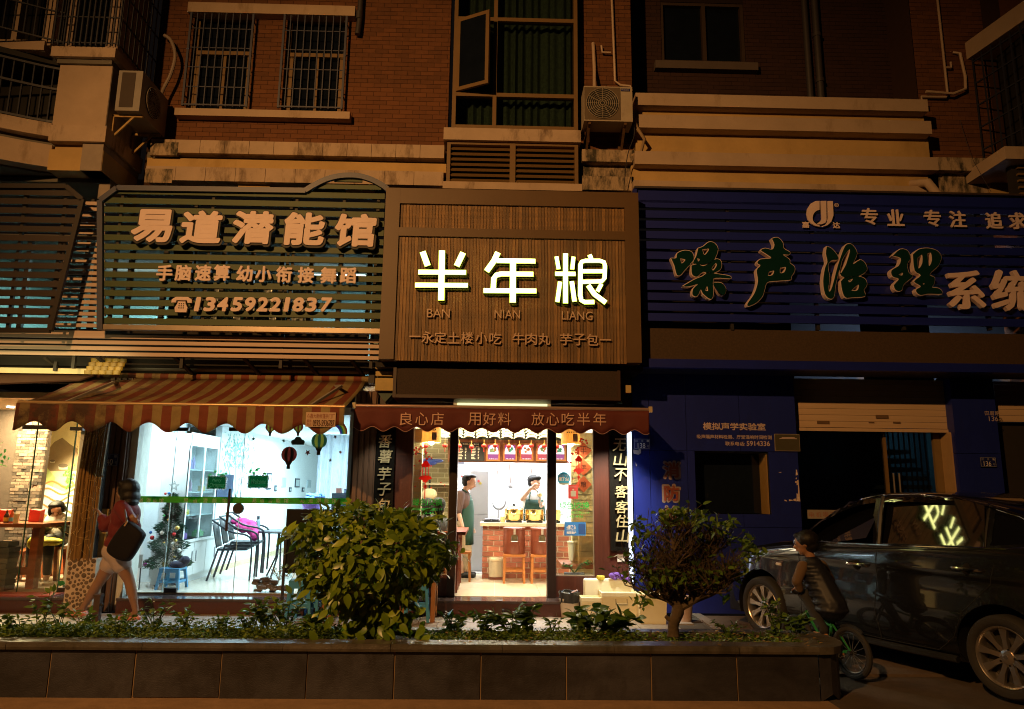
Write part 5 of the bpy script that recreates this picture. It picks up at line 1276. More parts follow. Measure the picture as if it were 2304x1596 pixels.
for x,y0,y1,lab in((216,1337,1400,'short dark steel post behind the planter near the walking woman'),(1122,1351,1395,'short dark steel post behind the planter in front of the shop doorway')):
 p=G(x,y1,ZS);zt__=W(x,y0,p.y).z
 t=thing('bollard',lab,'bollard',(p.x,p.y,ZS),'dark steel posts behind the planter')
 MB().box(p.x-.035,p.x+.035,p.y-.035,p.y+.035,ZS,zt__-.02).build('shaft',M('brown_steel',(.06,.03,.02),.5),t)
 MB().box(p.x-.042,p.x+.042,p.y-.042,p.y+.042,zt__-.02,zt__).build('cap',M('brown_steel',(.06,.03,.02),.5),t)
 MB(True).ball((p.x+.045,p.y,zt__-.12),.02,6).build('knob',bracketm,t)
 # wooden shop: inside
warmw=M('warm_white_wall',(.78,.72,.60),.7,var=.04)
kitchw=M('kitchen_white_wall',(.80,.80,.80),.5,var=.03)
wood_o=M('orange_wood',(.42,.16,.045),.35,var=.25,sc_=5,stretch=(6,6,1))
wood_b=M('brown_shop_wood',(.20,.07,.03),.4,var=.25,sc_=5,stretch=(1,6,6))
LX0,LX1=-1.80,1.72
rm=thing('noodle_shop_room','bright warm room of the wooden shop with kitchen at the back','room',(0,YF+.1,ZF),kind='structure')
B('floor',M('floor_bed',(.5,.42,.3),.5),(LX0,LX1,YF+.05,13.6,.1,ZF-.006),rm)
for i in range(6):
 for j in range(6):
  x=-1.75+.6*i-.02;y=YF+.06+.62*j
  piece('floor_tile',warmtile,rm,max(LX0,x+.002),min(LX1,x+.598),y+.002,y+.618,ZF-.03,ZF)
B('ceiling',M('shop_ceiling',(.55,.5,.42),.8),(LX0,LX1,YF+.1,13.6,2.95,3.05),rm)
B('left_wall',warmw,(LX0-.1,LX0,YF+.1,13.6,0,3),rm);B('right_wall',warmw,(LX1,LX1+.1,YF+.1,13.6,0,3),rm)
B('kitchen_wall',kitchw,(LX0,LX1,13.5,13.6,0,3),rm)
B('kitchen_floor_step',M('grey_vinyl',(.35,.33,.3),.6),(LX0,LX1,12.2,13.5,ZF,ZF+.01),rm)
obrick=M('olive_brick',(.30,.26,.14),.8,var=.2,sc_=12,rnd=.25,bump=.3)
ybrick=M('lamplit_cream_brick',(.68,.56,.30),.8,var=.15,sc_=12,rnd=.12,bump=.3)  # brighter copy of the olive brick, lamplight put into the colour
omort=M('pale_mortar',(.62,.56,.40),.9)
def brickpier(label,px0,px1,Y,mat,mort,zt=2.4,bw=.20,bh=.062,gap=.014,dep=.12,z0=ZF):
 a,b=xx(px0,Y),xx(px1,Y);t=thing('brick_pier',label,'wall',((a+b)/2,Y,z0),'brick wall faces inside the wooden shop')
 B('mortar_bed',mort,(a,b,Y+.008,Y+dep,z0,zt),t)
 brickwork(t,mat,a,b,z0+.01,zt,Y,bw,bh,gap,.03);return t
brickpier('sunlit cream brick face inside the left shop window, at its left edge',905,946,10.0,ybrick,omort)
brickpier('olive brick wall seen through the left shop window behind the lantern sticker',938,1012,11.7,obrick,omort)
brickpier('cream brick wall behind the red diamond papers in the right shop window',1286,1352,10.35,ybrick,omort)
ca,cb_=xx(1087,11.6),xx(1300,11.6);zc=W(1150,1177,11.6).z
ct=thing('brick_counter','red brick kitchen counter with pale slab top','counter',((ca+cb_)/2,11.6,ZF))
B('mortar_bed',M('white_mortar',(.7,.6,.48),.9),(ca,cb_,11.61,12.1,ZF,zc-.05),ct)
rb=M('red_brick',(.42,.14,.08),.8,var=.2,sc_=12,rnd=.25,bump=.3)
brickwork(ct,rb,ca,cb_,ZF+.01,zc-.05,11.6,.165,.065,.016,.03)
B('top_slab',M('pale_slab',(.72,.60,.42),.4),(ca-.04,cb_+.02,11.56,12.2,zc-.05,zc),ct)
a,b=xx(1056,12.5),xx(1098,12.5);zt=W(1075,1060,12.5).z
fr=thing('steel_fridge','tall grey refrigerator with magnets behind the standing cook','fridge',((a+b)/2,12.5,ZF))
stm=M('grey_steel',(.42,.43,.47),.35,var=.04,spec=.5)
zz0=ZF+.02
for z1_ in(W(1075,1206,12.5).z,W(1075,1158,12.5).z,zt):
 B('door_panel',stm,(a,b,12.5,12.54,zz0,z1_-.006),fr);zz0=z1_
B('casing',M('fridge_casing',(.2,.2,.22),.5),(a+.003,b-.003,12.54,13.1,ZF,zt),fr)
for i,(x,y,c)in enumerate(((1039,1072,(.5,.1,.1)),(1041,1078,(.05,.1,.5)),(1045,1072,(.7,.4,.05)),(1077,1083,(.6,.1,.1)),(1081,1088,(.6,.5,.1)))):
 p=W(x,y,12.49);MB().lathe((p.x,12.485,p.z),[(.022,0),(.022,.012)],8,'y').build('magnet',M('magnet_%s'%'abcde'[i],c,.5),fr)
a,b,c,d=RC(1027,1040,1058,1100,12.8);t=thing('wall_shelf','steel wall shelf with bowls at the left of the kitchen','shelf',((a+b)/2,12.8,c))
B('shelf_board',stm,(a-.3,b-.05,12.6,13.0,W(1040,1052,12.8).z,W(1040,1049,12.8).z),t);B('rack',M('dark_rack',(.1,.1,.12),.5),(a-.3,b-.1,12.7,12.9,W(1040,1045,12.8).z,W(1040,1040,12.8).z),t)
ha,hb=xx(1004,11.2),xx(1277,11.2);hz0,hz1=W(1129,1041,11.2).z,W(1129,990,11.2).z
hd=thing('menu_header','brown wood header with black menu board and five lit dish pictures','menu board',((ha+hb)/2,11.2,hz0))
B('board',wood_b,(ha,hb,11.2,11.26,hz0,hz1),hd)
a,b,c,d=RC(1027,996,1090,1038,11.2);mbd=B('menu_blackboard',M('chalk_black',(.018,.016,.014),.7),(a,b,11.185,11.2,c,d),hd)
chalk=M('chalk',(.75,.7,.55),.8)
text('半年粮-永定土楼小吃',1041,998,1078,1002,11.183,chalk,mbd,'lettering');text('手工米粉',1064,1003.5,1077,1006.5,11.183,chalk,mbd,'lettering')
m=MB();
for col_,x0_ in((0,1031),(1,1060)):
 for k in range(8):
  y=1008+3.4*k
  a,b,c,d=RC(x0_,y,x0_+R.uniform(7,12),y+1.5,11.18);m.box(a,b,11.182,11.184,c,d)
  a,b,c,d=RC(x0_+15,y,x0_+R.uniform(17,19),y+1.4,11.18);m.box(a,b,11.182,11.184,c,d)
m.build('chalk_lines',chalk,mbd,kind='stuff')
dish_cols=[(.35,.05,.25),(.32,.03,.22),(.5,.04,.1),(.55,.05,.08),(.35,.05,.25)]
for i,(x0,x1,lb)in enumerate(((1094,1125,'牛肉丸 ¥10'),(1132,1163,'芋子包'),(1169,1200,'牛肉粉'),(1206,1237,'番薯粉'),(1243,1273,'梅干'))):
 a,b,c,d=RC(x0,998,x1,1038,11.2)
 f=MB().box(a,a+.025,11.17,11.2,c,d).box(b-.025,b,11.17,11.2,c,d).box(a+.025,b-.025,11.172,11.2,c,c+.025).box(a+.025,b-.025,11.172,11.2,d-.025,d).build('picture_frame',wood_o,hd)
 B('lit_picture',EM('dish_purple_%d'%i,dish_cols[i],1.3),(a+.025,b-.025,11.18,11.2,c+.025,d-.025),f)
 xm_=(a+b)/2;zz_=c+.06;w_=(b-a)*.40
 p=[(xm_+w_*math.cos(k*PI/10),zz_+.045+(d-c)*.55*math.sin(k*PI/10))for k in range(11)]
 MB().prism(p,11.176,11.18).build('plate',EM('dish_white',(1,.93,.9),1.6),f)
 mm=MB()
 for k in range(6):mm.ball((xm_+R.uniform(-.04,.04),11.17,zz_+.10+R.uniform(-.02,.04)),.018,5,(1.2,.2,1))
 mm.build('food',M('food_%d'%(i%3),((.2,.3,.12),(.05,.3,.2),(.5,.2,.08))[i%3],.6),f,kind='stuff')
 text(lb,x0+6,1031,x1-6,1035,11.174,EM('dish_text',(1,.9,.9),1.3),f,'lettering')
ev=thing('tiled_eave','row of pale curved roof tiles above the menu header','eave',((ha+hb)/2,11.0,hz1))
tm=M('pale_roof_tile',(.66,.68,.50),.6,rnd=.15)
tme=bpy.data.meshes.new('tile');b_=MB(True);rr0=.085
rows=[]
for y in(0,.12):
 rows.append([(rr0*math.cos(PI*i/8),y,rr0*.62*math.sin(PI*i/8))for i in range(9)])
b_.sweep(rows);rows2=[[(x*.80,y,z*.45)for x,y,z in r]for r in rows];b_.sweep([r[::-1]for r in rows2]);b_.sweep([rows[0][::-1],rows2[0][::-1]])
tme.from_pydata(b_.v,[],b_.f);tme.materials.append(tm)
for k in range(13):
 x=xx(938+28.6*k,10.95)
 for j in range(4):
  o=bpy.data.objects.new('tile',tme);col.objects.link(o);o.parent=ev
  o.location=Vector((x+R.uniform(-.008,.008),10.95+.05*j,hz1+.01+.045*j))-ev.location;o.rotation_euler=(.0,R.uniform(-.06,.06),0);o.scale=(1.0,1,1.05)
B('eave_back',M('dark_slats',(.06,.06,.04),.8),(ha,hb,11.22,11.3,hz1,2.95),ev)
lanr=M('red_lantern_silk',(.60,.025,.015),.5,spec=.4);lgold=M('lantern_gold',(.7,.4,.08),.4)
lt=None
for k,(x,y)in enumerate(((958,1004),(1001,1003),(1033.6,1004),(1061,1006),(1089,1003.5),(1114,1003),(1145,1004),(1169,1006),(1195,1003.5),(1224.5,1004),(1253,1005))):
 p=W(x,y,10.7)
 lab=['small red lantern at the left of the left window, faint behind glass','small red lantern hanging at the right side of the left window','red lantern over the left end of the black menu board','red lantern over the middle of the black menu board','red lantern over the right end of the black menu board','red lantern before the first dish picture','red lantern before the second dish picture','red lantern before the left side of the third dish picture','red lantern before the right side of the third dish picture','red lantern before the fourth dish picture','red lantern before the picture seen through the right window'][k]
 if lt is None:
  lt=thing('lantern',lab,'lantern',p,'little red lanterns strung under the eave');L0=lt.location.copy()
  MB(True).ball((p.x,p.y,p.z),.038,10,(1,1,.78)).build('silk',lanr,lt)
  MB(True).lathe((p.x,p.y,p.z+.027),[(.014,0),(.014,.01)],8).lathe((p.x,p.y,p.z-.037),[(.014,0),(.014,.01)],8).build('rims',lgold,lt,kind='stuff')
  MB().tube([(p.x,p.y,p.z+.03),(p.x,p.y,p.z+.09)],.003,4).build('cord',lgold,lt);MB().tube([(p.x,p.y,p.z-.035),(p.x,p.y,p.z-.09)],.006,5).build('tassel',lanr,lt)
 else:
  c_=copy_tree(lt);c_.location=p;c_['label']=lab
um=M('dull_steel',(.35,.35,.37),.3,metal=.8)
for x,y0,y1,r,lab in((1117,1043,1068,.012,'dark handled utensil hanging by the fridge'),(1146,1043,1090,.05,'long ladle hanging on the white kitchen wall'),(1194,1043,1070,.03,'bunch of tongs hanging above the cook at the pots')):
 p=W(x,y0,13.3);q=W(x+3,y1,13.3);t=thing('hanging_utensil',lab,'utensil',(q.x,13.3,q.z))
 MB(True).tube([p,q],.012,6).build('handle',M('utensil_handle',(.12,.08,.07),.5),t);MB(True).ball((q.x,13.29,q.z-.03),r,6,(1,.5,1)).build('bowl',um,t)
p=W(1122,1131,13.3);t=thing('wall_pan','round white skimmer hanging with its handle down','pan',(p.x,13.3,p.z))
MB(True).lathe((p.x,13.28,p.z),[(.10,0),(.11,.02),(.10,.04)],20,'y').build('dish',M('pan_white',(.7,.72,.75),.4),t)
MB(True).lathe((p.x+.008,13.31,p.z-.01),[(.125,0),(.125,.02)],20,'y').build('rim',um,t);q=W(1121,1166,13.3);MB(True).tube([(p.x,13.3,p.z-.1),(q.x,13.3,q.z)],.012,6).build('handle',um,t)
potm=M('brass_pot',(.85,.62,.25),.22,metal=1,var=.08)
for i,(x0,x1,lid)in enumerate(((1135,1178,True),(1181,1224,False),(1228,1262,False))):
 a,b=xx(x0,11.85),xx(x1,11.85);cx0_,r=(a+b)/2,(b-a)/2;h=W(1150,1147,11.85).z-zc-.03
 t=thing('stock_pot',['brass pot with domed lid on the counter','open brass pot in front of the cook','third brass pot half hidden by the door post'][i],'pot',(cx0_,11.85,zc))
 MB(True).lathe((cx0_,11.85,zc+.03),[(r*.9,0),(r*.97,.02),(r*.97,h*.55),(r*1.01,h*.6),(r*.97,h*.65),(r*.97,h),(r*1.03,h+.005),(r*.9,h+.004)],28).build('body',potm,t)
 if lid:
  MB(True).lathe((cx0_,11.85,zc+.03+h),[(r,0),(r*.85,.03),(r*.4,.055),(r*.1,.06)],28).build('lid',potm,t);MB(True).lathe((cx0_,11.85,zc+.09+h),[(.012,0),(.02,.012),(.02,.028)],10).build('knob',black,t)
 for s in(-1,1):MB(True).tube([(cx0_+s*r,11.85,zc+h*.8),(cx0_+s*(r+.025),11.83,zc+h*.8),(cx0_+s*(r+.025),11.83,zc+h*.65),(cx0_+s*r,11.85,zc+h*.65)],.006,6).build('handle',um,t)
 MB().box(cx0_-r*.8,cx0_+r*.8,11.72,11.98,zc,zc+.03).build('burner',black,t)
a,b,c,d=RC(1088,1168,1125,1173,11.8);t=thing('steel_tray','dark tray with bowls at the left end of the counter','tray',((a+b)/2,11.8,zc));B('tray',black,(a,b,11.7,11.95,zc,zc+.02),t)
for k in(0.25,.72):MB(True).lathe((a+(b-a)*k,11.8,zc+.02),[(.05,0),(.065,.03),(.062,.03),(.04,.01)],14).build('bowl',um,t)
p=W(1131,1170,11.75);MB(True).lathe((p.x,11.75,zc),[(.035,0),(.04,.04),(.035,.09),(.02,.1)],12).build('cruet',M('yellow_ceramic',(.7,.55,.25),.3),None,'small yellow cruet on the counter between the tray and the lidded pot','cruet')
bar_m=M('brown_barrel',(.20,.055,.030),.35,var=.08)
stool_t=None
for i,(x0,x1)in enumerate(((1133,1182),(1194,1243))):
 a,b=xx(x0,11.2),xx(x1,11.2);cx0_=(a+b)/2;r=(b-a)/2;z0=W(1160,1246,11.2).z;z1=W(1160,1186,11.2).z
 t=thing('insulated_barrel',['brown insulated barrel with a steel latch, fully seen in the doorway','brown insulated barrel half hidden by the right door post'][i],'barrel',(cx0_,11.2,z0),'brown insulated barrels on stools')
 MB(True).lathe((cx0_,11.2,z0),[(r*.95,0),(r,.02),(r,z1-z0-.04)],28).build('body',bar_m,t);MB(True).lathe((cx0_,11.2,z1-.04),[(r*1.03,0),(r*1.03,.03),(r*.9,.04)],28).build('lid',bar_m,t)
 MB().box(cx0_-.014,cx0_+.018,11.2-r-.02,11.2-r+.01,z1-.10,z1-.02).build('strap',M('strap_grey',(.4,.35,.3),.4),t)
 MB().box(cx0_-.045,cx0_+.045,11.2-r-.012,11.2-r+.01,z1-.19,z1-.11).build('latch_plate',M('latch_dark',(.10,.08,.04),.4),t)
 MB(True).tube([(cx0_-.045,11.2-r-.02,z1-.13),(cx0_-.05,11.2-r-.02,z1-.2),(cx0_+.05,11.2-r-.02,z1-.2),(cx0_+.045,11.2-r-.02,z1-.13)],.005,6).build('wire_latch',um,t)
 s=thing('wooden_stool',['square orange wooden stool under the fully seen barrel','square orange wooden stool under the barrel by the right door post'][i],'stool',(cx0_,11.2,ZF),'orange wooden stools by the counter')
 B('seat',wood_o,(cx0_-r*1.0,cx0_+r*1.0,11.2-r,11.2+r,z0-.035,z0),s)
 for sx in(-1,1):
  for sy in(-1,1):MB().bar((cx0_+sx*r*.9,11.2+sy*r*.9,ZF),(cx0_+sx*r*.85,11.2+sy*r*.85,z0-.035),.035).build('leg',wood_o,s)
 for sy in(-1,1):MB().bar((cx0_-r*.85,11.2+sy*r*.88,ZF+.18),(cx0_+r*.85,11.2+sy*r*.88,ZF+.18),.02,.035).build('stretcher',wood_o,s)
p=G(1116,1303,ZF);t=thing('waste_bin','cream bin with brown base beside the brick counter','bin',(p.x,p.y,ZF));r=.12;h=W(1116,1252,p.y).z-ZF
MB(True).lathe((p.x,p.y,ZF+.04),[(r*.95,0),(r,h-.1)],22).build('body',M('cream_plastic',(.68,.58,.40),.4),t);MB(True).lathe((p.x,p.y,ZF),[(r*1.0,0),(r,.04)],22).build('base',bar_m,t)
MB(True).lathe((p.x,p.y,ZF+h-.06),[(r*1.04,0),(r*1.04,.03),(r*.9,.05)],22).build('lid',M('cream_plastic',(.68,.58,.40),.4),t)
tabw=M('dark_red_table',(.22,.055,.025),.3,var=.25,sc_=4,stretch=(6,1,1))
zt=W(1040,1197,10.0).z
tx1=xx(1049,10.0)
tb=thing('dining_table','dark red wooden table inside the doorway at the left','table',(tx1-.5,10.4,ZF))
B('tabletop',tabw,(-1.65,tx1,9.98,11.2,zt-.04,zt),tb)
for y in(10.05,10.35,10.7,11.1):
 for x in(tx1-.12,-1.5):MB().bar((x,y,ZF),(x,y,zt-.04),.05).build('leg',tabw,tb)
for i,(y,x)in enumerate(((9.95,tx1-.30),(11.3,tx1-.10))):
 s=thing('wooden_stool',['dark wooden stool at the table just inside the doorway','wooden stool beside the standing cook'][i],'stool',(x,y,ZF),'wooden stools at the dining table')
 B('seat',wood_o,(x-.14,x+.14,y-.14,y+.14,ZF+.40,ZF+.43),s)
 for sx in(-1,1):
  for sy in(-1,1):MB().bar((x+sx*.13,y+sy*.13,ZF),(x+sx*.11,y+sy*.11,ZF+.40),.03).build('leg',wood_o,s)
for i,(x0,x1,y0,y1,on)in enumerate(((949,993,960,996,1),(1262,1306,966,1000,1))):
 a,b,c,d=RC(x0,y0,x1,y1,10.0);cx0_=(a+b)/2;r=(b-a)/2
 t=thing('pendant_lamp',['lit paper-shaded pendant lamp in the left shop window','lit paper-shaded pendant lamp in the right shop window'][i],'lamp',(cx0_,10.0,c),'paper-shaded pendant lamps')
 b_=MB(True);n=28
 b_.lathe((cx0_,10.0,c),[(r,0),(r*.92,d-c),(r*.90,d-c),(r*.98,0)],n);b_.f=b_.f[:-2]
 b_.build('shade',TL('kraft_shade',(.70,.48,.22),.5),t)
 for k,dx in enumerate((-.06,-.03,0,.03,.06)):MB().box(cx0_+dx-.004,cx0_+dx+.006,10.0-r-.004,10.0-r*.8,d-.06,d-.045).build('slot',black,t)
 MB().box(cx0_+.02,cx0_+.08,10.0-r-.002,10.0-r*.8,c+.03,c+.13).build('door_print',M('shade_print',(.2,.05,.03),.8),t)
 MB().box(cx0_+.03,cx0_+.07,10.0-r-.005,10.0-r*.8,c+.045,c+.12).build('window_print',M('shade_print_b',(.6,.5,.35)),t)
 MB(True).ball((cx0_,10.0,c+.01),.045,8).build('bulb',EM('warm_bulb',(1,.9,.6),30),t)
 lamp('pendant_light','POINT',(cx0_,10.0,c+.03),95,(1,.85,.5),.05)
lamp('shop_ceiling_light','AREA',(-.1,10.6,2.85),170,(1,.84,.56),(2.2,.9),aim=(-.1,10.6,0))
lamp('kitchen_light','AREA',(.2,12.5,2.85),230,(.92,.96,1),(2.6,.6),aim=(.2,12.7,0))
a,b,c,d=RC(958,1088,1010,1091,11.5);t=thing('wall_shelf','shelf with blue bags on the olive brick wall','shelf',((a+b)/2,11.5,c));B('shelf_board',M('pale_board',(.6,.55,.4),.5),(a,b,11.45,11.69,c,d),t)
bagm=M('blue_bag',(.04,.09,.45),.35,var=.5,sc_=12)
p=W(964,1040,11.5);MB(True).ball((p.x,11.5,p.z),.12,8,(1.2,.6,.5)).ball((p.x+.12,11.5,p.z+.02),.08,8,(1.4,.6,.4)).build('blue_plastic',bagm,None,'crumpled blue plastic bags hung behind the red lantern sticker','bag')
p=W(971,1098,11.5);t=thing('hanging_bag','pale pouch bag hanging on the olive brick wall','bag',(p.x,11.5,p.z-.1));MB(True).ball((p.x-.03,11.5,p.z-.10),.11,10,(1.1,.5,.85)).build('pouch',M('pouch',(.62,.55,.36),.7),t);MB().bar((p.x-.03,11.5,p.z-.02),(p.x-.03,11.5,p.z+.12),.03).build('strap',black,t)
# stickers on the two windows
YK=YF+.018
red_p=TL('red_paper',(.65,.05,.03),.5);blk_p=M('branch_black',(.03,.015,.01),.6)
def blossom_branch(x0,y0,pts,fl,label,mir=1):
 p0=W(x0,y0,YK);t=thing('branch_sticker',label,'sticker',(p0 .x,YK,p0 .z),'plum branch stickers on the shop windows')
 m=MB();q=[W(x,y,YK)for x,y in pts];
 for a,b in zip(q,q[1:]):m.bar((a.x,YK,a.z),(b.x,YK,b.z),.008,.002,up=(0,1,0))
 m.build('branch',blk_p,t)
 m=MB()
 for x,y in fl:
  p=W(x,y,YK)
  for k in range(4):m.ball((p.x+R.uniform(-.012,.012),YK-.003,p.z+R.uniform(-.012,.012)),.009,4,(1,.2,1))
 m.build('blossoms',red_p,t,kind='stuff')
blossom_branch(925,1026,[(925,1026),(934,1021),(946,1021),(956,1027),(966,1030)],[(932,1013),(936,1008),(942,1012),(947,1004),(951,1008),(935,1020),(939,1017),(957,1022),(960,1019),(965,1028),(970,1032),(962,1034),(943,1037),(956,1016)],'plum branch sticker at the upper left of the left shop window')
blossom_branch(1331,1010,[(1331,1011),(1320,1006),(1310,1004),(1302,1007),(1296,1012)],[(1305,993),(1312,990),(1318,992),(1309,996),(1320,997),(1300,1008),(1297,1013),(1295,1019),(1290,1022),(1300,1021),(1286,1020),(1308,988),(1284,1040),(1278,1040)],'plum branch sticker at the upper right of the right shop window')
def paper_lantern(cx,cy_,s,label):
 p=W(cx,cy_,YK);t=thing('lantern_sticker',label,'sticker',(p.x,YK,p.z),'red paper-cut lantern stickers');k=s/168
 def pr(pts,nm):
  MB().prism([(p.x+x*k,p.z+z*k)for x,z in pts],YK-.003,YK).build(nm,red_p,t)
 pr([(-7,10),(7,10),(9,14),(5,18),(3,22),(-3,22),(-5,18),(-9,14)],'crown')
 pr([(-6,-15),(-3,-19),(3,-19),(6,-15),(13,-12),(10,-8),(6,-6),(-6,-6),(-10,-8),(-13,-12)],'bowl')
 for x in(-6,0,6):pr([(x-.8,-6),(x+.8,-6),(x+.8,10),(x-.8,10)],'rib')
 pr([(-1,-50),(1,-50),(1,-19),(-1,-19)],'tassel');pr([(-3,-30),(3,-30),(3,-24),(-3,-24)],'knot');pr([(-1,22),(1,22),(1,38),(-1,38)],'string')
paper_lantern(957.5,1063,1.15,'red paper-cut lantern sticker on the left shop window')
paper_lantern(1302,1048,.95,'red paper-cut lantern sticker on the right shop window')
m=MB()
for x,y in((932,1048),(970,1049),(934,1095),(970,1098),(946,1060),(992,1086),(1000,1092),(1292,1062),(1290,1078)):
 p=W(x,y,YK);m.ball((p.x,YK,p.z),.010,4,(1,.2,1))
m.build('petal_stickers',red_p,None,'scattered small red petal stickers on the shop windows','stickers',kind='stuff')
grt=TL('green_vinyl_text',(.03,.45,.06),.5)
for i,(x0,lab,ys)in enumerate(((929,'green lettering about green exchange on the left shop window',1130),(1259.5,'green lettering about green exchange on the right shop window',1137.5))):
 p=W(x0+33,ys,YK);t=thing('window_lettering',lab,'lettering',(p.x,YK,p.z),'green lettering on the shop windows')
 for ch,x in zip('绿色交换',(7,23,43,59)):text(ch,x0+x-7.5,ys-8,x0+x+7.5,ys+8,YK-.002,grt,t,'character',bold=.002 if i==0 else .001)
 text('|',x0+33-.6,ys-7,x0+33+.6,ys+7,YK-.002,grt,t,'divider')
 text('半年粮绿色艾服公 19',x0-2,ys+13,x0+66,ys+19,YK-.002,grt,t,'lettering');text('(42-45)',x0+16,ys+22,x0+52,ys+29,YK-.002,grt,t,'lettering')
for ch,y,lab in zip('半年粮',(1014,1052,1090),('topmost red diamond paper on the cream brick, blossoms before it','middle red diamond paper with a black character','lowest red diamond paper with a black character')):
 Y=10.33;p=W(1313,y,Y);r=.115;t=thing('diamond_paper',lab,'paper',(p.x,Y,p.z),'red diamond papers')
 MB().prism([(p.x,p.z-r),(p.x+r,p.z),(p.x,p.z+r),(p.x-r,p.z)],Y-.004,Y-.001).build('paper',M('orange_red_paper',(.62,.13,.05),.7),t)
 text(ch,1313-6.5,y-7,1313+6.5,y+7,Y-.006,M('brush_ink',(.08,.02,.015),.8),t,'character')
p=W(1268.5,1077,YK);t=thing('round_sticker','round blue sticker on the right shop window','sticker',(p.x,YK,p.z))
MB().lathe((p.x,YK-.003,p.z),[(.085,0),(.085,.003)],28,'y').build('disc',TL('sticker_blue',(.06,.35,.5),.4),t)
text('手机下单',1258,1067,1279,1073,YK-.005,wprint,t,'lettering');text('饿了么!',1257,1073.5,1280,1082,YK-.006,wprint,t,'lettering',bold=.002)
a,b,c,d=RC(1258,1087,1281,1091,YK-.004);B('ribbon',TL('sticker_ribbon',(.65,.6,.4)),(a,b,YK-.006,YK-.003,c,d),t)
a,b,c,d=RC(1278.5,1091,1300.5,1122.5,YK);t=thing('red_poster','small red card poster with a pale square on the right shop window','poster',((a+b)/2,YK,c))
B('card',TL('card_red',(.45,.04,.03),.35),(a,b,YK-.002,YK,c,d),t);w_=b-a;B('pale_square',TL('card_pale',(.6,.5,.35)),(a+w_*.25,b-w_*.22,YK-.004,YK-.002,c+.03,c+.03+w_*.55),t)
MB().lathe((a+w_*.5,YK-.004,d-.065),[(.012,0),(.012,.002)],12,'y').build('dot',TL('card_pale',(.6,.5,.35)),t);B('title',TL('card_title',(.6,.2,.15)),(a+.02,b-.02,YK-.004,YK-.002,d-.035,d-.022),t)
a,b,c,d=RC(1270,1175,1318,1205.5,YK);t=thing('blue_poster','blue delivery poster with white lettering on the right shop window','poster',((a+b)/2,YK,c))
B('card',TL('card_blue',(.04,.2,.5),.3),(a,b,YK-.002,YK,c,d),t);text('e饿了么',1275,1182,1296,1190,YK-.004,wprint,t,'lettering',bold=.001);text('叫外卖上饿了么',1275,1190.5,1295,1194,YK-.004,wprint,t,'lettering');text('推荐商户',1275,1196,1296,1202,YK-.004,wprint,t,'lettering',bold=.001)
B('picture',M('card_pic',(.02,.06,.2),.5),(a+(b-a)*.66,b-.01,YK-.004,YK-.002,c+.02,d-.02),t)
a,b,c,d=RC(1277,1218,1300,1262,10.4);r=(b-a)/2
MB(True).lathe(((a+b)/2,10.4,c),[(r*.75,0),(r,d-c-.02),(r*1.12,d-c-.02),(r*1.12,d-c)],18).build('white_pail',M('cream_white_plastic',(.75,.68,.5),.4),None,'tall white pail on the low ledge in the right shop window','pail')  # plain even cream-white plastic
for i,(y0,y1)in enumerate(((1206,1240),(1241,1266))):
 a,b,c,d=RC(1303,y0,1334,y1,10.25);t=thing('wooden_box',['upper of two pale wooden boxes stacked in the right window','lower of two pale wooden boxes stacked in the right window'][i],'box',((a+b)/2,10.25,c),'pale wooden boxes')
 B('front_board',M('pale_box_wood',(.45,.32,.15),.6,var=.2,stretch=(1,6,6)),(a,b+.1,10.25,10.32,c,d),t)
B('low_ledge',wood_b,(xx(1262,10.3),xx(1345,10.3),10.2,10.9,ZF+.3,ZF+.36),None,label='low dark ledge inside the right shop window',cat='ledge')
# learning centre: inside
cw=M('cool_white_wall',(.72,.78,.80),.6,var=.03)
EX0,EX1,EYb=-4.42,-1.95,18.5
er=thing('learning_centre_room','bright cool-white room of the learning centre','room',(-3,YF+.1,ZF),kind='structure')
B('floor',M('cream_vinyl',(.50,.46,.38),.22,var=.06,sc_=2),(-5.6,EX1,YF+.06,EYb,.1,ZF),er)
B('wall_mural_side',cw,(EX0-.1,EX0,11.9,EYb,ZF,2.6),er);B('right_wall',cw,(EX1,EX1+.1,YF+.1,EYb,ZF,2.6),er);B('far_wall',cw,(EX0,EX1,EYb,EYb+.1,ZF,2.6),er)
B('ceiling',cw,(-5.6,EX1,YF+.1,EYb,2.55,2.65),er);B('far_left_wall',cw,(-5.5,-5.4,YF+.1,11.9,ZF,2.6),er)
B('skirting',M('skirting_beige',(.5,.4,.25),.5),(EX0,EX0+.015,11.9,EYb,ZF,ZF+.09),er)
B('partition_wall',cw,(xx(300,10.9),xx(372,10.9),10.9,10.96,ZF,2.55),er)
B('partition_wall',M('pale_blue_wall',(.55,.68,.74),.5),(xx(373,11.0),xx(402,11.0),10.97,11.03,ZF,2.55),er)
cbm=M('white_laminate',(.74,.76,.76),.35,var=.03)
cab=thing('display_cabinet','white display cabinet with glass doors and a cupboard base','cabinet',(EX0+.05,10.8,ZF))
X_=-4.36;y0,y1=10.55,11.85
zb=WX(440,1212,X_).z
B('base_carcass',cbm,(X_-.4,X_,y0,y1,ZF+.08,zb),cab);B('plinth',cbm,(X_-.38,X_-.03,y0+.02,y1-.02,ZF,ZF+.08),cab)
for k in range(3):
 a=y0+(y1-y0)*k/3;d_=B('door',cbm,(X_+.002,X_+.018,a+.005,a+(y1-y0)/3-.005,ZF+.10,zb-.04),cab)
 B('handle',um,(X_+.018,X_+.03,a+(.35 if k!=1 else .06),a+(.37 if k!=1 else .08),zb-.32,zb-.17),d_)
B('base_top',cbm,(X_-.42,X_+.03,y0-.02,y1+.02,zb-.035,zb),cab)
ya,yb_=10.6,11.65;zt=2.33
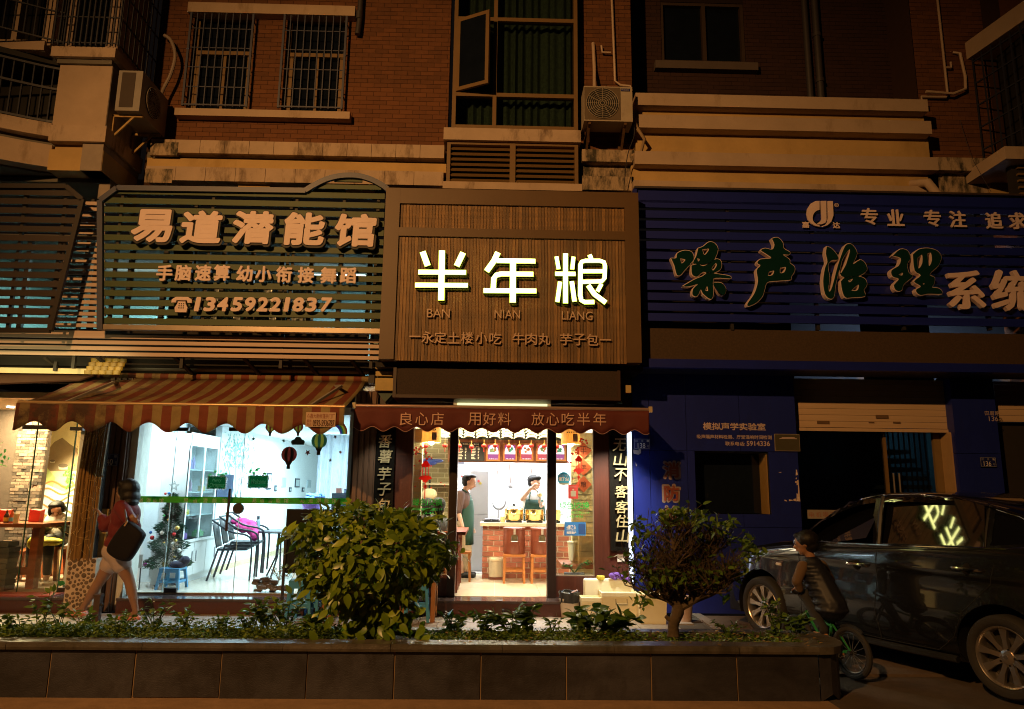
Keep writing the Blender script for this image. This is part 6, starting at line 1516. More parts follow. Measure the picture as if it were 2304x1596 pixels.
B('back_panel',M('cab_back',(.6,.68,.7),.5),(X_-.38,X_-.36,ya,yb_,zb,zt),cab);B('side_panel',cbm,(X_-.36,X_,ya-.02,ya,zb,zt),cab);B('side_panel',cbm,(X_-.36,X_,yb_,yb_+.02,zb,zt),cab)
B('head_panel',cbm,(X_-.01,X_+.01,ya,yb_,zt-.17,zt+.02),cab)
for ch,y in zip('欢乐商城',(10.72,10.98,11.24,11.5)):
 v,f=glyph(ch);m=MB();m.add([(X_+.013,y+p[0]*.11,zt-.14+p[1]*.11)for p in v],f);m.build('character',M('pink_print',(.45,.12,.2),.6),cab)
for z in(zb+.33,zb+.66,zb+.98):B('shelf',M('glass_shelf',(.55,.65,.65),.1),(X_-.35,X_-.02,ya,yb_,z,z+.012),cab)
for k in range(3):a=ya+(yb_-ya)*k/2;B('door_stile',cbm,(X_-.015,X_+.005,a-.02,a+.02,zb,zt-.17),cab)
for k in range(2):a=ya+(yb_-ya)*k/2;B('glass_door',GL('cab_glass',(.9,.95,.96),.05),(X_-.006,X_-.002,a+.02,a+(yb_-ya)/2-.02,zb,zt-.17),cab)
ri=random.Random(3)
for i,(z,y,c,s,lab)in enumerate(((zb+.34,10.75,(.7,.55,.05),.07,'yellow toy box on the lowest glass shelf'),(zb+.67,10.75,(.35,.2,.3),.09,'pink and blue figurine group on the middle glass shelf'),(zb+.67,11.35,(.5,.35,.1),.08,'golden trophy on the middle glass shelf'),(zb+.99,10.8,(.3,.25,.5),.10,'violet glass castle on the top glass shelf'),(zb,10.75,(.4,.2,.6),.08,'purple box on the cabinet base'),(zb,11.35,(.2,.55,.2),.07,'green and white box on the cabinet base'))):
 m=MB(True)
 if i in(1,3):
  for k in range(4):m.lathe((X_-.12+.02*k,y+.05*k-.07,z+.012),[(.03,0),(.026,s*.8+.03*(k%2)),(.004,s*1.5+.03*(k%2))],8)
 elif i==2:m.box(X_-.14,X_-.06,y-.04,y+.04,z+.012,z+.09).lathe((X_-.1,y,z+.09),[(.012,0),(.03,.05),(.035,.09),(.01,.13)],10)
 else:m.box(X_-.16,X_-.04,y-.06,y+.08,z+.012,z+.012+s).box(X_-.14,X_-.06,y-.03,y+.04,z+.012+s,z+s*1.6)
 m.build(['toy_box','figurine','trophy','glass_castle','purple_box','green_box'][i],M('trinket_%s'%'abcdef'[i],c,.35),None,lab,['toy','figurine','trophy','ornament','box','box'][i])
mu_=thing('tree_mural','painted green tree on the white wall behind the cabinet','mural',(EX0,13,1.5))
trunk=M('mural_trunk',(.38,.52,.50),.7);leafm=M('mural_leaf',(.22,.46,.42),.7,island=.35)
m=MB();
base=(12.7,.9)
for(ya_,za_,yb__,zb__,w_)in((12.75,ZF+.3,12.75,1.5,.05),(12.75,1.4,12.2,2.0,.03),(12.75,1.4,13.3,2.05,.03),(12.75,1.3,12.6,2.2,.03),(12.78,1.3,13.0,2.2,.025)):
 m.bar((EX0+.004,ya_,za_),(EX0+.004,yb__,zb__),.006,w_)
m.build('trunk',trunk,mu_)
m=MB()
for k in range(420):
 y=12.7+ri.gauss(0,.55);z=2.15+ri.gauss(0,.2)
 if z>2.5 or y<11.95:continue
 r=ri.uniform(.015,.045);a=ri.uniform(0,PI)
 m.add([(EX0+.003+k*.00001,y+r*math.cos(a+t_)*(1 if j%2 else .5),z+r*math.sin(a+t_)*(1 if j%2 else .5))for j,t_ in enumerate((0,PI/2,PI,3*PI/2))],[(0,1,2,3)])
m.build('painted_leaves',leafm,mu_,kind='stuff')
fm=M('thin_black_frame',(.02,.025,.04),.4)
for i,(x,y,w_,h_,d_)in enumerate(((604,1083,.30,.32,1),(619,1099,.14,.12,1),(637,1086,.3,.2,0),(652,1102,.15,.1,1),(668,1087,.36,.2,1),(681,1102,.18,.1,1),(694,1089,.35,.18,0))):
 p=WX(x,y,EX0);t=thing('picture_frame',['large dark frame next to the welcome sticker','small dark frame low on the wall, nearest the welcome sticker','pale framed picture between two small dark frames','small dark frame low on the wall, second from the welcome sticker','black framed picture higher on the receding wall','small dark frame low on the wall, third from the welcome sticker','pale framed picture nearest the curtain'][i],'picture',p,'small frames on the receding white wall')
 B('frame',fm if d_ else M('pale_frame',(.4,.5,.55),.5),(EX0,EX0+.02,p.y-w_/2,p.y+w_/2,p.z-h_/2,p.z+h_/2),t);B('print',M('print_grey',(.4,.5,.52),.5),(EX0+.02,EX0+.023,p.y-w_/2+.04,p.y+w_/2-.04,p.z-h_/2+.03,p.z+h_/2-.03),t)
p=WX(541,1095,EX0+.3);B('screen',M('navy_screen',(.02,.04,.09),.3,var=.6,sc_=6),(EX0+.02,EX0+.06,p.y-.35,p.y+.35,WX(541,1122,EX0+.1).z,WX(541,1069,EX0+.1).z),None,label='dark navy panel on the wall behind the door handle',cat='screen')
pleat(xx(708,12.8),xx(790,12.8),ZF+.3,2.5,12.8,.03,.1,'curtain',M('white_curtain',(.60,.66,.72),.8),None,label='pale grey-white pleated curtain at the right of the learning centre',cat='curtain')
for i,(x,y)in enumerate(((-3.1,11.0),(-3.1,14.0))):lamp('classroom_light','AREA',(x,y,2.5),(150,260)[i],(.66,.90,1),(1.6,1.6),aim=(x,y,0))
lamp('classroom_light_left','AREA',(-4.8,10.3,2.5),45,(.72,.9,1),(.6,.5),aim=(-4.8,10.5,0))
for y in(13.9,15.1,16.4):lamp('picture_spot','SPOT',(EX0+.45,y,2.45),10,(.85,.95,1),.04,aim=(EX0,y,1.3),spot_size=.9,spot_blend=.7)
chm=M('charcoal_chair',(.03,.035,.045),.4)
def chair(loc,rz,label,dz=0):
 t=thing('stacking_chair',label,'chair',loc,'dark metal armchairs',rz=rz)
 m=MB();m.box(-.22,.22,-.2,.22,.42,.45);m.build('seat',chm,t,org=(0,0,0))
 bk=MB(True);bk.sweep([[(-.22+.44*i/6,.22+.08*j+.02*math.cos((i-3)*.5),.46+.36*j/1.0)for i in range(7)]for j in(0,.5,1)]);bk.build('backrest',chm,t,org=(0,0,0)).modifiers.new('s','SOLIDIFY').thickness=.012
 for s in(-1,1):
  MB(True).tube(spline([(s*.27,.3,.86),(s*.28,.05,.70),(s*.28,-.2,.64),(s*.27,-.27,.5),(s*.25,-.27,0)],4),.014,6).build('arm_and_leg',chm,t,org=(0,0,0))
  MB(True).tube([(s*.24,.2,.44),(s*.26,.32,0)],.014,6).build('leg',chm,t,org=(0,0,0))
 MB(True).tube([(-.27,.3,.86),(.27,.3,.86)],.014,6).build('top_rail',chm,t,org=(0,0,0))
 return t
c1=chair((-3.88,11.35,ZF),1.75,'nearest of the stacked dark armchairs beside the cabinet')
for k,lab in((1,'second of the stacked dark armchairs beside the cabinet'),(2,'rearmost and highest of the stacked dark armchairs beside the cabinet')):
 c_=copy_tree(c1);c_.location=(-3.88+.09*k,11.37,ZF+.05*k);c_['label']=lab
c_=copy_tree(c1);c_.location=(-3.02,12.1,ZF);c_.rotation_euler=(0,0,-2.2);c_['label']='dark armchair at the right of the round table under the pink jacket'
t=thing('round_table','small dark round table with a pink jacket on it','table',(-3.28,11.6,ZF));zt=W(590,1193,11.6).z
MB(True).lathe((-3.28,11.6,zt-.03),[(.36,0),(.37,.015),(.36,.03)],28).build('tabletop',chm,t)
for k in range(3):a=k*2*PI/3+.4;MB(True).tube([(-3.28+.05*math.cos(a),11.6+.05*math.sin(a),zt-.03),(-3.28+.08*math.cos(a),11.6+.08*math.sin(a),ZF+.3),(-3.28+.28*math.cos(a),11.6+.28*math.sin(a),ZF)],.014,6).build('leg',chm,t)
p=W(579,1186,11.6);t=thing('water_bottle','grey water bottle on the round table beside the pink jacket','bottle',(p.x,11.62,zt))
MB(True).lathe((p.x,11.62,zt),[(.033,0),(.035,.10),(.03,.14),(.018,.16)],14).build('body',M('bottle_grey',(.25,.35,.4),.2),t);MB(True).lathe((p.x,11.62,zt+.16),[(.022,0),(.022,.05)],12).build('cap',chm,t)
a,b,c,d=RC(742,1110,788,1290,10.6);t=thing('dark_cupboard','dark cupboard at the right edge of the glass front, things on top','cupboard',((a+b)/2,10.6,ZF));B('body',M('charcoal_box',(.05,.06,.08),.5),(a,b,10.6,11.1,ZF,d),t)
for i,(dx,s,c,lab)in enumerate(((.08,.07,(.5,.2,.15),'reddish box on the dark cupboard'),(.19,.06,(.15,.18,.3),'blue-grey bundle on the dark cupboard'),(.27,.09,(.6,.5,.5),'pale striped box on the dark cupboard'))):
 MB(True).box(a+dx-s/2,a+dx+s/2,10.65,10.75,d,d+s).build('box' if i!=1 else 'bundle',M('oddment_%s'%'abc'[i],c,.6),None,lab,'box' if i!=1 else 'bundle')
for i,(x,c)in enumerate(((700,(.1,.2,.6)),(708,(.05,.25,.5)),(715,(.25,.08,.4)))):
 a,b,c_,d=RC(x-4,1095+8*i*0,x+5,1138,10.9);
p=W(702,1128,11.2);t=thing('toy_tub','tub heaped with blue and purple toys behind the green band','tub',(p.x,11.2,p.z-.1))
MB(True).lathe((p.x,11.2,p.z-.12),[(.12,0),(.17,.14)],16).build('tub',M('purple_plastic',(.22,.10,.42),.4),t)
m=MB(True)
for k in range(9):m.ball((p.x+R.uniform(-.12,.12),11.2+R.uniform(-.08,.08),p.z+.04+R.uniform(0,.07)),.05,6,(1.2,1,.6))
m.build('toys',M('toy_blue',(.12,.3,.55),.5,var=.6,sc_=9),t,kind='stuff')
MB(True).box(p.x-.2,p.x+.2,11.1,11.4,ZF,p.z-.125).build('stand',cbm,t)
a,b,c,d=RC(641,1146,742,1290,9.2);t=thing('standing_panel','black advertising panel on a dark stand beside the big bush','panel',((a+b)/2,9.2,ZS))
B('panel',M('gloss_black',(.01,.009,.009),.3),(a,b,9.2,9.28,c,d),t);x_=W(638,1270,9.16).x
MB().bar((x_,9.19,ZS),(x_,9.19,W(638,1213,9.2).z),.03).build('stand_pole',bracketm,t);MB().bar((b-.03,9.24,ZS),(b-.03,9.24,c),.03).build('stand_pole',bracketm,t)
MB().bar((x_,9.19,c+.05),(a,9.22,c+.05),.03).build('crossbar',bracketm,t)
p=G(602,1336,ZF);t=thing('rockery_pot','brown rockery planter with a twiggy plant behind the glass','rockery',(p.x,9.95,ZF))
m=MB()
for k in range(26):
 cx0_,zc_=p.x+R.uniform(-.19,.19),ZF+R.uniform(.02,.17);
 if zc_-ZF>.12 and cx0_>p.x+.05:continue
 m2=MB().obox((cx0_,9.95+R.uniform(-.08,.08),zc_),(R.uniform(.06,.12),.08,R.uniform(.025,.05)),Matrix.Rotation(R.uniform(-.2,.2),3,'Y')).build('rock',M('rock_brown',(.10,.055,.04),.9,var=.4,sc_=9,bump=.6,rnd=.2),t)
m=MB()
for k in range(14):
 a0=Vector((p.x+.10,9.95,ZF+.15));v_=Vector((R.uniform(-.1,.13),R.uniform(-.05,.05),R.uniform(.06,.2)));m.bar(a0,a0+v_,.004)
 for j in range(4):q=a0+v_*R.uniform(.6,1.1);m.bar(q,q+Vector((R.uniform(-.03,.03),0,R.uniform(-.01,.03))),.006)
m.build('twigs',M('dry_twig',(.35,.25,.12),.8),t,kind='stuff')
tp=G(384,1318,ZF);ty=tp.y;tx=W(382,1200,ty).x;ztop=W(382,1108,ty).z;zbt=W(382,1272,ty).z
xt=thing('christmas_tree','small decorated christmas tree with a wire star on top','christmas tree',(tx,ty,ZF))
MB(True).tube([(tx,ty,ZF+.02),(tx,ty,ztop)],.014,8).build('trunk',M('tree_stem',(.05,.07,.04),.8),xt)
m=MB()
for k in range(3):a=k*2*PI/3;m.bar((tx,ty,ZF+.08),(tx+.16*math.cos(a),ty+.16*math.sin(a),ZF+.01),.02)
m.build('stand',chm,xt)
H=ztop-zbt;m=MB()
for k in range(4200):
 u_=ri.random()**1.25;r=(.03+.29*(1-u_)**.85)*(.80+.28*math.sin(u_*26));a=ri.uniform(0,2*PI);rr=r*ri.uniform(.35,1)**.6
 c_=Vector((tx+rr*math.cos(a),ty+rr*math.sin(a),zbt+H*u_-.03*rr/r));d_=Vector((math.cos(a+ri.uniform(-.6,.6)),math.sin(a+ri.uniform(-.6,.6)),ri.uniform(-.3,.5)))*ri.uniform(.03,.055);n_=d_.cross(Vector((0,0,1))).normalized()*.007
 m.add([c_-n_,c_+n_,c_+d_],[(0,1,2)])
 n2=Vector((0,0,.007));m.add([c_-n2,c_+n2,c_+d_],[(0,1,2)])
m.build('needles',M('fir_green',(.03,.10,.055),.5,island=.6),xt,kind='stuff')
S_=MB();pz=W(383,1094,ty).z
for k in range(10):
 def sp_(k):return(tx+(.072 if k%2==0 else .03)*math.cos(PI/2+k*PI/5),ty-.0,pz+(.072 if k%2==0 else .03)*math.sin(PI/2+k*PI/5))
 S_.bar(sp_(k),sp_(k+1),.006);
 q1,q2=sp_(k),sp_(k+1);cc=(tx,ty,pz);S_.bar([cc[i]+(q1[i]-cc[i])*.6 for i in range(3)],[cc[i]+(q2[i]-cc[i])*.6 for i in range(3)],.004)
S_.build('star',M('wire_star',(.30,.32,.28),.4,metal=.5),xt)
orn=[((.75,.75,.72),.4),((.45,.02,.02),.2),((.6,.42,.1),.2),((.03,.35,.06),.2),((.03,.15,.45),.2),((.3,.02,.2),.3)]
for i,(zx,zy,r,c)in enumerate(((417,977,.030,0),(497,986,.026,1),(487,1050,.022,0),(533,1096,.028,0),(468,1171,.028,0),(502,1171,.026,0),(378,1170,.024,0),(327,1040,.022,0),(430,862,.015,3),(440,715,.018,1),(463,712,.02,4),(510,1030,.02,2),(430,1045,.02,2),(427,1187,.026,2),(302,1190,.026,5),(340,975,.02,4),(458,890,.016,2),(500,1140,.018,2),(350,1010,.03,1),(520,945,.03,2))):
 p=W(225+.33482*zx,871.9+.33482*zy,ty-.16);MB(True).ball((p.x,ty-.16,p.z),r,8).build('bauble',M('bauble_%s'%'abcdef'[c],orn[c][0],orn[c][1],metal=0 if c==0 else .4),xt)
stb=M('blue_plastic',(.06,.28,.52),.35,var=.05)
def pstool(loc,h,w,label,group='blue plastic stools',rz=0.0):
 t=thing('plastic_stool',label,'stool',loc,group,rz=rz)
 MB().box(-w/2,w/2,-w/2,w/2,h-.025,h).build('seat',stb,t,org=(0,0,0))
 k=1.22
 for sx in(-1,1):
  for sy in(-1,1):
   m=MB();a,b=w*.5,w*.36;A_,B_=w*.5*k,w*.40*k
   m.add([(sx*b,sy*b,h-.025),(sx*a,sy*b,h-.025),(sx*a,sy*a,h-.025),(sx*b,sy*a,h-.025),(sx*B_,sy*B_,0),(sx*A_,sy*B_,0),(sx*A_,sy*A_,0),(sx*B_,sy*A_,0)],[(0,1,2,3),(7,6,5,4),(0,4,5,1),(1,5,6,2),(2,6,7,3),(3,7,4,0)]);m.build('leg',stb,t,org=(0,0,0))
 for s in(-1,1):
  MB().box(-w*.52,w*.52,s*w*.5-.008,s*w*.5+.008,h*.30,h*.42).build('apron',stb,t,org=(0,0,0));MB().box(s*w*.5-.008,s*w*.5+.008,-w*.52,w*.52,h*.30,h*.42).build('apron',stb,t,org=(0,0,0))
  MB().box(-w*.06,w*.06,s*w*.5-.008,s*w*.5+.008,h*.42,h-.025).build('web',stb,t,org=(0,0,0))
  MB().box(-w*.5,w*.5,s*w*.49-.008,s*w*.49+.008,h*.80,h-.025).build('rim',stb,t,org=(0,0,0))
 return t
p=G(392,1322,ZF);pstool((W(388,1300,10.25).x,10.25,ZF),.27,.26,'light blue low plastic stool beside the christmas tree')
p=W(398,1270,10.2);MB(True).ball((p.x,10.25,ZF+.27+.04),.11,8,(1.1,.8,.45)).ball((p.x+.08,10.25,ZF+.27+.09),.07,8,(1,.8,.9)).build('folded_coat',M('navy_cloth',(.012,.015,.04),.8,var=.4,sc_=20),None,'dark navy coat dumped on the blue stool by the tree','coat')
a,b,c,d=RC(298,1248,320,1278,10.1);t=thing('drawing_board','small pale drawing board on thin legs left of the tree','board',((a+b)/2,10.1,ZF));B('board',M('grey_card',(.42,.40,.38),.7),(a,b,10.1,10.12,c,d),t)
for s in(a+.03,b-.02):MB().bar((s,10.13,ZF),(s,10.12,c),.012).build('leg',chm,t)
# restaurant at the far left
rr_=thing('restaurant_room','warm yellow restaurant room at the far left','room',(-7,YF+.1,ZF),kind='structure')
yw=M('yellow_wall',(.62,.50,.28),.7,var=.06)
B('floor',M('grey_plank_floor',(.36,.29,.23),.5,var=.2,sc_=3,stretch=(1,6,1)),(-10,-5.45,YF-.05,13.3,.1,ZF),rr_)
B('ceiling',M('cream_ceiling',(.62,.52,.34),.8),(-10,-5.45,YF+.1,13.3,2.72,2.8),rr_);B('right_wall',yw,(-5.5,-5.45,YF+.2,13.3,ZF,2.8),rr_);B('left_wall',yw,(-10.1,-10,YF+.1,13.3,ZF,2.8),rr_)
YM=13.0
mu2=thing('landscape_mural','bright mural of round earth houses, hills and terraces on the back wall','mural',(W(130,1200,YM).x,YM,ZF))
B('painted_wall',M('mural_cream',(.70,.56,.28),.7,var=.1,sc_=2),(-10,-5.5,YM,YM+.1,ZF,2.72),mu2)
def mp(x,y,off=.004):p=W(x,y,YM-off);return(p.x,YM-off,p.z)
def mpoly(pts,mt,off,nm):
 m=MB();q=[mp(x,y,off)for x,y in pts];m.add(q,[tuple(range(len(q)))[::-1]]);return m.build(nm,mt,mu2)
mpoly([(83,1035),(95,1000),(108,1012),(122,995),(140,985),(158,1000),(175,1010),(175,1060),(83,1060)],M('mural_hills',(.26,.17,.08),.8),.003,'painted_hills')
mpoly([(70,1035),(95,1040),(125,1075),(100,1160),(60,1190)],M('mural_green',(.45,.50,.16),.8),.005,'painted_meadow')
mpoly([(78,1070),(86,1055),(105,1090),(150,1110),(175,1090),(175,1230),(60,1230)],M('mural_pale_blue',(.40,.50,.58),.8),.0060,'painted_terraces')
ln=M('mural_line',(.45,.22,.06),.8);m=MB()
for k in range(9):
 pts=[(66+6*i,1090+16*k+7*math.sin(i*.55+k))for i in range(18)]
 for a,b in zip(pts,pts[1:]):m.bar(mp(*a,.009),mp(*b,.009),.028,.002,up=(0,1,0))
m.build('terrace_lines',ln,mu2,kind='stuff')
tul=M('mural_tulou',(.14,.09,.05),.8);tul2=M('mural_tulou_pale',(.52,.44,.32),.8)
for x,y,s in((101,1040,7),(118,1037,6),(142,1048,11),(90,1027,4),(99,1019,3.5),(107,1026,4)):
 m=MB();m.add([mp(x+s*math.cos(a*PI/8),y+s*.42*math.sin(a*PI/8),.011)for a in range(16)],[tuple(range(16))]);o=m.build('painted_roof',tul,mu2)
 m=MB();m.add([mp(x-s,y,.010),mp(x+s,y,.010),mp(x+s*.9,y+s*.8,.010),mp(x-s*.9,y+s*.8,.010)],[(3,2,1,0)]);m.build('painted_house',tul2,mu2)
m=MB()
for k in range(50):x,y=R.gauss(155,6),R.gauss(1080,12);q=[mp(x+dx,y+dy,.012+k*.0001)for dx,dy in((-3,0),(0,-3),(3,0),(0,3))];m.add(q,[(0,1,2,3)])
m.build('painted_trees',M('mural_bush',(.12,.35,.05),.8),mu2,kind='stuff')
YBp=11.4;a,b=W(-150,1150,YBp).x,W(84,1150,YBp).x
bpz=thing('brick_partition','partition of mottled grey and cream bricks in the left restaurant','wall',((a+b)/2,YBp,ZF))
mot=M('mottled_brick',(.125,.085,.062),.85,var=.3,sc_=8,rnd=.88,bump=.6,bsc=45)
B('mortar_bed',M('brick_gap',(.06,.04,.03),.9),(a,b-.02,YBp+.01,YBp+.15,ZF,2.72),bpz)
brickwork(bpz,mot,a+1.1,b,ZF,2.6,YBp,.128,.042,.006,.05,n_obj=290,jitter=.008,key=lambda c:-c[0])
lamp('restaurant_light','AREA',(-6.9,10.8,2.65),420,(1,.76,.38),(1.2,.8),aim=(-6.9,11.2,0))
lamp('mural_spot','SPOT',(-6.75,12.0,2.6),850,(1,.86,.52),.06,aim=(-6.95,13.0,1.2),spot_size=math.radians(75),spot_blend=.6)
lamp('restaurant_light','SPOT',(W(20,932,11).x+.2,10.6,2.6),60,(1,.85,.6),.05,aim=(-6.6,10.4,0),spot_size=1.6,spot_blend=.8)
dl=thing('downlight','small bright downlight in the restaurant ceiling','light',(W(22,932,10.9).x,10.9,2.71));MB().lathe((W(22,932,10.9).x,10.9,2.70),[(.05,0),(.05,.02)],14).build('lens',EM('downlight_glow',(1,.95,.85),12),dl)
tw_=M('reddish_table',(.30,.085,.03),.25,var=.3,sc_=4,stretch=(1,5,5))
zt=W(50,1178,9.9).z;x1=W(111,1180,10.0).x
t=thing('restaurant_table','thick reddish wooden table at the far left','table',(x1-.6,10.1,ZF));B('tabletop',tw_,(x1-1.6,x1,9.85,10.5,zt-.05,zt),t)
for x in(x1-.22,x1-.85):MB().bar((x,10.15,ZF),(x,10.15,zt-.05),.10,.12).build('leg',tw_,t)
MB().bar((x1-1.4,10.15,ZF+.22),(x1-.2,10.15,ZF+.22),.05,.10).build('stretcher',tw_,t)
def bstool(px,py,label,sc1=1):
 p=G(px,py,ZF);t=thing('block_stool',label,'stool',(p.x,p.y+.13,ZF),'reddish block-legged stools');h=.42
 MB().box(-.17,.17,-.14,.14,h-.04,h).build('seat',tw_,t,org=(0,0,0))
 for sx in(-1,1):
  for sy in(-1,1):MB().bar((sx*.14,sy*.11,0),(sx*.09,sy*.08,h-.04),.05).build('leg',tw_,t,org=(0,0,0))
  MB().bar((sx*.12,-.1,.12),(sx*.12,.1,.12),.025,.04).build('stretcher',tw_,t,org=(0,0,0))
 return t
bstool(40,1310,'reddish stool nearest the camera at the far left');bstool(72,1300,'reddish stool half behind the nearest one');bstool(118,1292,'reddish stool in front of the seated person')
rbag=M('red_bag',(.62,.03,.02),.5)
p=W(72,1165,10.2)
for i,(x,w_)in enumerate(((8,24),(82,24))):
 a,b,c,d=RC(x-w_/2,1146,x+w_/2,1176,10.3);MB().add([(a,10.25,zt),(b,10.25,zt),(b,10.35,zt),(a,10.35,zt),(a+.01,10.24,d),(b+.01,10.24,d-.02),(b,10.36,d),(a,10.36,d-.01)],[(3,2,1,0),(0,1,5,4),(1,2,6,5),(2,3,7,6),(3,0,4,7),(4,5,6,7)]).build('paper_bag',rbag,None,['red paper bag at the very left edge on the table','red paper bag on the table beside the bottles'][i],'bag','red paper bags')
for i,(x,col_,lab)in enumerate(((13,(.05,.02,.01),'dark sauce bottle with a yellow label'),(25,(.5,.08,.02),'orange chilli sauce bottle'))):
 p=W(x,1178,10.0);t=thing('sauce_bottle',lab,'bottle',(p.x,10.0,zt),'sauce bottles');MB(True).lathe((p.x,10.0,zt),[(.03,0),(.032,.09),(.013,.13),(.012,.17)],12).build('body',M('sauce_%d'%i,col_,.15),t);MB(True).lathe((p.x,10.0,zt+.02),[(.033,0),(.033,.05)],12).build('label',M('sauce_label_%d'%i,((.6,.4,.05),(.1,.3,.5))[i],.5),t)
p=W(35,1178,9.95);MB(True).lathe((p.x,9.95,zt),[(.028,0),(.035,.12),(.032,.12),(.026,.01)],14).build('drinking_glass',M('cloudy_glass',(.6,.5,.3),.2),None,'glass of pale drink on the restaurant table','glass')
p=G(12,1350,ZF)
a,b,c,d=RC(-40,1215,18,1352,9.85);t=thing('stone_planter','stacked grey slate pot at the left edge inside the glass','pot',((a+b)/2,9.85,ZF))
for k in range(9):
 z=ZF+.085*k*.8;piece('stone',M('slate_pot',(.12,.11,.09),.85,rnd=.3),t,a+R.uniform(-.01,.01),b-R.uniform(0,.03),9.82+R.uniform(0,.02),10.05,z+.004,z+.066)
rg=thing('restaurant_glass','frameless glass panes across the restaurant front','glass front',(W(80,1350,9.72).x,9.72,ZF))
for a,b in((-200,60),(60,148)):B('glass_pane',gl,(xx(a)+.003,xx(b)-.003,9.73,9.74,ZF,2.7),rg)
for x,y0,y1 in((298/4.05,0,0),):pass
B('glass_edge',M('green_glass_edge',(.06,.12,.07),.2),(xx(148)-.01,xx(148),9.725,9.745,ZF,2.7),rg)
B('glass_edge',M('green_glass_edge',(.06,.12,.07)),(xx(57)-.004,xx(57)+.004,9.725,9.745,ZF,2.7),rg)
for(x0,x1_,y0,y1)in((50,117,957,966),(157,186,961,969),(130,150,1323,1332)):a,b,c,d=RC(x0,y0,x1_,y1,9.71);B('clamp',bracketm,(a,b,9.71,9.76,c,d),rg)
lf=MB();p=W(138,1313,9.72);s=1/168
lf.prism([(p.x-8*s,p.z+3*s),(p.x-2*s,p.z-6*s),(p.x+8*s,p.z-1*s),(p.x+6*s,p.z+4*s),(p.x,p.z+6*s)],9.715,9.72).build('leaf_sticker',M('leaf_sticker_green',(.02,.22,.06),.5),rg)
B('red_kerb',M('red_tile_kerb',(.38,.08,.05),.3),(-9,xx(146,9.5),9.42,9.72,ZF-.002,ZF+.012),rr_)
# bodies: solid shapes fused into one skin
BAKE=[]
class BL:
 "collects balls and tapered limbs; fused by a voxel remesh when the scene is finished"
 def __init__(s):s.m=MB(True)
 def e(s,c,r,n=10):
  r=(r,r,r)if not isinstance(r,tuple)else r
  s.m.ball(tuple(c),1,n,r)if False else s._ball(Vector(c),r,n);return s
 def _ball(s,c,r,n,rot=None):
  vs=[];fs=[];k=n+4
  for i in range(n+1):
   a=PI*i/n
   for j in range(k):
    b=2*PI*j/k;v=Vector((max(.02,math.sin(a))*math.cos(b)*r[0],max(.02,math.sin(a))*math.sin(b)*r[1],-math.cos(a)*r[2]))
    if rot:v=rot@v
    vs.append(c+v)
  for i in range(n):
   for j in range(k):
    p,q=i*k+j,i*k+(j+1)%k;fs.append((p,q,q+k,p+k))
  fs.append(tuple(range(k))[::-1]);fs.append(tuple(range(n*k,n*k+k)))
  s.m.add(vs,fs)
 def er(s,c,r,rot,n=10):s._ball(Vector(c),r,n,rot);return s
 def c(s,*pts):
  "limb through (point, radius) pairs"
  P_=[Vector(p)for p,_ in pts];Rr=[r for _,r in pts]
  s.m.tube(P_,Rr,12)
  for p,r in zip(P_,Rr):s._ball(p,(r,r,r),8)
  return s
 def build(s,name,mat,parent,vox=.012,smooth=6,label=None,**kw):
  o=s.m.build(name,mat,parent,label=label,smooth=True,**kw)
  r=o.modifiers.new('r','REMESH');r.mode='VOXEL';r.voxel_size=vox;r.use_smooth_shade=True
  sm=o.modifiers.new('sm','SMOOTH');sm.factor=.5;sm.iterations=smooth
  BAKE.append(o);return o
def bake_all():
 dg=bpy.context.evaluated_depsgraph_get();done=[]
 for o in BAKE:done.append((o,bpy.data.meshes.new_from_object(o.evaluated_get(dg))))
 for o,me in done:
  o.modifiers.clear();o.data=me
  me.polygons.foreach_set('use_smooth',[True]*len(me.polygons))
skin=M('skin',(.27,.14,.08),.5,var=.05);skin2=M('skin_fair',(.58,.36,.26),.5,var=.05)
hairm=M('black_hair',(.007,.0055,.005),.5,var=.5,sc_=16,stretch=(6,6,.6),bump=.35,bsc=40,spec=.3)
def Vv(x,y,Y):return W(x,y,Y)
def zw(zx,zy,Y):return W(.21147*zx,1068.75+.21147*zy,Y)
def hand(b,wrist,dirv,palm_n,L=.17,curl=.5,thumb=1):
 "palm, four unequal bent fingers and a side thumb, fused with the arm"
 d=Vector(dirv).normalized();n=Vector(palm_n).normalized();s_=d.cross(n).normalized();w=Vector(wrist)
 pc=w+d*L*.27;b.er(pc,(L*.20,L*.22,L*.11),Matrix((s_,d,n)).transposed()if True else None,8)
 for i,(o_,l)in enumerate(((-.15,.40),(-.05,.46),(.05,.43),(.15,.34))):
  p0=w+d*L*.44+s_*o_*L;p1=p0+(d*.8+n*curl*.6).normalized()*L*l*.45;p2=p1+(d*(1-curl)+n*curl*1.6).normalized()*L*l*.35;p3=p2+(d*(.6-curl)+n*curl*2).normalized()*L*l*.25
  b.c((p0,L*.052),(p1,L*.05),(p2,L*.045),(p3,L*.038))
 t0=w+d*L*.16+s_*-.17*L*thumb;t1=t0+(d*.6-s_*thumb*.7+n*.3).normalized()*L*.22;t2=t1+(d*.9-s_*thumb*.1+n*.5).normalized()*L*.18
 b.c((t0,L*.065),(t1,L*.055),(t2,L*.045))
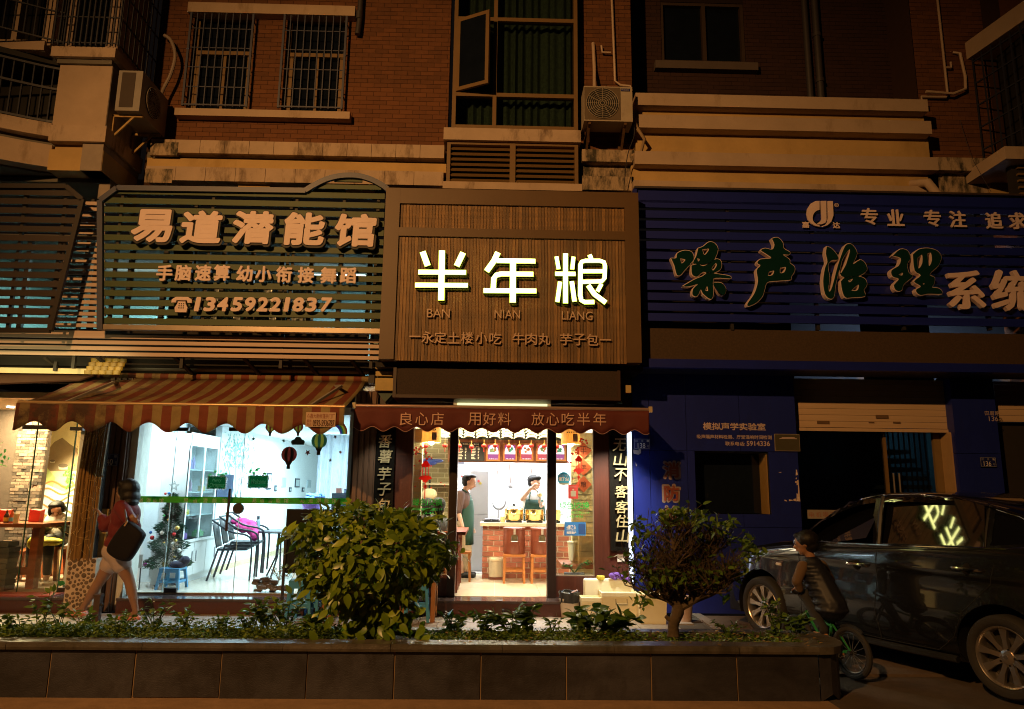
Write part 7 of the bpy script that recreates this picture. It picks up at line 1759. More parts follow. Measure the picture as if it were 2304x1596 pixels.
def head(b,c,fwd,r=.1,up=(0,0,1),nose=True):
 "skull, jaw, nose, ears; fwd is the way the face looks"
 f=Vector(fwd).normalized();u=Vector(up)-f*Vector(up).dot(f);u.normalize();s_=f.cross(u);c=Vector(c)
 R3=Matrix((s_,f,u)).transposed()
 b.er(c+u*r*.12,(r*.78,r*.95,r*.92),R3);b.er(c+f*r*.25-u*r*.50,(r*.55,r*.58,r*.52),R3)
 b.er(c+f*r*.52-u*r*.88,(r*.26,r*.24,r*.18),R3)
 b.c((c+f*r*.86+u*r*.0,r*.09),(c+f*r*1.06-u*r*.28,r*.14));b.er(c+f*r*.84-u*r*.56,(r*.26,r*.10,r*.09),R3)
 for k in(-1,1):b.er(c+s_*k*r*.78-u*r*.08,(r*.10,r*.20,r*.28),R3);b.er(c+s_*k*r*.32+f*r*.78+u*r*.12,(r*.18,r*.12,r*.08),R3)
def face_details(par,c,fwd,r=.1,up=(0,0,1)):
 f=Vector(fwd).normalized();u=Vector(up)-f*Vector(up).dot(f);u.normalize();s_=f.cross(u);c=Vector(c);R3=Matrix((s_,f,u)).transposed()
 for k in(-1,1):
  BL().er(c+s_*k*r*.30+f*r*.86-u*r*.02,(r*.14,r*.06,r*.05),R3,6).m.build('eye',M('dark_eye',(.02,.012,.01),.2),par)
  BL().er(c+s_*k*r*.31+f*r*.88+u*r*.22,(r*.20,r*.05,r*.03),R3,6).m.build('eyebrow',hairm,par)
 BL().er(c+f*r*.93-u*r*.56,(r*.22,r*.06,r*.045),R3,6).m.build('mouth',M('lips',(.35,.10,.08),.4),par)
 # woman walking to the left with a big bag
Yw=9.05
wo=thing('person','woman with black bobbed hair in a red jacket and pale shorts walking left','person',(zw(1230,900,Yw).x,Yw,ZS))
hc=zw(1345,170,Yw)
fwd=Vector((-.93,.20,-.05))
b=BL();head(b,hc+Vector((-.01,0,-.0)),fwd,.105);neck=zw(1375,300,Yw)
b.c((hc-Vector((0,0,.05)),.055),(neck,.05),(neck-Vector((0,0,.06)),.06))
sN,sF=zw(1290,345,Yw-.14),zw(1380,350,Yw+.16);waist=zw(1260,700,Yw);hip=zw(1235,810,Yw)
b.c((neck-Vector((0,0,.1)),.09),(waist,.11),(hip,.13))
kL,aL,tL=zw(1050,1150,Yw+.06),zw(885,1425,Yw+.08),zw(770,1470,Yw+.08)
kR,aR,tR=zw(1375,1120,Yw-.06),zw(1450,1430,Yw-.06),zw(1330,1500,Yw-.08)
aL.z=ZS+.11;aR.z=ZS+.085
hL,hR=hip+Vector((-.02,.08,-.02)),hip+Vector((.05,-.08,-.02))
def leg(b,h,k,a,s=1.0):
 b.c((h,.105*s),(h.lerp(k,.5),.088*s),(k,.060*s),(k.lerp(a,.33),.060*s),(k.lerp(a,.75),.040*s),(a,.036*s))
leg(b,hL,kL,aL);leg(b,hR,kR,aR)
b.c((aL-Vector((0,0,.02)),.038),(aL+Vector((-.10,-.0,-.06)),.032),(aL+Vector((-.17,0,-.075)),.022));b.c((aR-Vector((0,0,.02)),.036),(aR+Vector((-.10,0,-.055)),.032),(aR+Vector((-.17,0,-.06)),.022))
eF=zw(1120,545,Yw+.1);wF=zw(1075,430,Yw+.12);b.c((sF,.055),(eF,.042),(wF,.03));hand(b,wF,(-.6,.1,.75),(-.5,-.3,-.5),.17,.5)
eN=zw(1440,560,Yw-.22);wN=zw(1440,480,Yw-.24)
b.c((sN,.06),(eN,.045),(zw(1450,500,Yw-.26),.03));hand(b,zw(1450,500,Yw-.27),(-.3,-.2,.4),(0,.8,-.3),.16,.6)
b.build('body',skin,wo,vox=.011,smooth=5)
face_details(wo,hc+Vector((-.01,0,0)),fwd,.105)
jr=M('red_jacket',(.13,.010,.012),.75,var=.15,sc_=6,bump=.2,bsc=90);b=BL()
b.c((neck-Vector((0,0,.02)),.075),(neck-Vector((-.0,0,.12)),.14));b.er(neck.lerp(waist,.35),(.16,.20,.20),Matrix.Identity(3));b.er(neck.lerp(waist,.7),(.145,.17,.18),Matrix.Identity(3));b.er(waist+Vector((0,0,-.02)),(.15,.165,.12),Matrix.Identity(3))
b.c((sN,.085),(sN.lerp(eN,.6),.075),(eN,.068),(eN.lerp(wN,.6),.055));b.c((sF,.085),(sF.lerp(eF,.6),.085),(eF,.078),(eF.lerp(wF,.65),.06));b.c((sN,.08),(sF,.08))
b.build('jacket',jr,wo,vox=.012,smooth=4)
sh_=M('pale_shorts',(.42,.32,.28),.8,var=.08,bump=.2);b=BL()
b.er(hip,(.155,.165,.13),Matrix.Identity(3));b.c((hL,.125),(hL.lerp(kL,.42),.112));b.c((hR,.125),(hR.lerp(kR,.42),.110));b.build('shorts',sh_,wo,vox=.012,smooth=3)
b=BL();hb=hc+Vector((.03,-.0,.02))
b.er(hb,(.128,.120,.130),Matrix.Identity(3));b.er(hb+Vector((.025,-.0,-.09)),(.112,.128,.11),Matrix.Identity(3));b.er(hb+Vector((.05,-.02,-.155)),(.085,.115,.055),Matrix.Identity(3));b.er(hb+Vector((-.06,0,.055)),(.07,.10,.06),Matrix.Identity(3))
b.build('hair',hairm,wo,vox=.011,smooth=3)
shoe=M('pink_shoe',(.60,.22,.16),.5,var=.1)
for a_,nm in((aL,'shoe'),(aR,'shoe')):
 b=BL();z=a_.z-.075;b.c((Vector((a_.x+.03,a_.y,z)),.036),(Vector((a_.x-.07,a_.y,z-.0)),.036),(Vector((a_.x-.165,a_.y,z+.0)),.032),(Vector((a_.x-.19,a_.y,z)),.024));b.build(nm,shoe,wo,vox=.008,smooth=2)
bagd=M('dark_tote',(.008,.0065,.008),.75,var=.2,spec=.2)
bg_=thing('shoulder_bag','large dark brown tote bag on the walking woman\'s shoulder','bag',zw(1330,930,Yw-.3))
Yb=Yw-.33;q=[zw(x,y,Yb)for x,y in((1335,478),(1400,478),(1560,618),(1545,660),(1400,915),(1360,932),(1240,905),(1135,825),(1140,760))]
b=BL();cx_b=sum((p.x for p in q))/len(q);cz_b=sum((p.z for p in q))/len(q)
m=MB(True);rings=[]
for(yo,sc0)in((-.075,.80),(-.055,.95),(0,1.0),(.055,.95),(.075,.80)):
 rings.append([(cx_b+(p.x-cx_b)*sc0,Yb+yo,cz_b+(p.z-cz_b)*sc0)for p in q])
n_=len(q);vs=[p for r_ in rings for p in r_];fs=[tuple(range(n_))[::-1],tuple(range(4*n_,5*n_))]
for i in range(4):
 for j in range(n_):fs.append((i*n_+j,i*n_+(j+1)%n_,(i+1)*n_+(j+1)%n_,(i+1)*n_+j))
o=m.add(vs,fs).build('bag_body',bagd,bg_,smooth=True);ss=o.modifiers.new('s','SUBSURF');ss.levels=2;ss.render_levels=2
for dy in(-.05,.05):
 MB(True).tube(spline([zw(1350,500,Yb+dy),zw(1335,400,Yw-.22+dy*.4),zw(1325,320,Yw-.18),zw(1330,275,Yw-.12),zw(1355,300,Yw-.02)],6),.012,6).build('strap',M('bag_strap',(.10,.07,.07),.5),bg_)
p=zw(1335,520,Yb-.09);MB().obox((p.x,p.y+.01,p.z),(.015,.01,.06),Matrix.Rotation(.5,3,'Y')).build('tag',M('tan_tag',(.45,.28,.15),.5),bg_)
# cooks
def zk(zx,zy,Y):return W(900+.2115*zx,900+.2115*zy,Y)
Yc_=11.75
ck=thing('person','young cook in a brown shirt and green apron standing by the table looking down','person',(zk(690,1500,Yc_).x,Yc_,ZF))
hc=zk(742,872,Yc_);fw=Vector((.85,-.25,-.35))
b=BL();head(b,hc,fw,.108,up=(.3,0,1));nk=zk(690,965,Yc_);b.c((hc-Vector((.03,0,.05)),.05),(nk,.052),(nk-Vector((0,0,.06)),.06))
pv=zk(668,1330,Yc_);b.c((nk-Vector((.01,0,.12)),.09),(pv,.11))
kn=zk(715,1640,Yc_-.03);an=Vector((zk(690,1800,Yc_).x,Yc_,ZF+.09));fz=zk(0,0,Yc_)
for dy in(-.09,.09):b.c((pv+Vector((0,dy,0)),.10),(Vector((kn.x,kn.y+dy,kn.z)),.06),(Vector((an.x-.01+dy*.4,an.y+dy,ZF+.1)),.045))
sh=zk(640,1010,Yc_-.19);el=zk(618,1190,Yc_-.24);wr=zk(665,1350,Yc_-.26);b.c((sh,.055),(el,.042),(wr,.032));hand(b,wr,(.25,-.1,-.9),(.3,.8,0),.17,.35)
sh2,el2,wr2=zk(660,1010,Yc_+.19),zk(690,1190,Yc_+.25),zk(760,1340,Yc_+.22);b.c((sh2,.055),(el2,.042),(wr2,.032));hand(b,wr2,(.4,0,-.8),(0,-.8,0),.16,.3,-1)
b.build('body',skin2,ck,vox=.011,smooth=5);face_details(ck,hc,fw,.108,up=(.3,0,1))
b=BL();b.c((nk-Vector((0,0,.05)),.075),(nk-Vector((.01,0,.12)),.12));b.er(nk.lerp(pv,.38),(.13,.19,.20),Matrix.Identity(3));b.er(nk.lerp(pv,.75),(.13,.165,.18),Matrix.Identity(3));b.c((sh,.075),(sh.lerp(el,.95),.062));b.c((sh2,.075),(sh2 .lerp(el2,.95),.06));b.c((sh,.07),(sh2,.07))
b.build('shirt',M('brown_shirt',(.085,.048,.04),.85,var=.1),ck,vox=.012,smooth=4)
b=BL()
for dy in(-.09,.09):b.c((pv+Vector((0,dy,-.02)),.118),(Vector((kn.x,kn.y+dy,kn.z)),.075),(Vector((an.x,an.y+dy,ZF+.16)),.058))
b.build('trousers',M('khaki_trousers',(.45,.36,.24),.85),ck,vox=.012,smooth=4)
apm=M('green_apron',(.008,.055,.036),.7,var=.15,sc_=6)
m=MB(True);rows=[]
for j,(zy,x0,x1,yh)in enumerate(((1010,690,744,.08),(1080,690,772,.13),(1200,640,782,.18),(1330,660,778,.19),(1430,680,776,.19),(1535,680,776,.19))):
 row=[]
 for i in range(13):
  a=-PI*.62+PI*1.24*i/12;xc,xf=zk(x0,zy,Yc_).x,zk(x1,zy,Yc_).x;z_=zk(700,zy,Yc_).z
  row.append((xc+(xf-xc)*math.cos(a*.8),Yc_+yh*math.sin(a),z_))
 rows.append(row)
o=m.sweep(rows).build('apron',apm,ck,smooth=True);o.modifiers.new('s','SOLIDIFY').thickness=.01
MB(True).tube([zk(722,1010,Yc_-.06),zk(700,975,Yc_-.08),zk(665,955,Yc_-.05),zk(660,955,Yc_+.04)],.012,6).build('apron_strap',apm,ck)
b=BL();fr_=Matrix.Identity(3);b.er(hc+Vector((-.030,0,.040)),(.098,.094,.085),fr_);b.er(hc+Vector((.030,0,.085)),(.072,.080,.040),fr_);b.er(hc+Vector((.075,0,.085)),(.03,.06,.025),fr_);b.er(hc+Vector((-.065,0,-.01)),(.062,.088,.07),fr_);b.build('hair',hairm,ck,vox=.010,smooth=2)
for dy in(-.09,.09):b=BL();b.c((Vector((an.x-.03,an.y+dy,ZF+.045)),.045),(Vector((an.x+.14,an.y+dy,ZF+.038)),.038));b.build('shoe',black,ck,vox=.01,smooth=2)
Yd=12.45
cd=thing('person','cook with raised arm behind the brass pots, dark fringe and green apron','person',(zk(1425,1170,Yd).x,Yd,ZF))
hc=zk(1432,880,Yd);fw=Vector((.75,-.6,.12));b=BL();head(b,hc,fw,.108);nk=zk(1412,985,Yd)
b.c((hc-Vector((0,0,.05)),.052),(nk,.055),(nk-Vector((0,0,.06)),.06));wt_=Vector((nk.x,Yd,ZF+.95));b.c((nk-Vector((0,0,.12)),.10),(wt_,.12),(Vector((nk.x,Yd,ZF+.8)),.12))
for dx in(-.09,.09):b.c((Vector((nk.x+dx,Yd,ZF+.8)),.10),(Vector((nk.x+dx,Yd,ZF+.45)),.06),(Vector((nk.x+dx,Yd,ZF+.07)),.045))
sl,e_,w_1=zk(1350,1030,Yd),zk(1300,1055,Yd-.12),zk(1395,940,Yd-.22);b.c((sl,.055),(e_,.042),(w_1,.032));hand(b,w_1,(.6,-.1,.5),(.3,.5,.2),.16,.5)
s2_,e2_,w2_=zk(1485,1040,Yd),zk(1520,1110,Yd-.1),zk(1500,1130,Yd-.22);b.c((s2_,.055),(e2_,.042),(w2_,.032));hand(b,w2_,(-.3,-.3,.8),(0,.3,.6),.15,.8)
b.build('body',skin2,cd,vox=.011,smooth=5);face_details(cd,hc,fw,.108)
b=BL();b.c((nk-Vector((0,0,.09)),.11),(nk-Vector((0,0,.2)),.15));b.er(nk.lerp(wt_,.5),(.20,.14,.24),Matrix.Identity(3));b.c((sl,.08),(sl.lerp(e_,.35),.075));b.c((s2_,.08),(s2_.lerp(e2_,.5),.07));b.c((sl,.07),(s2_,.07));b.er(wt_,(.18,.14,.2),Matrix.Identity(3))
b.build('shirt',M('white_shirt',(.75,.72,.68),.8),cd,vox=.012,smooth=4)
m=MB(True);rows=[]
for zy,hw in((1005,.035),(1060,.13),(1110,.155),(1175,.175),(1300,.18)):
 row=[]
 for i in range(9):t_=-1+2*i/8;p=zk(1427,zy,Yd);row.append((p.x+hw*t_*1.0,Yd-.17+.06*t_*t_,p.z))
 rows.append(row)
m.sweep(rows[::-1]if 0 else[r for r in rows[1:]]).build('apron',M('dark_green_apron',(.02,.07,.055),.7),cd,smooth=True).modifiers.new('s','SOLIDIFY').thickness=.012
for sx,zx in((-1,1372),(1,1490)):MB(True).tube([zk(zx,1060,Yd-.16),zk(zx-sx*6,1010,Yd-.13),zk(zx-sx*22,975,Yd-.05)],.012,6).build('apron_strap',apm,cd)
b=BL();b.er(hc+Vector((-.02,.02,.05)),(.108,.105,.088),fr_);b.er(hc+Vector((.04,-.05,.075)),(.075,.06,.045),fr_);b.er(hc+Vector((-.06,.03,-.01)),(.06,.09,.07),fr_);b.build('hair',hairm,cd,vox=.010,smooth=2)
t=thing('ladle','steel ladle held up beside the cook behind the pots','ladle',zk(1497,1130,Yd-.25));MB(True).tube([zk(1495,1150,Yd-.25),zk(1494,1030,Yd-.25)],.01,6).build('handle',um,t);p=zk(1487,1008,Yd-.25);MB(True).ball(tuple(p),.045,8).build('bowl',M('brass_ladle',(.6,.5,.3),.3,metal=.8),t)
# two diners seen from behind through the left window
for i,(x,y,Y,c,lab)in enumerate(((963,1142,10.6,(.11,.11,.12),'seated diner farther left, only dark hair above the bush in the left window'),(986.5,1141,10.25,(.10,.105,.12),'seated diner in a grey sweater seen from behind in the left window'))):
 p=W(x,y,Y);t=thing('person',lab,'person',(p.x,Y,ZF),'diners in the left shop window')
 b=BL();head(b,p,(0,.95,-.3),.105);nk=p-Vector((0,.03,.15));b.c((p-Vector((0,0,.05)),.05),(nk,.055));hp=Vector((p.x,Y-.02,ZF+.48));b.c((nk-Vector((0,0,.1)),.1),(hp,.13))
 for s in(-1,1):b.c((hp+Vector((s*.09,0,0)),.09),(hp+Vector((s*.10,.40,.02)),.06),(Vector((p.x+s*.10,Y+.42,ZF+.07)),.045));a_=nk+Vector((s*.19,0,-.08));e_=nk+Vector((s*.24,.1,-.33));w_1=nk+Vector((s*.10,.33,-.32));b.c((a_,.05),(e_,.042),(w_1,.03));hand(b,w_1,(-s*.3,.8,0),(0,0,-1),.16,.4,s)
 b.build('body',skin2,t,vox=.013,smooth=5)
 b=BL();b.c((nk-Vector((0,0,.03)),.07),(nk-Vector((0,0,.1)),.12));b.er(nk.lerp(hp,.35),(.20,.14,.22),fr_);b.er(nk.lerp(hp,.8),(.18,.15,.2),fr_)
 for s in(-1,1):b.c((nk+Vector((s*.17,0,-.08)),.085),(nk+Vector((s*.24,.1,-.33)),.065),(nk+Vector((s*.13,.28,-.32)),.05))
 b.build('sweater',M('sweater_%d'%i,c,.9,var=.1),t,vox=.013,smooth=4)
 b=BL();b.er(p+Vector((0,-.02,.035)),(.103,.108,.10),fr_);b.er(p+Vector((0,-.06,-.03)),(.09,.07,.08),fr_);b.build('hair',hairm,t,vox=.011,smooth=2)
 b=BL();
 for s in(-1,1):b.c((hp+Vector((s*.09,0,0)),.10),(hp+Vector((s*.10,.40,.02)),.075),(Vector((p.x+s*.10,Y+.42,ZF+.12)),.06))
 b.build('trousers',black,t,vox=.014,smooth=3)
 s=thing('wooden_stool','stool under the %s diner'%('farther left' if i==0 else 'grey sweatered'),'stool',(p.x,Y,ZF),'wooden stools at the dining table');B('seat',wood_o,(p.x-.15,p.x+.15,Y-.15,Y+.15,ZF+.37,ZF+.40),s)
 for sx in(-1,1):
  for sy in(-1,1):MB().bar((p.x+sx*.13,Y+sy*.13,ZF),(p.x+sx*.11,Y+sy*.11,ZF+.37),.03).build('leg',wood_o,s)
  # seated person with phone in the restaurant
Yp_=11.0
sp_=thing('person','seated person with short dark hair in an olive cardigan looking down at a phone','person',(zw(600,800,Yp_).x,Yp_,ZF))
hc=zw(612,370,Yp_);fw=Vector((.25,-.75,-.6));b=BL();head(b,hc,fw,.105,up=(.1,-.5,1));nk=zw(600,440,Yp_+.05);b.c((hc+Vector((0,.02,-.03)),.05),(nk,.052));hp=zw(590,680,Yp_+.05);b.c((nk-Vector((0,0,.1)),.09),(hp,.12))
for s in(-1,1):
 kn_=Vector((hp.x+s*.12+.05,Yp_-.38,hp.z+.02));b.c((hp+Vector((s*.09,0,0)),.09),(kn_,.062),(Vector((kn_.x,kn_.y+.03,ZF+.07)),.042))
 a_=nk+Vector((s*.18,0,-.08));e_=zw(480 if s<0 else 690,570,Yp_-.05);w_1=zw(545 if s<0 else 640,545,Yp_-.28);b.c((a_,.05),(e_,.042),(w_1,.03));hand(b,w_1,(-s*.8,-.3,.1),(0,-.3,-.8),.16,.5,-s)
b.build('body',skin2,sp_,vox=.012,smooth=5);face_details(sp_,hc,fw,.105,up=(.1,-.5,1))
b=BL();b.er(nk.lerp(hp,.3),(.17,.13,.17),fr_);b.er(nk.lerp(hp,.75),(.16,.14,.16),fr_);b.c((nk-Vector((0,0,.02)),.06),(nk-Vector((0,0,.08)),.09));b.build('blouse',M('white_blouse',(.62,.55,.48),.8),sp_,vox=.012,smooth=4)
b=BL()
for s in(-1,1):
 a_=nk+Vector((s*.17,.03,-.08));e_=zw(480 if s<0 else 695,570,Yp_-.05);w_1=zw(535 if s<0 else 650,548,Yp_-.24);b.c((a_,.08),(e_,.066),(w_1,.045));b.c((a_,.08),(hp+Vector((s*.14,.03,.05)),.08))
b.build('cardigan',M('olive_cardigan',(.055,.05,.02),.9),sp_,vox=.013,smooth=3)
b=BL();b.er(hc+Vector((-.015,.0,.05)),(.108,.105,.085),fr_);b.er(hc+Vector((-.085,.0,-.02)),(.035,.07,.09),fr_);b.er(hc+Vector((-.02,-.06,.055)),(.085,.06,.045),fr_);b.er(hc+Vector((.075,.02,.01)),(.03,.07,.05),fr_);b.build('hair',hairm,sp_,vox=.010,smooth=2)
b=BL()
for s in(-1,1):kn_=Vector((hp.x+s*.12+.05,Yp_-.38,hp.z+.02));b.c((hp+Vector((s*.09,0,0)),.105),(kn_,.08),(Vector((kn_.x,kn_.y+.03,ZF+.14)),.055))
b.build('trousers',black,sp_,vox=.014,smooth=3)
p=zw(610,540,Yp_-.36);MB().obox(p,(.13,.07,.01),Matrix.Rotation(-.7,3,'X')).build('phone',black,None,'dark phone in the seated person\'s hands','phone')
t=thing('block_stool','stool under the seated person with the phone','stool',(hp.x,Yp_+.05,ZF),'reddish block-legged stools');MB().box(-.18,.18,-.16,.16,hp.z-ZF-.14,hp.z-ZF-.10).build('seat',tw_,t,org=(0,0,0))
for sx in(-1,1):
 for sy in(-1,1):MB().bar((sx*.15,sy*.13,0),(sx*.1,sy*.1,hp.z-ZF-.14),.05).build('leg',tw_,t,org=(0,0,0))
p=zw(440,710,10.55);b=BL();b.er(p,(.13,.10,.07),fr_);b.er(p+Vector((.14,0,.0)),(.16,.09,.055),fr_);b.er(p+Vector((-.10,-.02,-.02)),(.07,.08,.09),fr_);b.build('yellow_bag',M('yellow_fabric',(.62,.52,.04),.7,var=.3,sc_=14),None,vox=.012,smooth=3,label='soft yellow bag lying on the stool in front of the seated person',cat='bag')
p=W(545,1188,11.5);b=BL()
for(x,y,Y,rx,rz_)in((532,1174,11.5,.09,.05),(545,1172,11.5,.12,.05),(560,1178,11.45,.12,.06),(568,1192,11.4,.09,.09),(573,1204,11.38,.07,.09),(548,1188,11.4,.09,.08),(538,1184,11.42,.06,.06)):
 q=W(x,y,Y);b.er(q,(rx,.07,rz_),fr_)
b.build('pink_jacket',M('hot_pink_fleece',(.75,.06,.28),.8,var=.35,sc_=16,bump=.6,bsc=40),None,vox=.012,smooth=2,label='hot pink fleece jacket draped over the round table',cat='jacket')
# boy on a small green bike
axis=Vector((-.33,.944,0)).normalized();side=Vector((axis.y,-axis.x,0))
rw=W(1917,1475,6.62);rw.z=.215+.01;r_=.195
bk=thing('bicycle','small green and black children\'s bicycle ridden past the end of the planter','bicycle',(rw.x,rw.y,.022))
fwh=rw+axis*.66
tyre=M('tyre_rubber',(.02,.018,.017),.8,var=.2,bump=.3)
grn_b=M('bright_green_frame',(.010,.16,.03),.4);fgrey=M('bike_black',(.02,.02,.02),.4)
for c_ in(rw,fwh):
 m=MB(True);m.tube([c_+axis*r_*math.cos(a*PI/16)+Vector((0,0,r_*math.sin(a*PI/16)))for a in range(33)],.024,8,cap=False);w1=m.build('wheel',tyre,bk)
 MB(True).tube([c_+axis*(r_-.03)*math.cos(a*PI/16)+Vector((0,0,(r_-.03)*math.sin(a*PI/16)))for a in range(33)],.010,6,cap=False).build('rim',fgrey,w1)
 m=MB()
 for k in range(14):a=k*2*PI/14;m.bar(c_,c_+axis*(r_-.03)*math.cos(a)+Vector((0,0,(r_-.03)*math.sin(a))),.003)
 m.build('spokes',um,w1);m=MB(True);m.tube([c_-side*.04,c_+side*.04],.018,8);m.build('hub',fgrey,w1)
bb=rw+axis*.27+Vector((0,0,-.02));seat=rw+axis*.20+Vector((0,0,.26));hd_=rw+axis*.52+Vector((0,0,.27));bar_=rw+axis*.46+Vector((0,0,.46))
m=MB(True);m.tube([rw-side*.03,bb],.010,6).tube([rw+side*.03,bb],.010,6).tube([rw,seat-Vector((0,0,.06))],.009,6).tube([bb,seat],.014,8);m.build('rear_frame',grn_b,bk)
MB(True).tube([bb,hd_],.02,8).tube([seat-Vector((0,0,.08)),hd_],.014,8).build('main_frame',grn_b,bk)
MB(True).tube([hd_+Vector((0,0,.03)),hd_+axis*.05-Vector((0,0,.06)),fwh+side*.04],.012,6).tube([hd_-Vector((0,0,.02)),fwh-side*.04],.012,6).tube([hd_,bar_],.013,6).build('fork',fgrey,bk)
MB(True).tube([bar_-side*.22,bar_-side*.10-Vector((0,0,.03)),bar_+side*.10-Vector((0,0,.03)),bar_+side*.22],.011,6).build('handlebar',fgrey,bk)
MB(True).ball(tuple(seat+Vector((0,0,.02))),.07,8,(1,1.3,.4)).build('saddle',fgrey,bk)
m=MB(True);m.tube([rw+axis*(r_+.035)*math.cos(a)+Vector((0,0,(r_+.03)*math.sin(a)))for a in[PI*(.35+.05*k)for k in range(8)]],.014,6);m.build('mudguard',fgrey,bk)
pl1,pl2=bb+side*.07+Vector((0,0,-.09))+axis*.03,bb-side*.07+Vector((0,0,.09))-axis*.03;MB(True).tube([bb+side*.04,pl1],.008,6).tube([bb-side*.04,pl2],.008,6).build('cranks',fgrey,bk)
for q in(pl1+side*.04,pl2-side*.04):MB().obox(q,(.08,.07,.015)).build('pedal',M('orange_reflector',(.6,.2,.03),.4),bk)
by=thing('person','small boy in a dark padded vest riding the little bicycle','person',(seat.x,seat.y,.022))
hc=W(1813,1222,7.0);fw=(axis*.55+Vector((-.75,-.05,-.15))).normalized();b=BL();head(b,hc,fw,.104)
pel=seat+Vector((0,0,.10));nk=hc+Vector((.04,-.02,-.15));b.c((hc-Vector((0,0,.04)),.045),(nk,.045));b.c((nk-Vector((0,0,.06)),.075),(pel,.095))
for s in(-1,1):
 a_=nk+side*s*.12+Vector((0,0,-.06));w_1=bar_+side*s*.17-axis*.03+Vector((0,0,.03));e_=a_.lerp(w_1,.5)+side*s*.05+Vector((0,0,-.05));b.c((a_,.042),(e_,.033),(w_1,.024));hand(b,w_1,axis*.8+Vector((0,0,-.1)),(0,0,-1),.11,.75,s)
 pd=(pl1 if s>0 else pl2)+side*s*.04;kn_=pel+axis*.23+side*s*.09+Vector((0,0,.02 if s>0 else .07));b.c((pel+side*s*.06,.07),(kn_,.048),(pd+Vector((0,0,.07))-axis*.04,.034))
b.build('body',skin,by,vox=.010,smooth=4);face_details(by,hc,fw,.104)
slv=M('brown_sweater',(.11,.065,.035),.9,var=.1);b=BL()
b.c((nk-Vector((0,0,.03)),.055),(nk-Vector((0,0,.08)),.10))
for s in(-1,1):
 a_=nk+side*s*.11+Vector((0,0,-.06));w_1=bar_+side*s*.17-axis*.06+Vector((0,0,.03));e_=nk.lerp(w_1,.5)+side*s*.11+Vector((0,0,-.06));b.c((a_,.055),(e_,.048),(w_1,.036))
b.build('sweater',slv,by,vox=.010,smooth=3)
vm_=M('navy_padded_vest',(.006,.007,.014),.55,var=.3);b=BL()
b.c((nk-Vector((0,0,.06)),.10),(pel,.137))
for k in range(7):
 q=(nk-Vector((0,0,.06))).lerp(pel-Vector((0,0,.03)),k/6);b.er(q,(.134+.003*k,.124+.003*k,.05),fr_)
b.build('padded_vest',vm_,by,vox=.010,smooth=1)
b=BL()
for s in(-1,1):kn_=pel+axis*.23+side*s*.09+Vector((0,0,.02 if s>0 else .07));pd=(pl1 if s>0 else pl2)+side*s*.04;b.c((pel+side*s*.06,.082),(kn_,.06),(pd+Vector((0,0,.09))-axis*.04,.045))
b.e(pel,.105);b.build('trousers',M('charcoal_trousers',(.02,.02,.024),.9),by,vox=.010,smooth=3)
for s in(-1,1):pd=(pl1 if s>0 else pl2)+side*s*.04;b=BL();b.c((pd+Vector((0,0,.035))-axis*.06,.034),(pd+Vector((0,0,.03))+axis*.07,.03));b.build('shoe',M('orange_shoe',(.42,.2,.09),.6),by,vox=.008,smooth=2)
b=BL();b.er(hc+Vector((.014,-.01,.035)),(.106,.106,.09),fr_);b.er(hc+Vector((.035,-.03,-.02)),(.074,.074,.066),fr_);b.er(hc+fw*.05+Vector((0,0,.072)),(.06,.06,.03),fr_);b.build('hair',hairm,by,vox=.009,smooth=2)
# boxes and bins at the right of the doorway
ivory=M('ivory_plastic',(.80,.75,.52),.45,var=.05);ivory2=M('white_foam',(.84,.82,.66),.6,var=.04)
def tub(x0,x1,y0,y1,label,taper=.86,handle=False,zg=ZS,mat=ivory,lid=True):
 p=G((x0+x1)/2,y1,zg);Y=p.y;a,b=W(x0,(y0+y1)/2,Y).x,W(x1,(y0+y1)/2,Y).x;h=W((x0+x1)/2,y0,Y).z-zg;cx0_=(a+b)/2;w=(b-a)/2;d=w*.72
 t=thing('storage_tub',label,'tub',(cx0_,Y+d,zg),'ivory plastic tubs by the doorway');m=MB();k=taper
 def rect_(f,z):return[(cx0_-w*f,Y+d-d*f,z),(cx0_+w*f,Y+d-d*f,z),(cx0_+w*f,Y+d+d*f,z),(cx0_-w*f,Y+d+d*f,z)]
 vs=rect_(k,zg)+rect_(.96,zg+h-.05)+rect_(.93,zg+h-.04)+rect_(k*.95,zg+.02);Q=lambda i,j:[(i+s,i+(s+1)%4,j+(s+1)%4,j+s)for s in range(4)]
 m.add(vs,[(3,2,1,0)]+Q(0,4)+Q(4,8)+[tuple(q_[::-1])for q_ in Q(12,8)]+[(12,13,14,15)]);m.build('body',mat,t)
 m=MB();vs=rect_(.97,zg+h-.05)+rect_(1.0,zg+h-.045)+rect_(1.0,zg+h-.005)+rect_(.95,zg+h)+rect_(.90,zg+h-.03);m.add(vs,Q(0,4)+Q(4,8)+Q(8,12)+Q(12,16)+([(16,17,18,19)]if lid else[]));m.build('rim',mat,t)
 if handle:MB(True).tube([(cx0_-.06,Y-.005,zg+h-.07),(cx0_-.06,Y-.012,zg+h-.13),(cx0_+.08,Y-.012,zg+h-.13),(cx0_+.08,Y-.005,zg+h-.07)],.006,6).build('handle',M('tub_handle',(.4,.33,.18),.4),t)
 return t
p=G(1370,1352,ZS+.28)
a,b,c,d=RC(1313,1302,1424,1346,9.45);t=thing('foam_box','large white foam box standing on edge behind the tubs','box',((a+b)/2,9.45,ZS))
o=MB().box(a,b,9.42,9.52,ZS+.02,d).build('slab',ivory2,t);bv=o.modifiers.new('b','BEVEL');bv.width=.03;bv.segments=4
tub(1308,1364,1345,1397,'small ivory tub in front of the foam box, left of the large tub');tub(1354,1438,1334,1398,'large ivory tub with a wire handle',handle=True);tub(1438,1503,1337,1406,'ivory tub beside the crooked tree trunk')
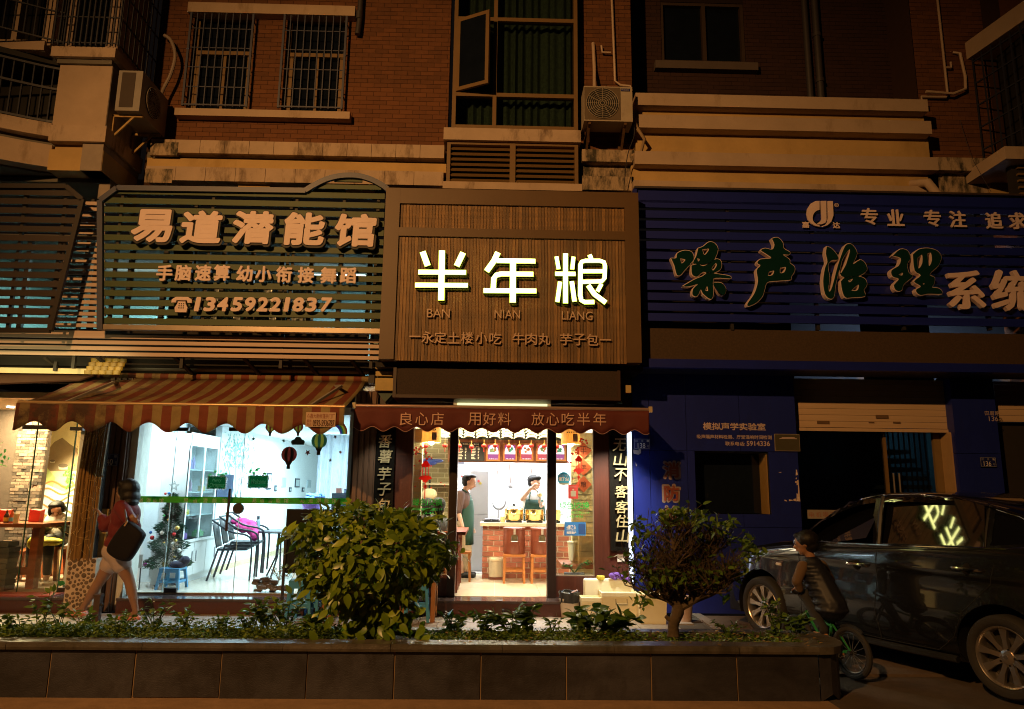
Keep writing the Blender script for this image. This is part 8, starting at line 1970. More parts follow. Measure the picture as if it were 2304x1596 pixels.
p=G(1283,1391,ZS);t=thing('rubbish_bin','grey-white bin lined with a black bag','bin',(p.x,p.y+.12,ZS));hh_=W(1283,1333,p.y).z-ZS
r=(W(1307,1350,p.y).x-W(1259,1350,p.y).x)/2;c3=(p.x,p.y+.1,ZS)
b_=MB(True);b_.lathe(c3,[(r*.80,0),(r*.98,hh_-.08)],24);b_.build('body',M('grey_white_plastic',(.55,.50,.44),.45),t)
b_=MB(True);b_.lathe(c3,[(r*.97,hh_-.12),(r*1.02,hh_-.03),(r*1.04,hh_),(r*.96,hh_),(r*.85,hh_-.1)],24);
b_.v=[(x+R.uniform(-.006,.006),y+R.uniform(-.006,.006),z+R.uniform(-.012,.006))for x,y,z in b_.v];b_.build('bin_bag',M('black_bag',(.02,.02,.02),.25),t)
MB().obox((p.x+.06,p.y+.05,ZS+hh_+.005),(.08,.03,.01),Matrix.Rotation(-.4,3,'Y')).build('paper_scrap',M('torn_white_paper',(.6,.4,.4),.8),t)
p=G(1547,1401,ZS);MB(True).lathe((p.x,p.y+.1,ZS),[(.075,0),(.10,.26),(.108,.265),(.108,.29),(.095,.29),(.07,.03)],20).build('bucket',M('pinkish_bucket',(.42,.30,.24),.5),None,'dull pinkish bucket behind the crooked tree','bucket')
p=W(1352,1302,9.44);MB(True).lathe((p.x,9.46,p.z-.015),[(.052,0),(.055,.02),(.052,.045)],14).build('sponge',M('yellow_sponge',(.65,.55,.08),.9,var=.4,sc_=30),None,'yellow sponge on the edge of the foam box','sponge')
b=BL()
for x,y,rx,rz_ in((1378,1295,.05,.035),(1388,1293,.05,.03),(1396,1298,.04,.03),(1404,1302,.05,.025),(1414,1304,.04,.03),(1382,1301,.035,.02)):b.er(W(x,y,9.42),(rx,.04,rz_),fr_)
b.build('purple_cloth',M('purple_cloth',(.16,.07,.48),.7,var=.5,sc_=22,bump=.5,bsc=30),None,vox=.009,smooth=1,label='crumpled purple cloth on the foam box',cat='cloth')
p=G(672,1393,ZS);pstool((p.x,9.12,ZS),.45,.25,'tall blue plastic stool at the left of the big bush',rz=.1)
q=G(706,1385,ZS);pstool((q.x,9.22,ZS),.44,.25,'tall blue plastic stool half behind the big bush',rz=-.2)
q=G(938,1402,ZS);pstool((q.x-.02,9.05,ZS),.45,.25,'tall blue plastic stool at the right of the big bush',rz=.05)
ta,tb_=W(729,1400,8.95).x,W(973,1400,8.95).x;t=thing('outdoor_table','plain wooden table standing behind the big bush','table',((ta+tb_)/2,8.95,ZS));wl=M('orange_brown_wood',(.30,.13,.04),.5,var=.2,stretch=(6,6,1))
for x in(ta,(ta+tb_)/2+.28,tb_):MB().bar((x,8.95,ZS),(x,8.95,ZS+.62),.05).build('leg',wl,t)
for x in(ta,tb_):MB().bar((x,9.28,ZS),(x,9.28,ZS+.62),.05).build('leg',wl,t)
B('tabletop',wl,(ta-.03,tb_+.03,8.92,9.32,ZS+.62,ZS+.655),t)
# parked saloon car
cr=G(2272,1478.6,.34);cfz=G(1724.7,1363.7,.34);u3=Vector((cfz.x-cr.x,cfz.y-cr.y,0));WB=u3 .length;u3 .normalize()
nL=Vector((-u3 .y,u3 .x,0))
TK=.80
O3=Vector((cr.x,cr.y,0))-nL*TK
GZ=.022
def CW(x,y,z):return O3+u3*x+nL*y+Vector((0,0,z))
car=thing('parked_car','dark grey saloon car parked nose-in beside the planter','car',CW(WB/2,0,GZ))
paint=M('dark_grey_paint',(.010,.0105,.012),.26,metal=.4,var=.05,coat=1,spec=.5)
glassc=M('tinted_car_glass',(.004,.004,.005),.02,spec=.55,coat=1)
chrome=M('chrome_trim',(.75,.72,.68),.12,metal=1,var=.02);trim=M('black_trim',(.01,.01,.01),.5)
Lr,Lf=-1.02,WB+.88
def lerp_tab(tab,x):
 for(a,va),(b,vb)in zip(tab,tab[1:]):
  if x<=b:
   t_=max(0,min(1,(x-a)/(b-a)));t_=t_*t_*(3-2*t_)if False else t_;return va+(vb-va)*t_
 return tab[-1][1]
def smooth_tab(tab):
 pts=spline([(a,0,v)for a,v in tab],8);return[(p.x,p.z)for p in pts]
belt=smooth_tab([(Lr,1.00),(-.7,1.10),(0,1.12),(.6,1.10),(1.3,1.06),(2.0,1.02),(2.5,.97),(3.1,.86),(Lf,.62)])
top=smooth_tab([(Lr,1.02),(-.75,1.17),(-.45,1.27),(0,1.47),(.45,1.575),(.9,1.60),(1.4,1.555),(1.9,1.32),(2.22,1.09),(2.5,1.03),(3.0,.93),(3.35,.80),(Lf,.62)])
halfw=smooth_tab([(Lr,.66),(-.8,.78),(-.3,.865),(.5,.885),(1.5,.885),(2.3,.875),(2.9,.84),(3.3,.74),(Lf,.50)])
railw=smooth_tab([(Lr,.58),(-.6,.62),(0,.665),(.8,.695),(1.5,.71),(2.1,.74),(2.5,.76),(3.0,.72),(Lf,.45)])
def side_pt(x,t_):
 "t 0..1 up the side to the roof centre"
 hw,bz,tz,rw_=lerp_tab(halfw,x),lerp_tab(belt,x),lerp_tab(top,x),lerp_tab(railw,x)
 tz=max(tz,bz+.02)
 prof=[(hw-.10,.20),(hw-.03,.28),(hw-.005,.42),(hw,.58),(hw-.012,.74),(hw-.012,.86),(hw-.0,min(.93,bz-.09)),(hw-.015,bz-.03),(hw-.035,bz),(hw-.045,bz+.012)]
 gh=tz-bz;cab=max(0,min(1,(gh-.05)/.3))
 r1=(hw-.045)+(rw_-(hw-.045))*1.0
 prof+=[(hw-.045+(r1-hw+.045)*.45,bz+gh*.42),(r1+.0,bz+gh*.80),(r1-.06,bz+gh*.93),(r1*.6,bz+gh*.985),(0,tz)]
 n=len(prof)-1;f=t_*n;i=min(int(f),n-1);q=f-i
 P_=[Vector(p)for p in prof];a,b_,c,d=P_[max(i-1,0)],P_[i],P_[i+1],P_[min(i+2,n)]
 return .5*((2*b_)+(c-a)*q+(2*a-5*b_+4*c-d)*q*q+(3*b_-a-3*c+d)*q**3)
NX,NT=170,84
xs3=[Lr+(Lf-Lr)*i/NX for i in range(NX+1)]
win_polys={'front':[(1.17,1.105),(2.13,1.075),(1.72,1.40),(1.45,1.50),(1.22,1.535)],'rear':[(.10,1.155),(1.08,1.115),(1.12,1.535),(.75,1.55),(.32,1.50),(.16,1.46)],'quarter':[(-.36,1.215),(.04,1.165),(.08,1.44),(-.06,1.385)]}
def inside(p,poly):
 c=False;n=len(poly)
 for i in range(n):
  (x1,y1),(x2,y2)=poly[i],poly[(i+1)%n]
  if(y1>p[1])!=(y2>p[1])and p[0]<(x2-x1)*(p[1]-y1)/(y2-y1)+x1:c=not c
 return c
def near(p,poly):
 best=None
 for i in range(len(poly)):
  a,b=Vector(poly[i]),Vector(poly[(i+1)%len(poly)]);d=b-a;t_=max(0,min(1,(Vector(p)-a).dot(d)/d.length_squared));q=a+d*t_;l=(Vector(p)-q).length
  if best is None or l<best[0]:best=(l,q)
 return best
ARC=[(0,.34,.375),(WB,.34,.375)]
body=MB(True)
for sgn in(1,-1):
 grid=[];meta=[]
 for i,x in enumerate(xs3):
  row=[];mr_=[]
  for j in range(NT+1):
   t_=j/NT;p=side_pt(x,t_);X_,y_,z_=x,p.x,p.y
   if t_<.62:
    for(ax,az,ar)in ARC:
     d_=math.hypot(X_-ax,z_-az)
     if abs(d_-ar)<.020 and z_>.2:k=ar/d_;X_=ax+(X_-ax)*k;z_=az+(z_-az)*k
   if t_>.55:
    for po in win_polys.values():
     l,q=near((X_,z_),po)
     if l<.014:X_,z_=q.x,q.y
   row.append((X_,y_,z_));mr_.append((X_,z_,t_))
  grid.append(row);meta.append(mr_)
 base=len(body.v);body.v+=[tuple(CW(X_,sgn*y_,z_+GZ))for row in grid for(X_,y_,z_)in row]
 for i in range(NX):
  for j in range(NT):
   c=[meta[i][j],meta[i+1][j],meta[i+1][j+1],meta[i][j+1]];mx_=sum(q[0]for q in c)/4;mz_=sum(q[1]for q in c)/4;mt=sum(q[2]for q in c)/4
   if mt<.62 and any(math.hypot(mx_-ax,mz_-az)<ar for ax,az,ar in ARC):continue
   mi=0
   if mt>.55 and any(inside((mx_,mz_),po)for po in win_polys.values())and mt<.90:mi=1
   if mt>.80 and(1.50<mx_<2.16 or-.42<mx_<.10):mi=1
   f=[base+i*(NT+1)+j,base+(i+1)*(NT+1)+j,base+(i+1)*(NT+1)+j+1,base+i*(NT+1)+j+1]
   if mi==1 and mt<.79:continue
   body.f.append(f if sgn<0 else f[::-1]);body.mi.append(mi)
ob=body.build('body',[paint,glassc],car,smooth=True)
try:ob.data.set_sharp_from_angle(angle=math.radians(60))
except Exception:pass
def surf(x,z,off=.003):
 "find the side surface point at height z"
 lo,hi=.0,.93
 best=min((abs(side_pt(x,k/200).y-z),k/200)for k in range(20,190));p=side_pt(x,best[1]);return CW(x,p.x+off,z+GZ)
def side_line(pts,r,mat,name,par=car,off=.004,cap=True):
 q=[]
 for(x0,z0),(x1,z1)in zip(pts,pts[1:]):
  n=max(2,int(math.hypot(x1-x0,z1-z0)/.05))
  for k in range(n):q.append(surf(x0+(x1-x0)*k/n,z0+(z1-z0)*k/n,off))
 q.append(surf(*pts[-1],off));return MB(True).tube(q,r,6).build(name,mat,par)
for nm,po in win_polys.items():
 c2=Vector((sum(p[0]for p in po)/len(po),sum(p[1]for p in po)/len(po)));q=[]
 for x,z in po:e=(Vector((x,z))-c2);e=e.normalized()*.018;q.append(surf(x+e.x,z+e.y,-.004))
 cc=sum(q,Vector())/len(q);nn=Vector()
 for i in range(len(q)):nn+=(q[i]-cc).cross(q[(i+1)%len(q)]-cc)
 nn.normalize();nn=nn if nn.dot(nL)>0 else-nn
 if nm=='rear':nn=(u3*.055+nL*.924+Vector((0,0,.379))).normalized()
 q=[p-nn*(p-cc).dot(nn)for p in q];m=MB();m.add([p for p in q]+[p-nn*.006 for p in q],[tuple(range(len(q)))if(q[1]-q[0]).cross(q[2]-q[1]).dot(nn)>0 else tuple(range(len(q)))[::-1],tuple(range(len(q),2*len(q)))]);m.build('side_window',glassc,car)
side_line([(2.16,1.058),(1.1,1.098),(.3,1.13),(-.10,1.15),(-.40,1.185)],.009,chrome,'belt_trim')
side_line([(-.46,1.21),(-.38,1.26),(-.10,1.40),(.15,1.475),(.4,1.535),(.8,1.572),(1.2,1.56),(1.5,1.50)],.006,chrome,'window_trim')
seam=M('seam_black',(.002,.002,.002),.9)
side_line([(1.10,1.06),(1.12,.8),(1.16,.50),(1.12,.26)],.0045,seam,'door_seam',off=-.001)
side_line([(2.08,.98),(2.06,.6),(2.10,.27)],.0045,seam,'door_seam',off=-.001);side_line([(2.10,.27),(1.12,.26),(.55,.27),(.40,.40),(.30,.62),(.05,.86),(.0,1.02)],.0045,seam,'door_seam',off=-.001)
B_=side_line([(1.105,1.10),(1.145,1.54)],.022,trim,'pillar_trim',off=-.006)
side_line([(.095,1.15),(.14,1.48)],.014,trim,'pillar_trim',off=-.004)
for x,z in((1.32,.90),(.22,.965)):
 p0,p1=surf(x-.10,z,.035),surf(x+.12,z,.035);h=MB(True);q=[surf(x-.12,z,.0),surf(x-.10,z+.002,.032),surf(x,z+.004,.04),surf(x+.10,z+.002,.032),surf(x+.125,z,.0)];h.tube(spline(q,4),.015,8);h.build('door_handle',chrome,car)
 q=surf(x+.0,z-.0,-.004);MB(True).ball((0,0,0),.055,8,(1,.4,.9)).build('handle_cup',seam,car,org=(0,0,0)).location=q-car.location
side_line([(2.35,.80),(2.42,.80)],.016,M('side_lamp',(.7,.6,.5),.2),'side_lamp',off=.002)
mp_=surf(1.93,1.07,.12);BL().er(mp_,(.09,.12,.07),Matrix.Rotation(math.atan2(u3 .y,u3 .x),3,'Z'),10).m.build('mirror',paint,car)
MB().bar(surf(1.96,1.06,0),mp_,.03).build('mirror_arm',trim,car)
BL().er(CW(WB+.62,.62,.70+GZ),(.20,.12,.075),Matrix.Rotation(math.atan2(u3 .y,u3 .x)-.35,3,'Z'),10).m.build('headlight',M('headlamp_glass',(.5,.5,.52),.05,metal=.3,coat=1),car)
BL().er(CW(-.93,.62,.98+GZ),(.10,.14,.08),Matrix.Rotation(math.atan2(u3 .y,u3 .x),3,'Z'),10).m.build('tail_light',M('tail_lamp_glass',(.3,.01,.01),.1,coat=1),car)
side_line([(2.35,.22),(1.8,.21),(1.0,.21),(.4,.22)],.03,trim,'sill_trim',off=-.02)
m=MB();
for x0,x1 in((Lr+.15,-.40),(.40,WB-.40),(WB+.40,Lf-.15)):m.add([tuple(CW(x,y,z))for x,y,z in((x0,-.7,.2),(x1,-.7,.2),(x1,.7,.2),(x0,.7,.2),(x0,-.7,.8),(x1,-.7,.8),(x1,.7,.8),(x0,.7,.8))],[(3,2,1,0),(4,5,6,7),(0,1,5,4),(1,2,6,5),(2,3,7,6),(3,0,4,7)])
m.add([tuple(CW(x,y,z))for x,y,z in((Lr+.2,-.42,.3),(Lf-.2,-.42,.3),(Lf-.2,.42,.3),(Lr+.2,.42,.3),(Lr+.2,-.42,.75),(Lf-.2,-.42,.75),(Lf-.2,.42,.75),(Lr+.2,.42,.75))],[(3,2,1,0),(4,5,6,7),(0,1,5,4),(1,2,6,5),(2,3,7,6),(3,0,4,7)])
m.build('underbody',trim,car)
alloy=M('alloy_rim',(.55,.50,.46),.28,metal=.9,var=.05)
def wheel(x,sgn=1,steer=0):
 m=MB(True);r0=.318;C_=CW(x,sgn*(TK-.02),.318+GZ);ax_=nL*sgn
 if steer:ax_=Matrix.Rotation(steer,3,'Z')@ax_
 f_=Vector((0,0,1)).cross(ax_).normalized();U_=Vector((0,0,1))
 def ringp(r,o,n=40):return[C_+f_*r*math.cos(2*PI*k/n)+U_*r*math.sin(2*PI*k/n)+ax_*o for k in range(n)]
 def surf_(prof,n=40):
  b=MB(True);vs=[p for r,o in prof for p in ringp(r,o,n)];b.add(vs,[(i*n+k,i*n+(k+1)%n,(i+1)*n+(k+1)%n,(i+1)*n+k)for i in range(len(prof)-1)for k in range(n)]);return b
 w=surf_([(.225,.06),(.235,.085),(.26,.10),(.295,.098),(.312,.08),(.318,.05),(.318,-.09),(.30,-.11),(.22,-.11)]).build('wheel',tyre,car)
 surf_([(.215,-.08),(.205,.02),(.215,.075),(.229,.088),(.234,.082),(.232,.05)]).build('rim',alloy,w)
 surf_([(.21,-.02),(.05,-.03),(.001,-.03)]).build('brake_disc',M('brake_dark',(.03,.028,.026),.5),w)
 for k in range(9):
  a=2*PI*k/9+.2;d1=f_*math.cos(a)+U_*math.sin(a);tt=-f_*math.sin(a)+U_*math.cos(a);b=MB()
  vs=[]
  for(r,o,wd_)in((.045,.052,.020),(.13,.062,.018),(.216,.070,.034)):
   for s,dz in((-1,0),(1,0),(1,-.03),(-1,-.03)):vs.append(C_+d1*r+tt*s*wd_+ax_*(o+dz))
  b.add(vs,[(0,1,5,4),(4,5,9,8),(1,2,6,5),(5,6,10,9),(3,0,4,7),(7,4,8,11),(2,3,7,6),(6,7,11,10)]);b.build('spoke',alloy,w)
 surf_([(.001,.066),(.03,.066),(.055,.058),(.06,.03)],24).build('hub_cap',alloy,w)
 surf_([(.001,.069),(.016,.069),(.016,.064)],16).build('emblem',M('emblem_grey',(.3,.3,.3),.3,metal=.8),w)
 for k in range(5):
  a=2*PI*k/5;c_=C_+f_*.062*math.cos(a)+U_*.062*math.sin(a)+ax_*.058;MB().tube([c_-ax_*.01,c_+ax_*.004],.008,6).build('wheel_nut',trim,w)
wheel(0);wheel(WB,steer=0.0)
for x in(0,WB):
 C_=CW(x,0,.34+GZ);m=MB(True);rows=[]
 for o_ in(.30,.855):rows.append([CW(x+.385*math.cos(a),o_,.34+GZ+.385*math.sin(a))for a in[-.35+k*(PI+.7)/20 for k in range(21)]])
 m.sweep(rows).build('wheel_arch',trim,car)
 w2=MB(True);c_=CW(x,-.72,.318+GZ);w2 .tube([c_-nL*.09,c_+nL*.09],.318,24);w2 .build('far_wheel',tyre,car)
 # planting
pr=random.Random(11)
def leafmat(name,c,c2,rough=.38):
 m=bpy.data.materials.new(name);m.use_nodes=True;nt=m.node_tree;L=nt.links.new;b=nt.nodes['Principled BSDF'];b.inputs['Roughness'].default_value=rough
 g=_n(nt,'ShaderNodeNewGeometry');oi=_n(nt,'ShaderNodeObjectInfo');ad=_n(nt,'ShaderNodeMath',operation='ADD');L(g.outputs['Random Per Island'],ad.inputs[0]);L(oi.outputs['Random'],ad.inputs[1])
 fr=_n(nt,'ShaderNodeMath',operation='FRACT');L(ad.outputs[0],fr.inputs[0]);cr_=_n(nt,'ShaderNodeValToRGB');L(fr.outputs[0],cr_.inputs[0])
 cr_.color_ramp.elements[0].color=(*c,1);cr_.color_ramp.elements[1].color=(*c2,1);e=cr_.color_ramp.elements.new(.75);e.color=(*[(a*.6+b_*.4)for a,b_ in zip(c,c2)],1)
 L(cr_.outputs[0],b.inputs['Base Color']);b.inputs['Subsurface Weight'].default_value=0
 tr=_n(nt,'ShaderNodeBsdfTranslucent');L(cr_.outputs[0],tr.inputs[0]);mx=_n(nt,'ShaderNodeMixShader');mx.inputs[0].default_value=.25;L(b.outputs[0],mx.inputs[1]);L(tr.outputs[0],mx.inputs[2]);L(mx.outputs[0],nt.nodes['Material Output'].inputs[0])
 return m
figl=leafmat('fig_leaf',(.09,.165,.010),(.31,.40,.03),.33);treel=leafmat('tree_leaf',(.06,.13,.014),(.19,.28,.03));herb=leafmat('herb_leaf',(.07,.14,.015),(.20,.28,.03),.5);herb2=leafmat('broad_leaf',(.06,.13,.016),(.15,.24,.03),.4)
bark=M('bark',(.08,.055,.03),.9,var=.4,sc_=10,bump=1,bsc=35);twig=M('twig_brown',(.045,.028,.014),.9,var=.3)
def leaf_data(L_=1,wd_=.50,fold=.07,droop=.14,n=5):
 vs=[];fs=[]
 for i in range(n+1):
  t_=i/n;w=wd_*math.sin(PI*t_**.8)*.5+.004;z=-droop*t_*t_;vs+=[(-w,t_*L_,z+fold*w*2.2),(0,t_*L_,z),(w,t_*L_,z+fold*w*2.2)]
 for i in range(n):a=3*i;fs+=[(a,a+1,a+4,a+3),(a+1,a+2,a+5,a+4)]
 return vs,fs
LV,LF=leaf_data()
def leaf_matrix(p,d,roll=0,s=.07):
 d=Vector(d).normalized();up=Vector((0,0,1))if abs(d.z)<.9 else Vector((1,0,0));x=d.cross(up).normalized();z=x.cross(d);x2=x*math.cos(roll)+z*math.sin(roll);z2=x2 .cross(d)
 return Matrix.Translation(p)@Matrix((x2*s,d*s,z2*s)).transposed().to_4x4()
def facing(p,n,s,q=pr):
 n=Vector(n).normalized();t_=n.orthogonal().normalized();b_=n.cross(t_);a=q.uniform(0,2*PI);d=t_*math.cos(a)+b_*math.sin(a)
 if d.z>.3 and q.random()<.55:d=-d
 x=d.cross(n).normalized();return Matrix.Translation(p-d*s*.5)@Matrix((x*s,d*s,n*s)).transposed().to_4x4()
def foliage(par,mats,mat,n_obj,key=lambda M_:M_.translation.y,name='leaf'):
 mats=sorted(mats,key=key);me=bpy.data.meshes.new('leaf');me.from_pydata(LV,[],LF);me.materials.append(mat);me.polygons.foreach_set('use_smooth',[True]*len(me.polygons))
 inv=Matrix.Translation(-par.location)
 for M_ in mats[:n_obj]:o=bpy.data.objects.new(name,me);col.objects.link(o);o.parent=par;o.matrix_basis=inv@M_
 m=MB(True)
 for M_ in mats[n_obj:]:m.add([M_@Vector(v)for v in LV],LF)
 if m.v:m.build('foliage',mat,par,kind='stuff',smooth=True)
c0=G(845,1425,ZL-.03);by0=YP+.38
bx=W(845,1300,by0).x
bush=thing('leafy_bush','big round bush with glossy yellow-green leaves in the planter','bush',(bx,by0,ZL-.03))
m=MB(True);ctr=Vector((W(832,1240,by0).x,by0,W(832,1252,by0).z));RX,RZ,RY=163/1631*by0,110/1631*by0,.46
tips=[]
for k in range(46):
 a=pr.uniform(0,2*PI);ph_=math.acos(pr.uniform(-.75,1));d=Vector((math.sin(ph_)*math.cos(a)*RX,math.sin(ph_)*math.sin(a)*RY,math.cos(ph_)*RZ));e=ctr+d*.85
 b0=Vector((bx+pr.uniform(-.05,.05),by0+pr.uniform(-.03,.03),ZL-.03));md_=b0 .lerp(e,.45)+Vector((pr.uniform(-.05,.05),pr.uniform(-.05,.05),.05));m.tube(spline([b0,md_,e],3),[.018-.014*i/6 for i in range(7)],5)
m.build('stems',bark,bush,kind='stuff')
lm=[]
def outline(a):
 return 1+.09*math.sin(3*a+.5)+.07*math.sin(7*a+2)+.06*math.sin(12*a)+pr.choice((0,0,0,.12))
for k in range(3600):
 a=pr.uniform(0,2*PI);cz_=pr.uniform(-1,1);s_=math.sqrt(1-cz_*cz_);rr=pr.uniform(.60,1.0)**.5
 front=math.sin(a)*s_
 if front>.35 and pr.random()<.6:continue
 el=math.atan2(cz_,s_*math.cos(a));f=outline(el)*rr;gp_=noise.noise((math.cos(a)*s_*2.2,math.sin(a)*s_*2.2,cz_*2.2+5))
 if gp_>.18:f*=.74
 d=Vector((s_*math.cos(a)*RX,s_*math.sin(a)*RY,cz_*RZ));p=ctr+d*f
 if cz_<-.5:p.z=ctr.z-RZ*.5+(p.z-ctr.z+RZ*.5)*.75
 dn=d.normalized();up_=max(0,cz_)
 dr=(dn*Vector((1,1,1)).length*.25+Vector((pr.uniform(-.75,.75),pr.uniform(-.45,.25),pr.uniform(-1.0,.15)+up_*.7))).normalized()
 lm.append(facing(p,dn+Vector((pr.uniform(-.7,.7),pr.uniform(-.9,.2)-.25,pr.uniform(-.2,.9))),pr.choice((.055,.075,.095,.12))*pr.uniform(.85,1.1))if pr.random()<.72 else leaf_matrix(p,dr,pr.uniform(-.7,.7),pr.uniform(.075,.13)))
for k in range(160):
 x=bx+pr.gauss(.02,.17);z=ZL+abs(pr.gauss(.10,.12));lm.append(facing(Vector((x,by0-.12+pr.uniform(-.15,.1),z)),(pr.uniform(-.8,.8),-1,pr.uniform(.0,.9)),pr.uniform(.08,.14)))
foliage(bush,lm,figl,300)
ty0=YP+.42;tb0=W(1520,1425,ty0);tx0=tb0 .x
tr=thing('pruned_tree','crooked pruned little tree with bare twigs and sparse leaves in the planter','tree',(tx0,ty0,ZL-.04))
def TV(x,y,dy=0):return W(x,y,ty0+dy)
def zt5(zx,zy,dy=0):return TV(1378+.22906*zx,1096.9+.22906*zy,dy)
tips=[];m=MB(True)
m.tube(spline([zt5(600,1460),zt5(600,1340),zt5(640,1230),zt5(640,1150)],4),[.055,.050,.047,.045,.045,.046,.048,.05,.052,.052,.05,.048,.045],10)
m.tube([zt5(605,1320),zt5(545,1290),zt5(520,1265)],[.03,.02,.014],7)
main=[((640,1170),(540,1080),(420,960),(300,830)),((640,1170),(590,1040),(520,850),(470,640)),((645,1160),(640,980),(620,800),(600,560)),((650,1160),(700,960),(740,760),(760,520)),((660,1170),(780,1080),(900,900),(960,700)),((670,1180),(820,1110),(1000,1040),(1150,950)),((670,1190),(800,1120),(860,1080),(1040,1030)),((640,1180),(560,1120),(480,1090),(350,1060)),((650,1150),(760,900),(880,740),(1020,640))]
for q in main:
 dy=pr.uniform(-.2,.2);pts=spline([zt5(x,y,dy*i/3)for i,(x,y)in enumerate(q)],3);m.tube(pts,[.030-.020*i/(len(pts)-1)for i in range(len(pts))],7)
 for k in range(3,len(pts)):
  for _ in range(4):
   p=pts[k];d=Vector((pr.uniform(-.8,.8),pr.uniform(-.7,.7),pr.uniform(.1,1))).normalized();l=pr.uniform(.10,.26);e=p+d*l;m.tube([p,p.lerp(e,.5)+Vector((pr.uniform(-.02,.02),0,.01)),e],[.009,.006,.004],5);tips.append(e);tips.append(p.lerp(e,.6))
m.build('trunk',bark,tr)
m=MB()
ext=[]
for e in tips:
 for _ in range(4):
  d=Vector((pr.uniform(-.6,.6),pr.uniform(-.5,.5),pr.uniform(.1,1.0))).normalized()*pr.uniform(.06,.20);m.bar(e,e+d,.004);ext.append(e+d)
m.build('twigs',twig,tr,kind='stuff')
lm=[]
cz0=zt5(640,700)
for e in ext:
 hi=e.z>zt5(600,420).z or abs(e.x-cz0 .x)>.42 or e.z<zt5(600,820).z
 if pr.random()<(.42 if hi else .10):
  for _ in range(pr.choice((1,2))):lm.append(leaf_matrix(e+Vector((pr.uniform(-.02,.02),pr.uniform(-.02,.02),0)),(pr.uniform(-1,1),pr.uniform(-1,.3),pr.uniform(-.7,.9)),pr.uniform(-1,1),pr.uniform(.045,.085)))
for x,y,n_ in((230,350,14),(480,300,18),(600,290,22),(720,260,18),(850,300,16),(1050,370,18),(1150,380,12),(300,480,14),(1330,520,14),(1400,620,12),(1300,700,14),(260,700,14),(1150,850,18),(1020,900,14),(340,820,12),(300,1080,14),(250,1130,8),(420,930,12),(700,870,12),(1100,1010,8),(560,870,8),(1350,600,10)):
 for _ in range(int(n_*1.7)):lm.append(leaf_matrix(zt5(x+pr.gauss(0,42),y+pr.gauss(0,36),pr.uniform(-.2,.2)),(pr.uniform(-1,1),pr.uniform(-1,.2),pr.uniform(-.8,1)),pr.uniform(-1,1),pr.uniform(.045,.09)))
foliage(tr,lm,treel,280)
def weed(px,py,h,spread,nst,label,mat,lsz,seed,grp,Y=None):
 q=random.Random(seed);p=G(px,py,ZL-.03);p.y=min(max(p.y,YP+.16),YPb-.12);p.x=W(px,py,p.y).x
 t=thing('weed_plant',label,'plant',(p.x,p.y,ZL-.04),grp);m=MB(True);lm=[]
 for k in range(nst):
  a=q.uniform(0,2*PI);e=p+Vector((math.cos(a)*spread*q.uniform(.3,1),math.sin(a)*spread*.5,h*q.uniform(.55,1)));b0=p+Vector((q.uniform(-.03,.03),0,-.02));pts=spline([b0,b0 .lerp(e,.5)+Vector((0,0,.03)),e],3);m.tube(pts,[.005-.003*i/(len(pts)-1)for i in range(len(pts))],4)
  for i in range(1,len(pts)):
   for _ in range(2):lm.append(leaf_matrix(pts[i],(q.uniform(-1,1),q.uniform(-1,.4),q.uniform(-.2,.6)),q.uniform(-.8,.8),lsz*q.uniform(.6,1.15)))
 m.build('stems',M('green_stem',(.05,.08,.02),.7),t,kind='stuff');foliage(t,lm,mat,30 if lsz>.09 else 14)
 return t
W_=[(90,1425,.36,.12,5,'tall upright weed at the far left of the planter',herb,.07),(40,1430,.16,.16,7,'bushy weed at the left edge of the planter',herb,.06),(180,1425,.17,.14,6,'weed with yellow buds right of the tall left one',herb,.06),(345,1425,.30,.16,7,'spindly flowering weed under the walking woman',herb,.06),(270,1428,.20,.16,6,'low weed between the post and the woman\'s feet',herb,.06),(500,1428,.17,.14,5,'lone thin sprig left of centre in the planter',herb,.05),(560,1426,.24,.15,6,'weed with round leaves below the learning centre',herb2,.08),(640,1420,.30,.26,9,'dense weed clump left of the big bush',herb,.09),(700,1432,.18,.18,7,'broad-leaved plant tucked against the big bush',herb2,.12),(1020,1425,.17,.16,8,'vine-like plant right of the big bush',herb2,.085),(1085,1425,.17,.18,8,'low leafy plant in front of the doorway',herb2,.085),(1150,1425,.19,.18,8,'leafy plant below the doorway step',herb2,.09),(1190,1428,.27,.12,6,'taller plant with hanging leaves in front of the doorway',herb2,.10),(1245,1428,.15,.09,4,'small sprig before the grey bin',herb,.06),(1310,1428,.22,.18,8,'big-leaved plant before the small tub',herb2,.13),(1375,1426,.21,.24,11,'bushy big-leaved plant before the ivory tubs',herb2,.12),(1640,1432,.12,.20,7,'low feathery weed right of the crooked tree',herb,.05),(1745,1425,.34,.12,6,'tall thin weed near the rounded end of the planter',herb,.07),(420,1424,.22,.16,7,'leafy weed between the woman and the thin sprig',herb,.06),(130,1420,.22,.14,6,'weed behind the bushy one at the left edge',herb,.065),(600,1422,.26,.18,7,'weed clump with bigger leaves left of the dense clump',herb2,.085),(1790,1425,.20,.14,5,'weed with one big leaf at the end of the planter',herb2,.10)]
for i,a in enumerate(W_):weed(*a[:5],a[5],a[6],a[7],100+i,'weeds growing in the planter')
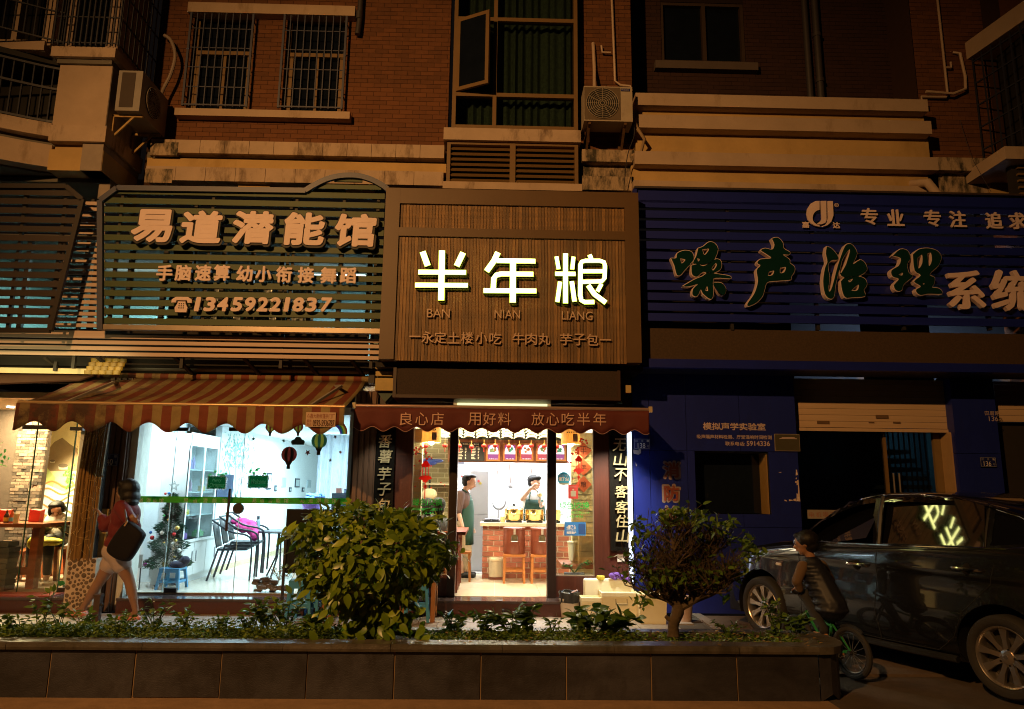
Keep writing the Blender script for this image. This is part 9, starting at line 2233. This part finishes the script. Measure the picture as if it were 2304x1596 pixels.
def cover(x0,x1,n,hmax,name,label,mat):
 m=MB(True)
 a,b=W(x0,1425,6.2).x,W(x1,1425,6.2).x;lv,lf=leaf_data(1,.55,.1,.2,3)
 for k in range(n):
  x=pr.uniform(a,b);y=pr.uniform(YP+.15,YPb-.13);h=hmax*(.35+.65*max(0,noise.noise((x*1.7,y*3,0))+.5));M_=leaf_matrix(Vector((x,y,ZL-.045+pr.uniform(0,h))),(pr.uniform(-1,1),pr.uniform(-1,.4),pr.uniform(-.2,.8)),pr.uniform(-1,1),pr.uniform(.018,.042))
  m.add([M_@Vector(v)for v in lv],lf)
 m.build(name,mat,None,label,'ground cover',kind='stuff',smooth=True)
cover(-60,770,9000,.15,'ground_cover','dense low green ground cover along the left half of the planter',herb)
cover(950,1440,3200,.09,'ground_cover','patchy low weeds in front of the wooden shop',herb)
cover(1440,1840,1500,.05,'ground_cover','thin moss and weeds at the right end of the planter',herb)
t=thing('hanging_vine','green vine leaves hanging inside the glass at the far left','plant',W(5,960,9.9));lm=[]
for x,y in((2,946),(8,995),(3,1005),(12,1010),(5,1020),(10,1025),(14,1035),(20,1028),(3,1035),(8,1045),(16,1050)):lm.append(leaf_matrix(W(x,y,9.9),(pr.uniform(-1,1),-.5,pr.uniform(-1,.3)),pr.uniform(-1,1),.07))
foliage(t,lm,leafmat('vine_leaf',(.02,.16,.02),(.04,.25,.04)),20)
t=thing('potted_plant','small leafy plant at the foot of the right shop window','plant',W(1292,1290,9.95));lm=[];m=MB(True)
for k in range(9):
 e=W(1265+pr.uniform(0,62),1262+pr.uniform(0,20),9.95);b0=W(1292,1290,9.95);m.tube([b0,b0 .lerp(e,.5)+Vector((0,0,.04)),e],.004,4)
 for _ in range(2):lm.append(leaf_matrix(e,(pr.uniform(-1,1),-.4,pr.uniform(-.5,.6)),pr.uniform(-1,1),.05))
m.build('stems',M('green_stem',(.05,.08,.02),.7),t,kind='stuff');foliage(t,lm,leafmat('window_leaf',(.03,.18,.03),(.06,.28,.05)),30);p=W(1292,1291,9.95);MB().box(p.x-.13,p.x+.13,9.88,10.02,p.z-.05,p.z+.01).build('trough',black,t)
m=MB(True)
for k in range(240):
 x=pr.uniform(W(930,1400,6.2).x,W(1850,1400,6.2).x);y=pr.uniform(YP+.02,YPb);M_=leaf_matrix(Vector((x,y,ZL+.004)),(pr.uniform(-1,1),pr.uniform(-1,1),.02),0,pr.uniform(.02,.05));m.add([M_@Vector(v)for v in LV],LF)
m.build('fallen_leaves',M('fallen_leaf',(.28,.17,.05),.8,island=.5),None,'dry fallen leaves scattered on the planter coping and soil','leaves',kind='stuff')
bake_all()
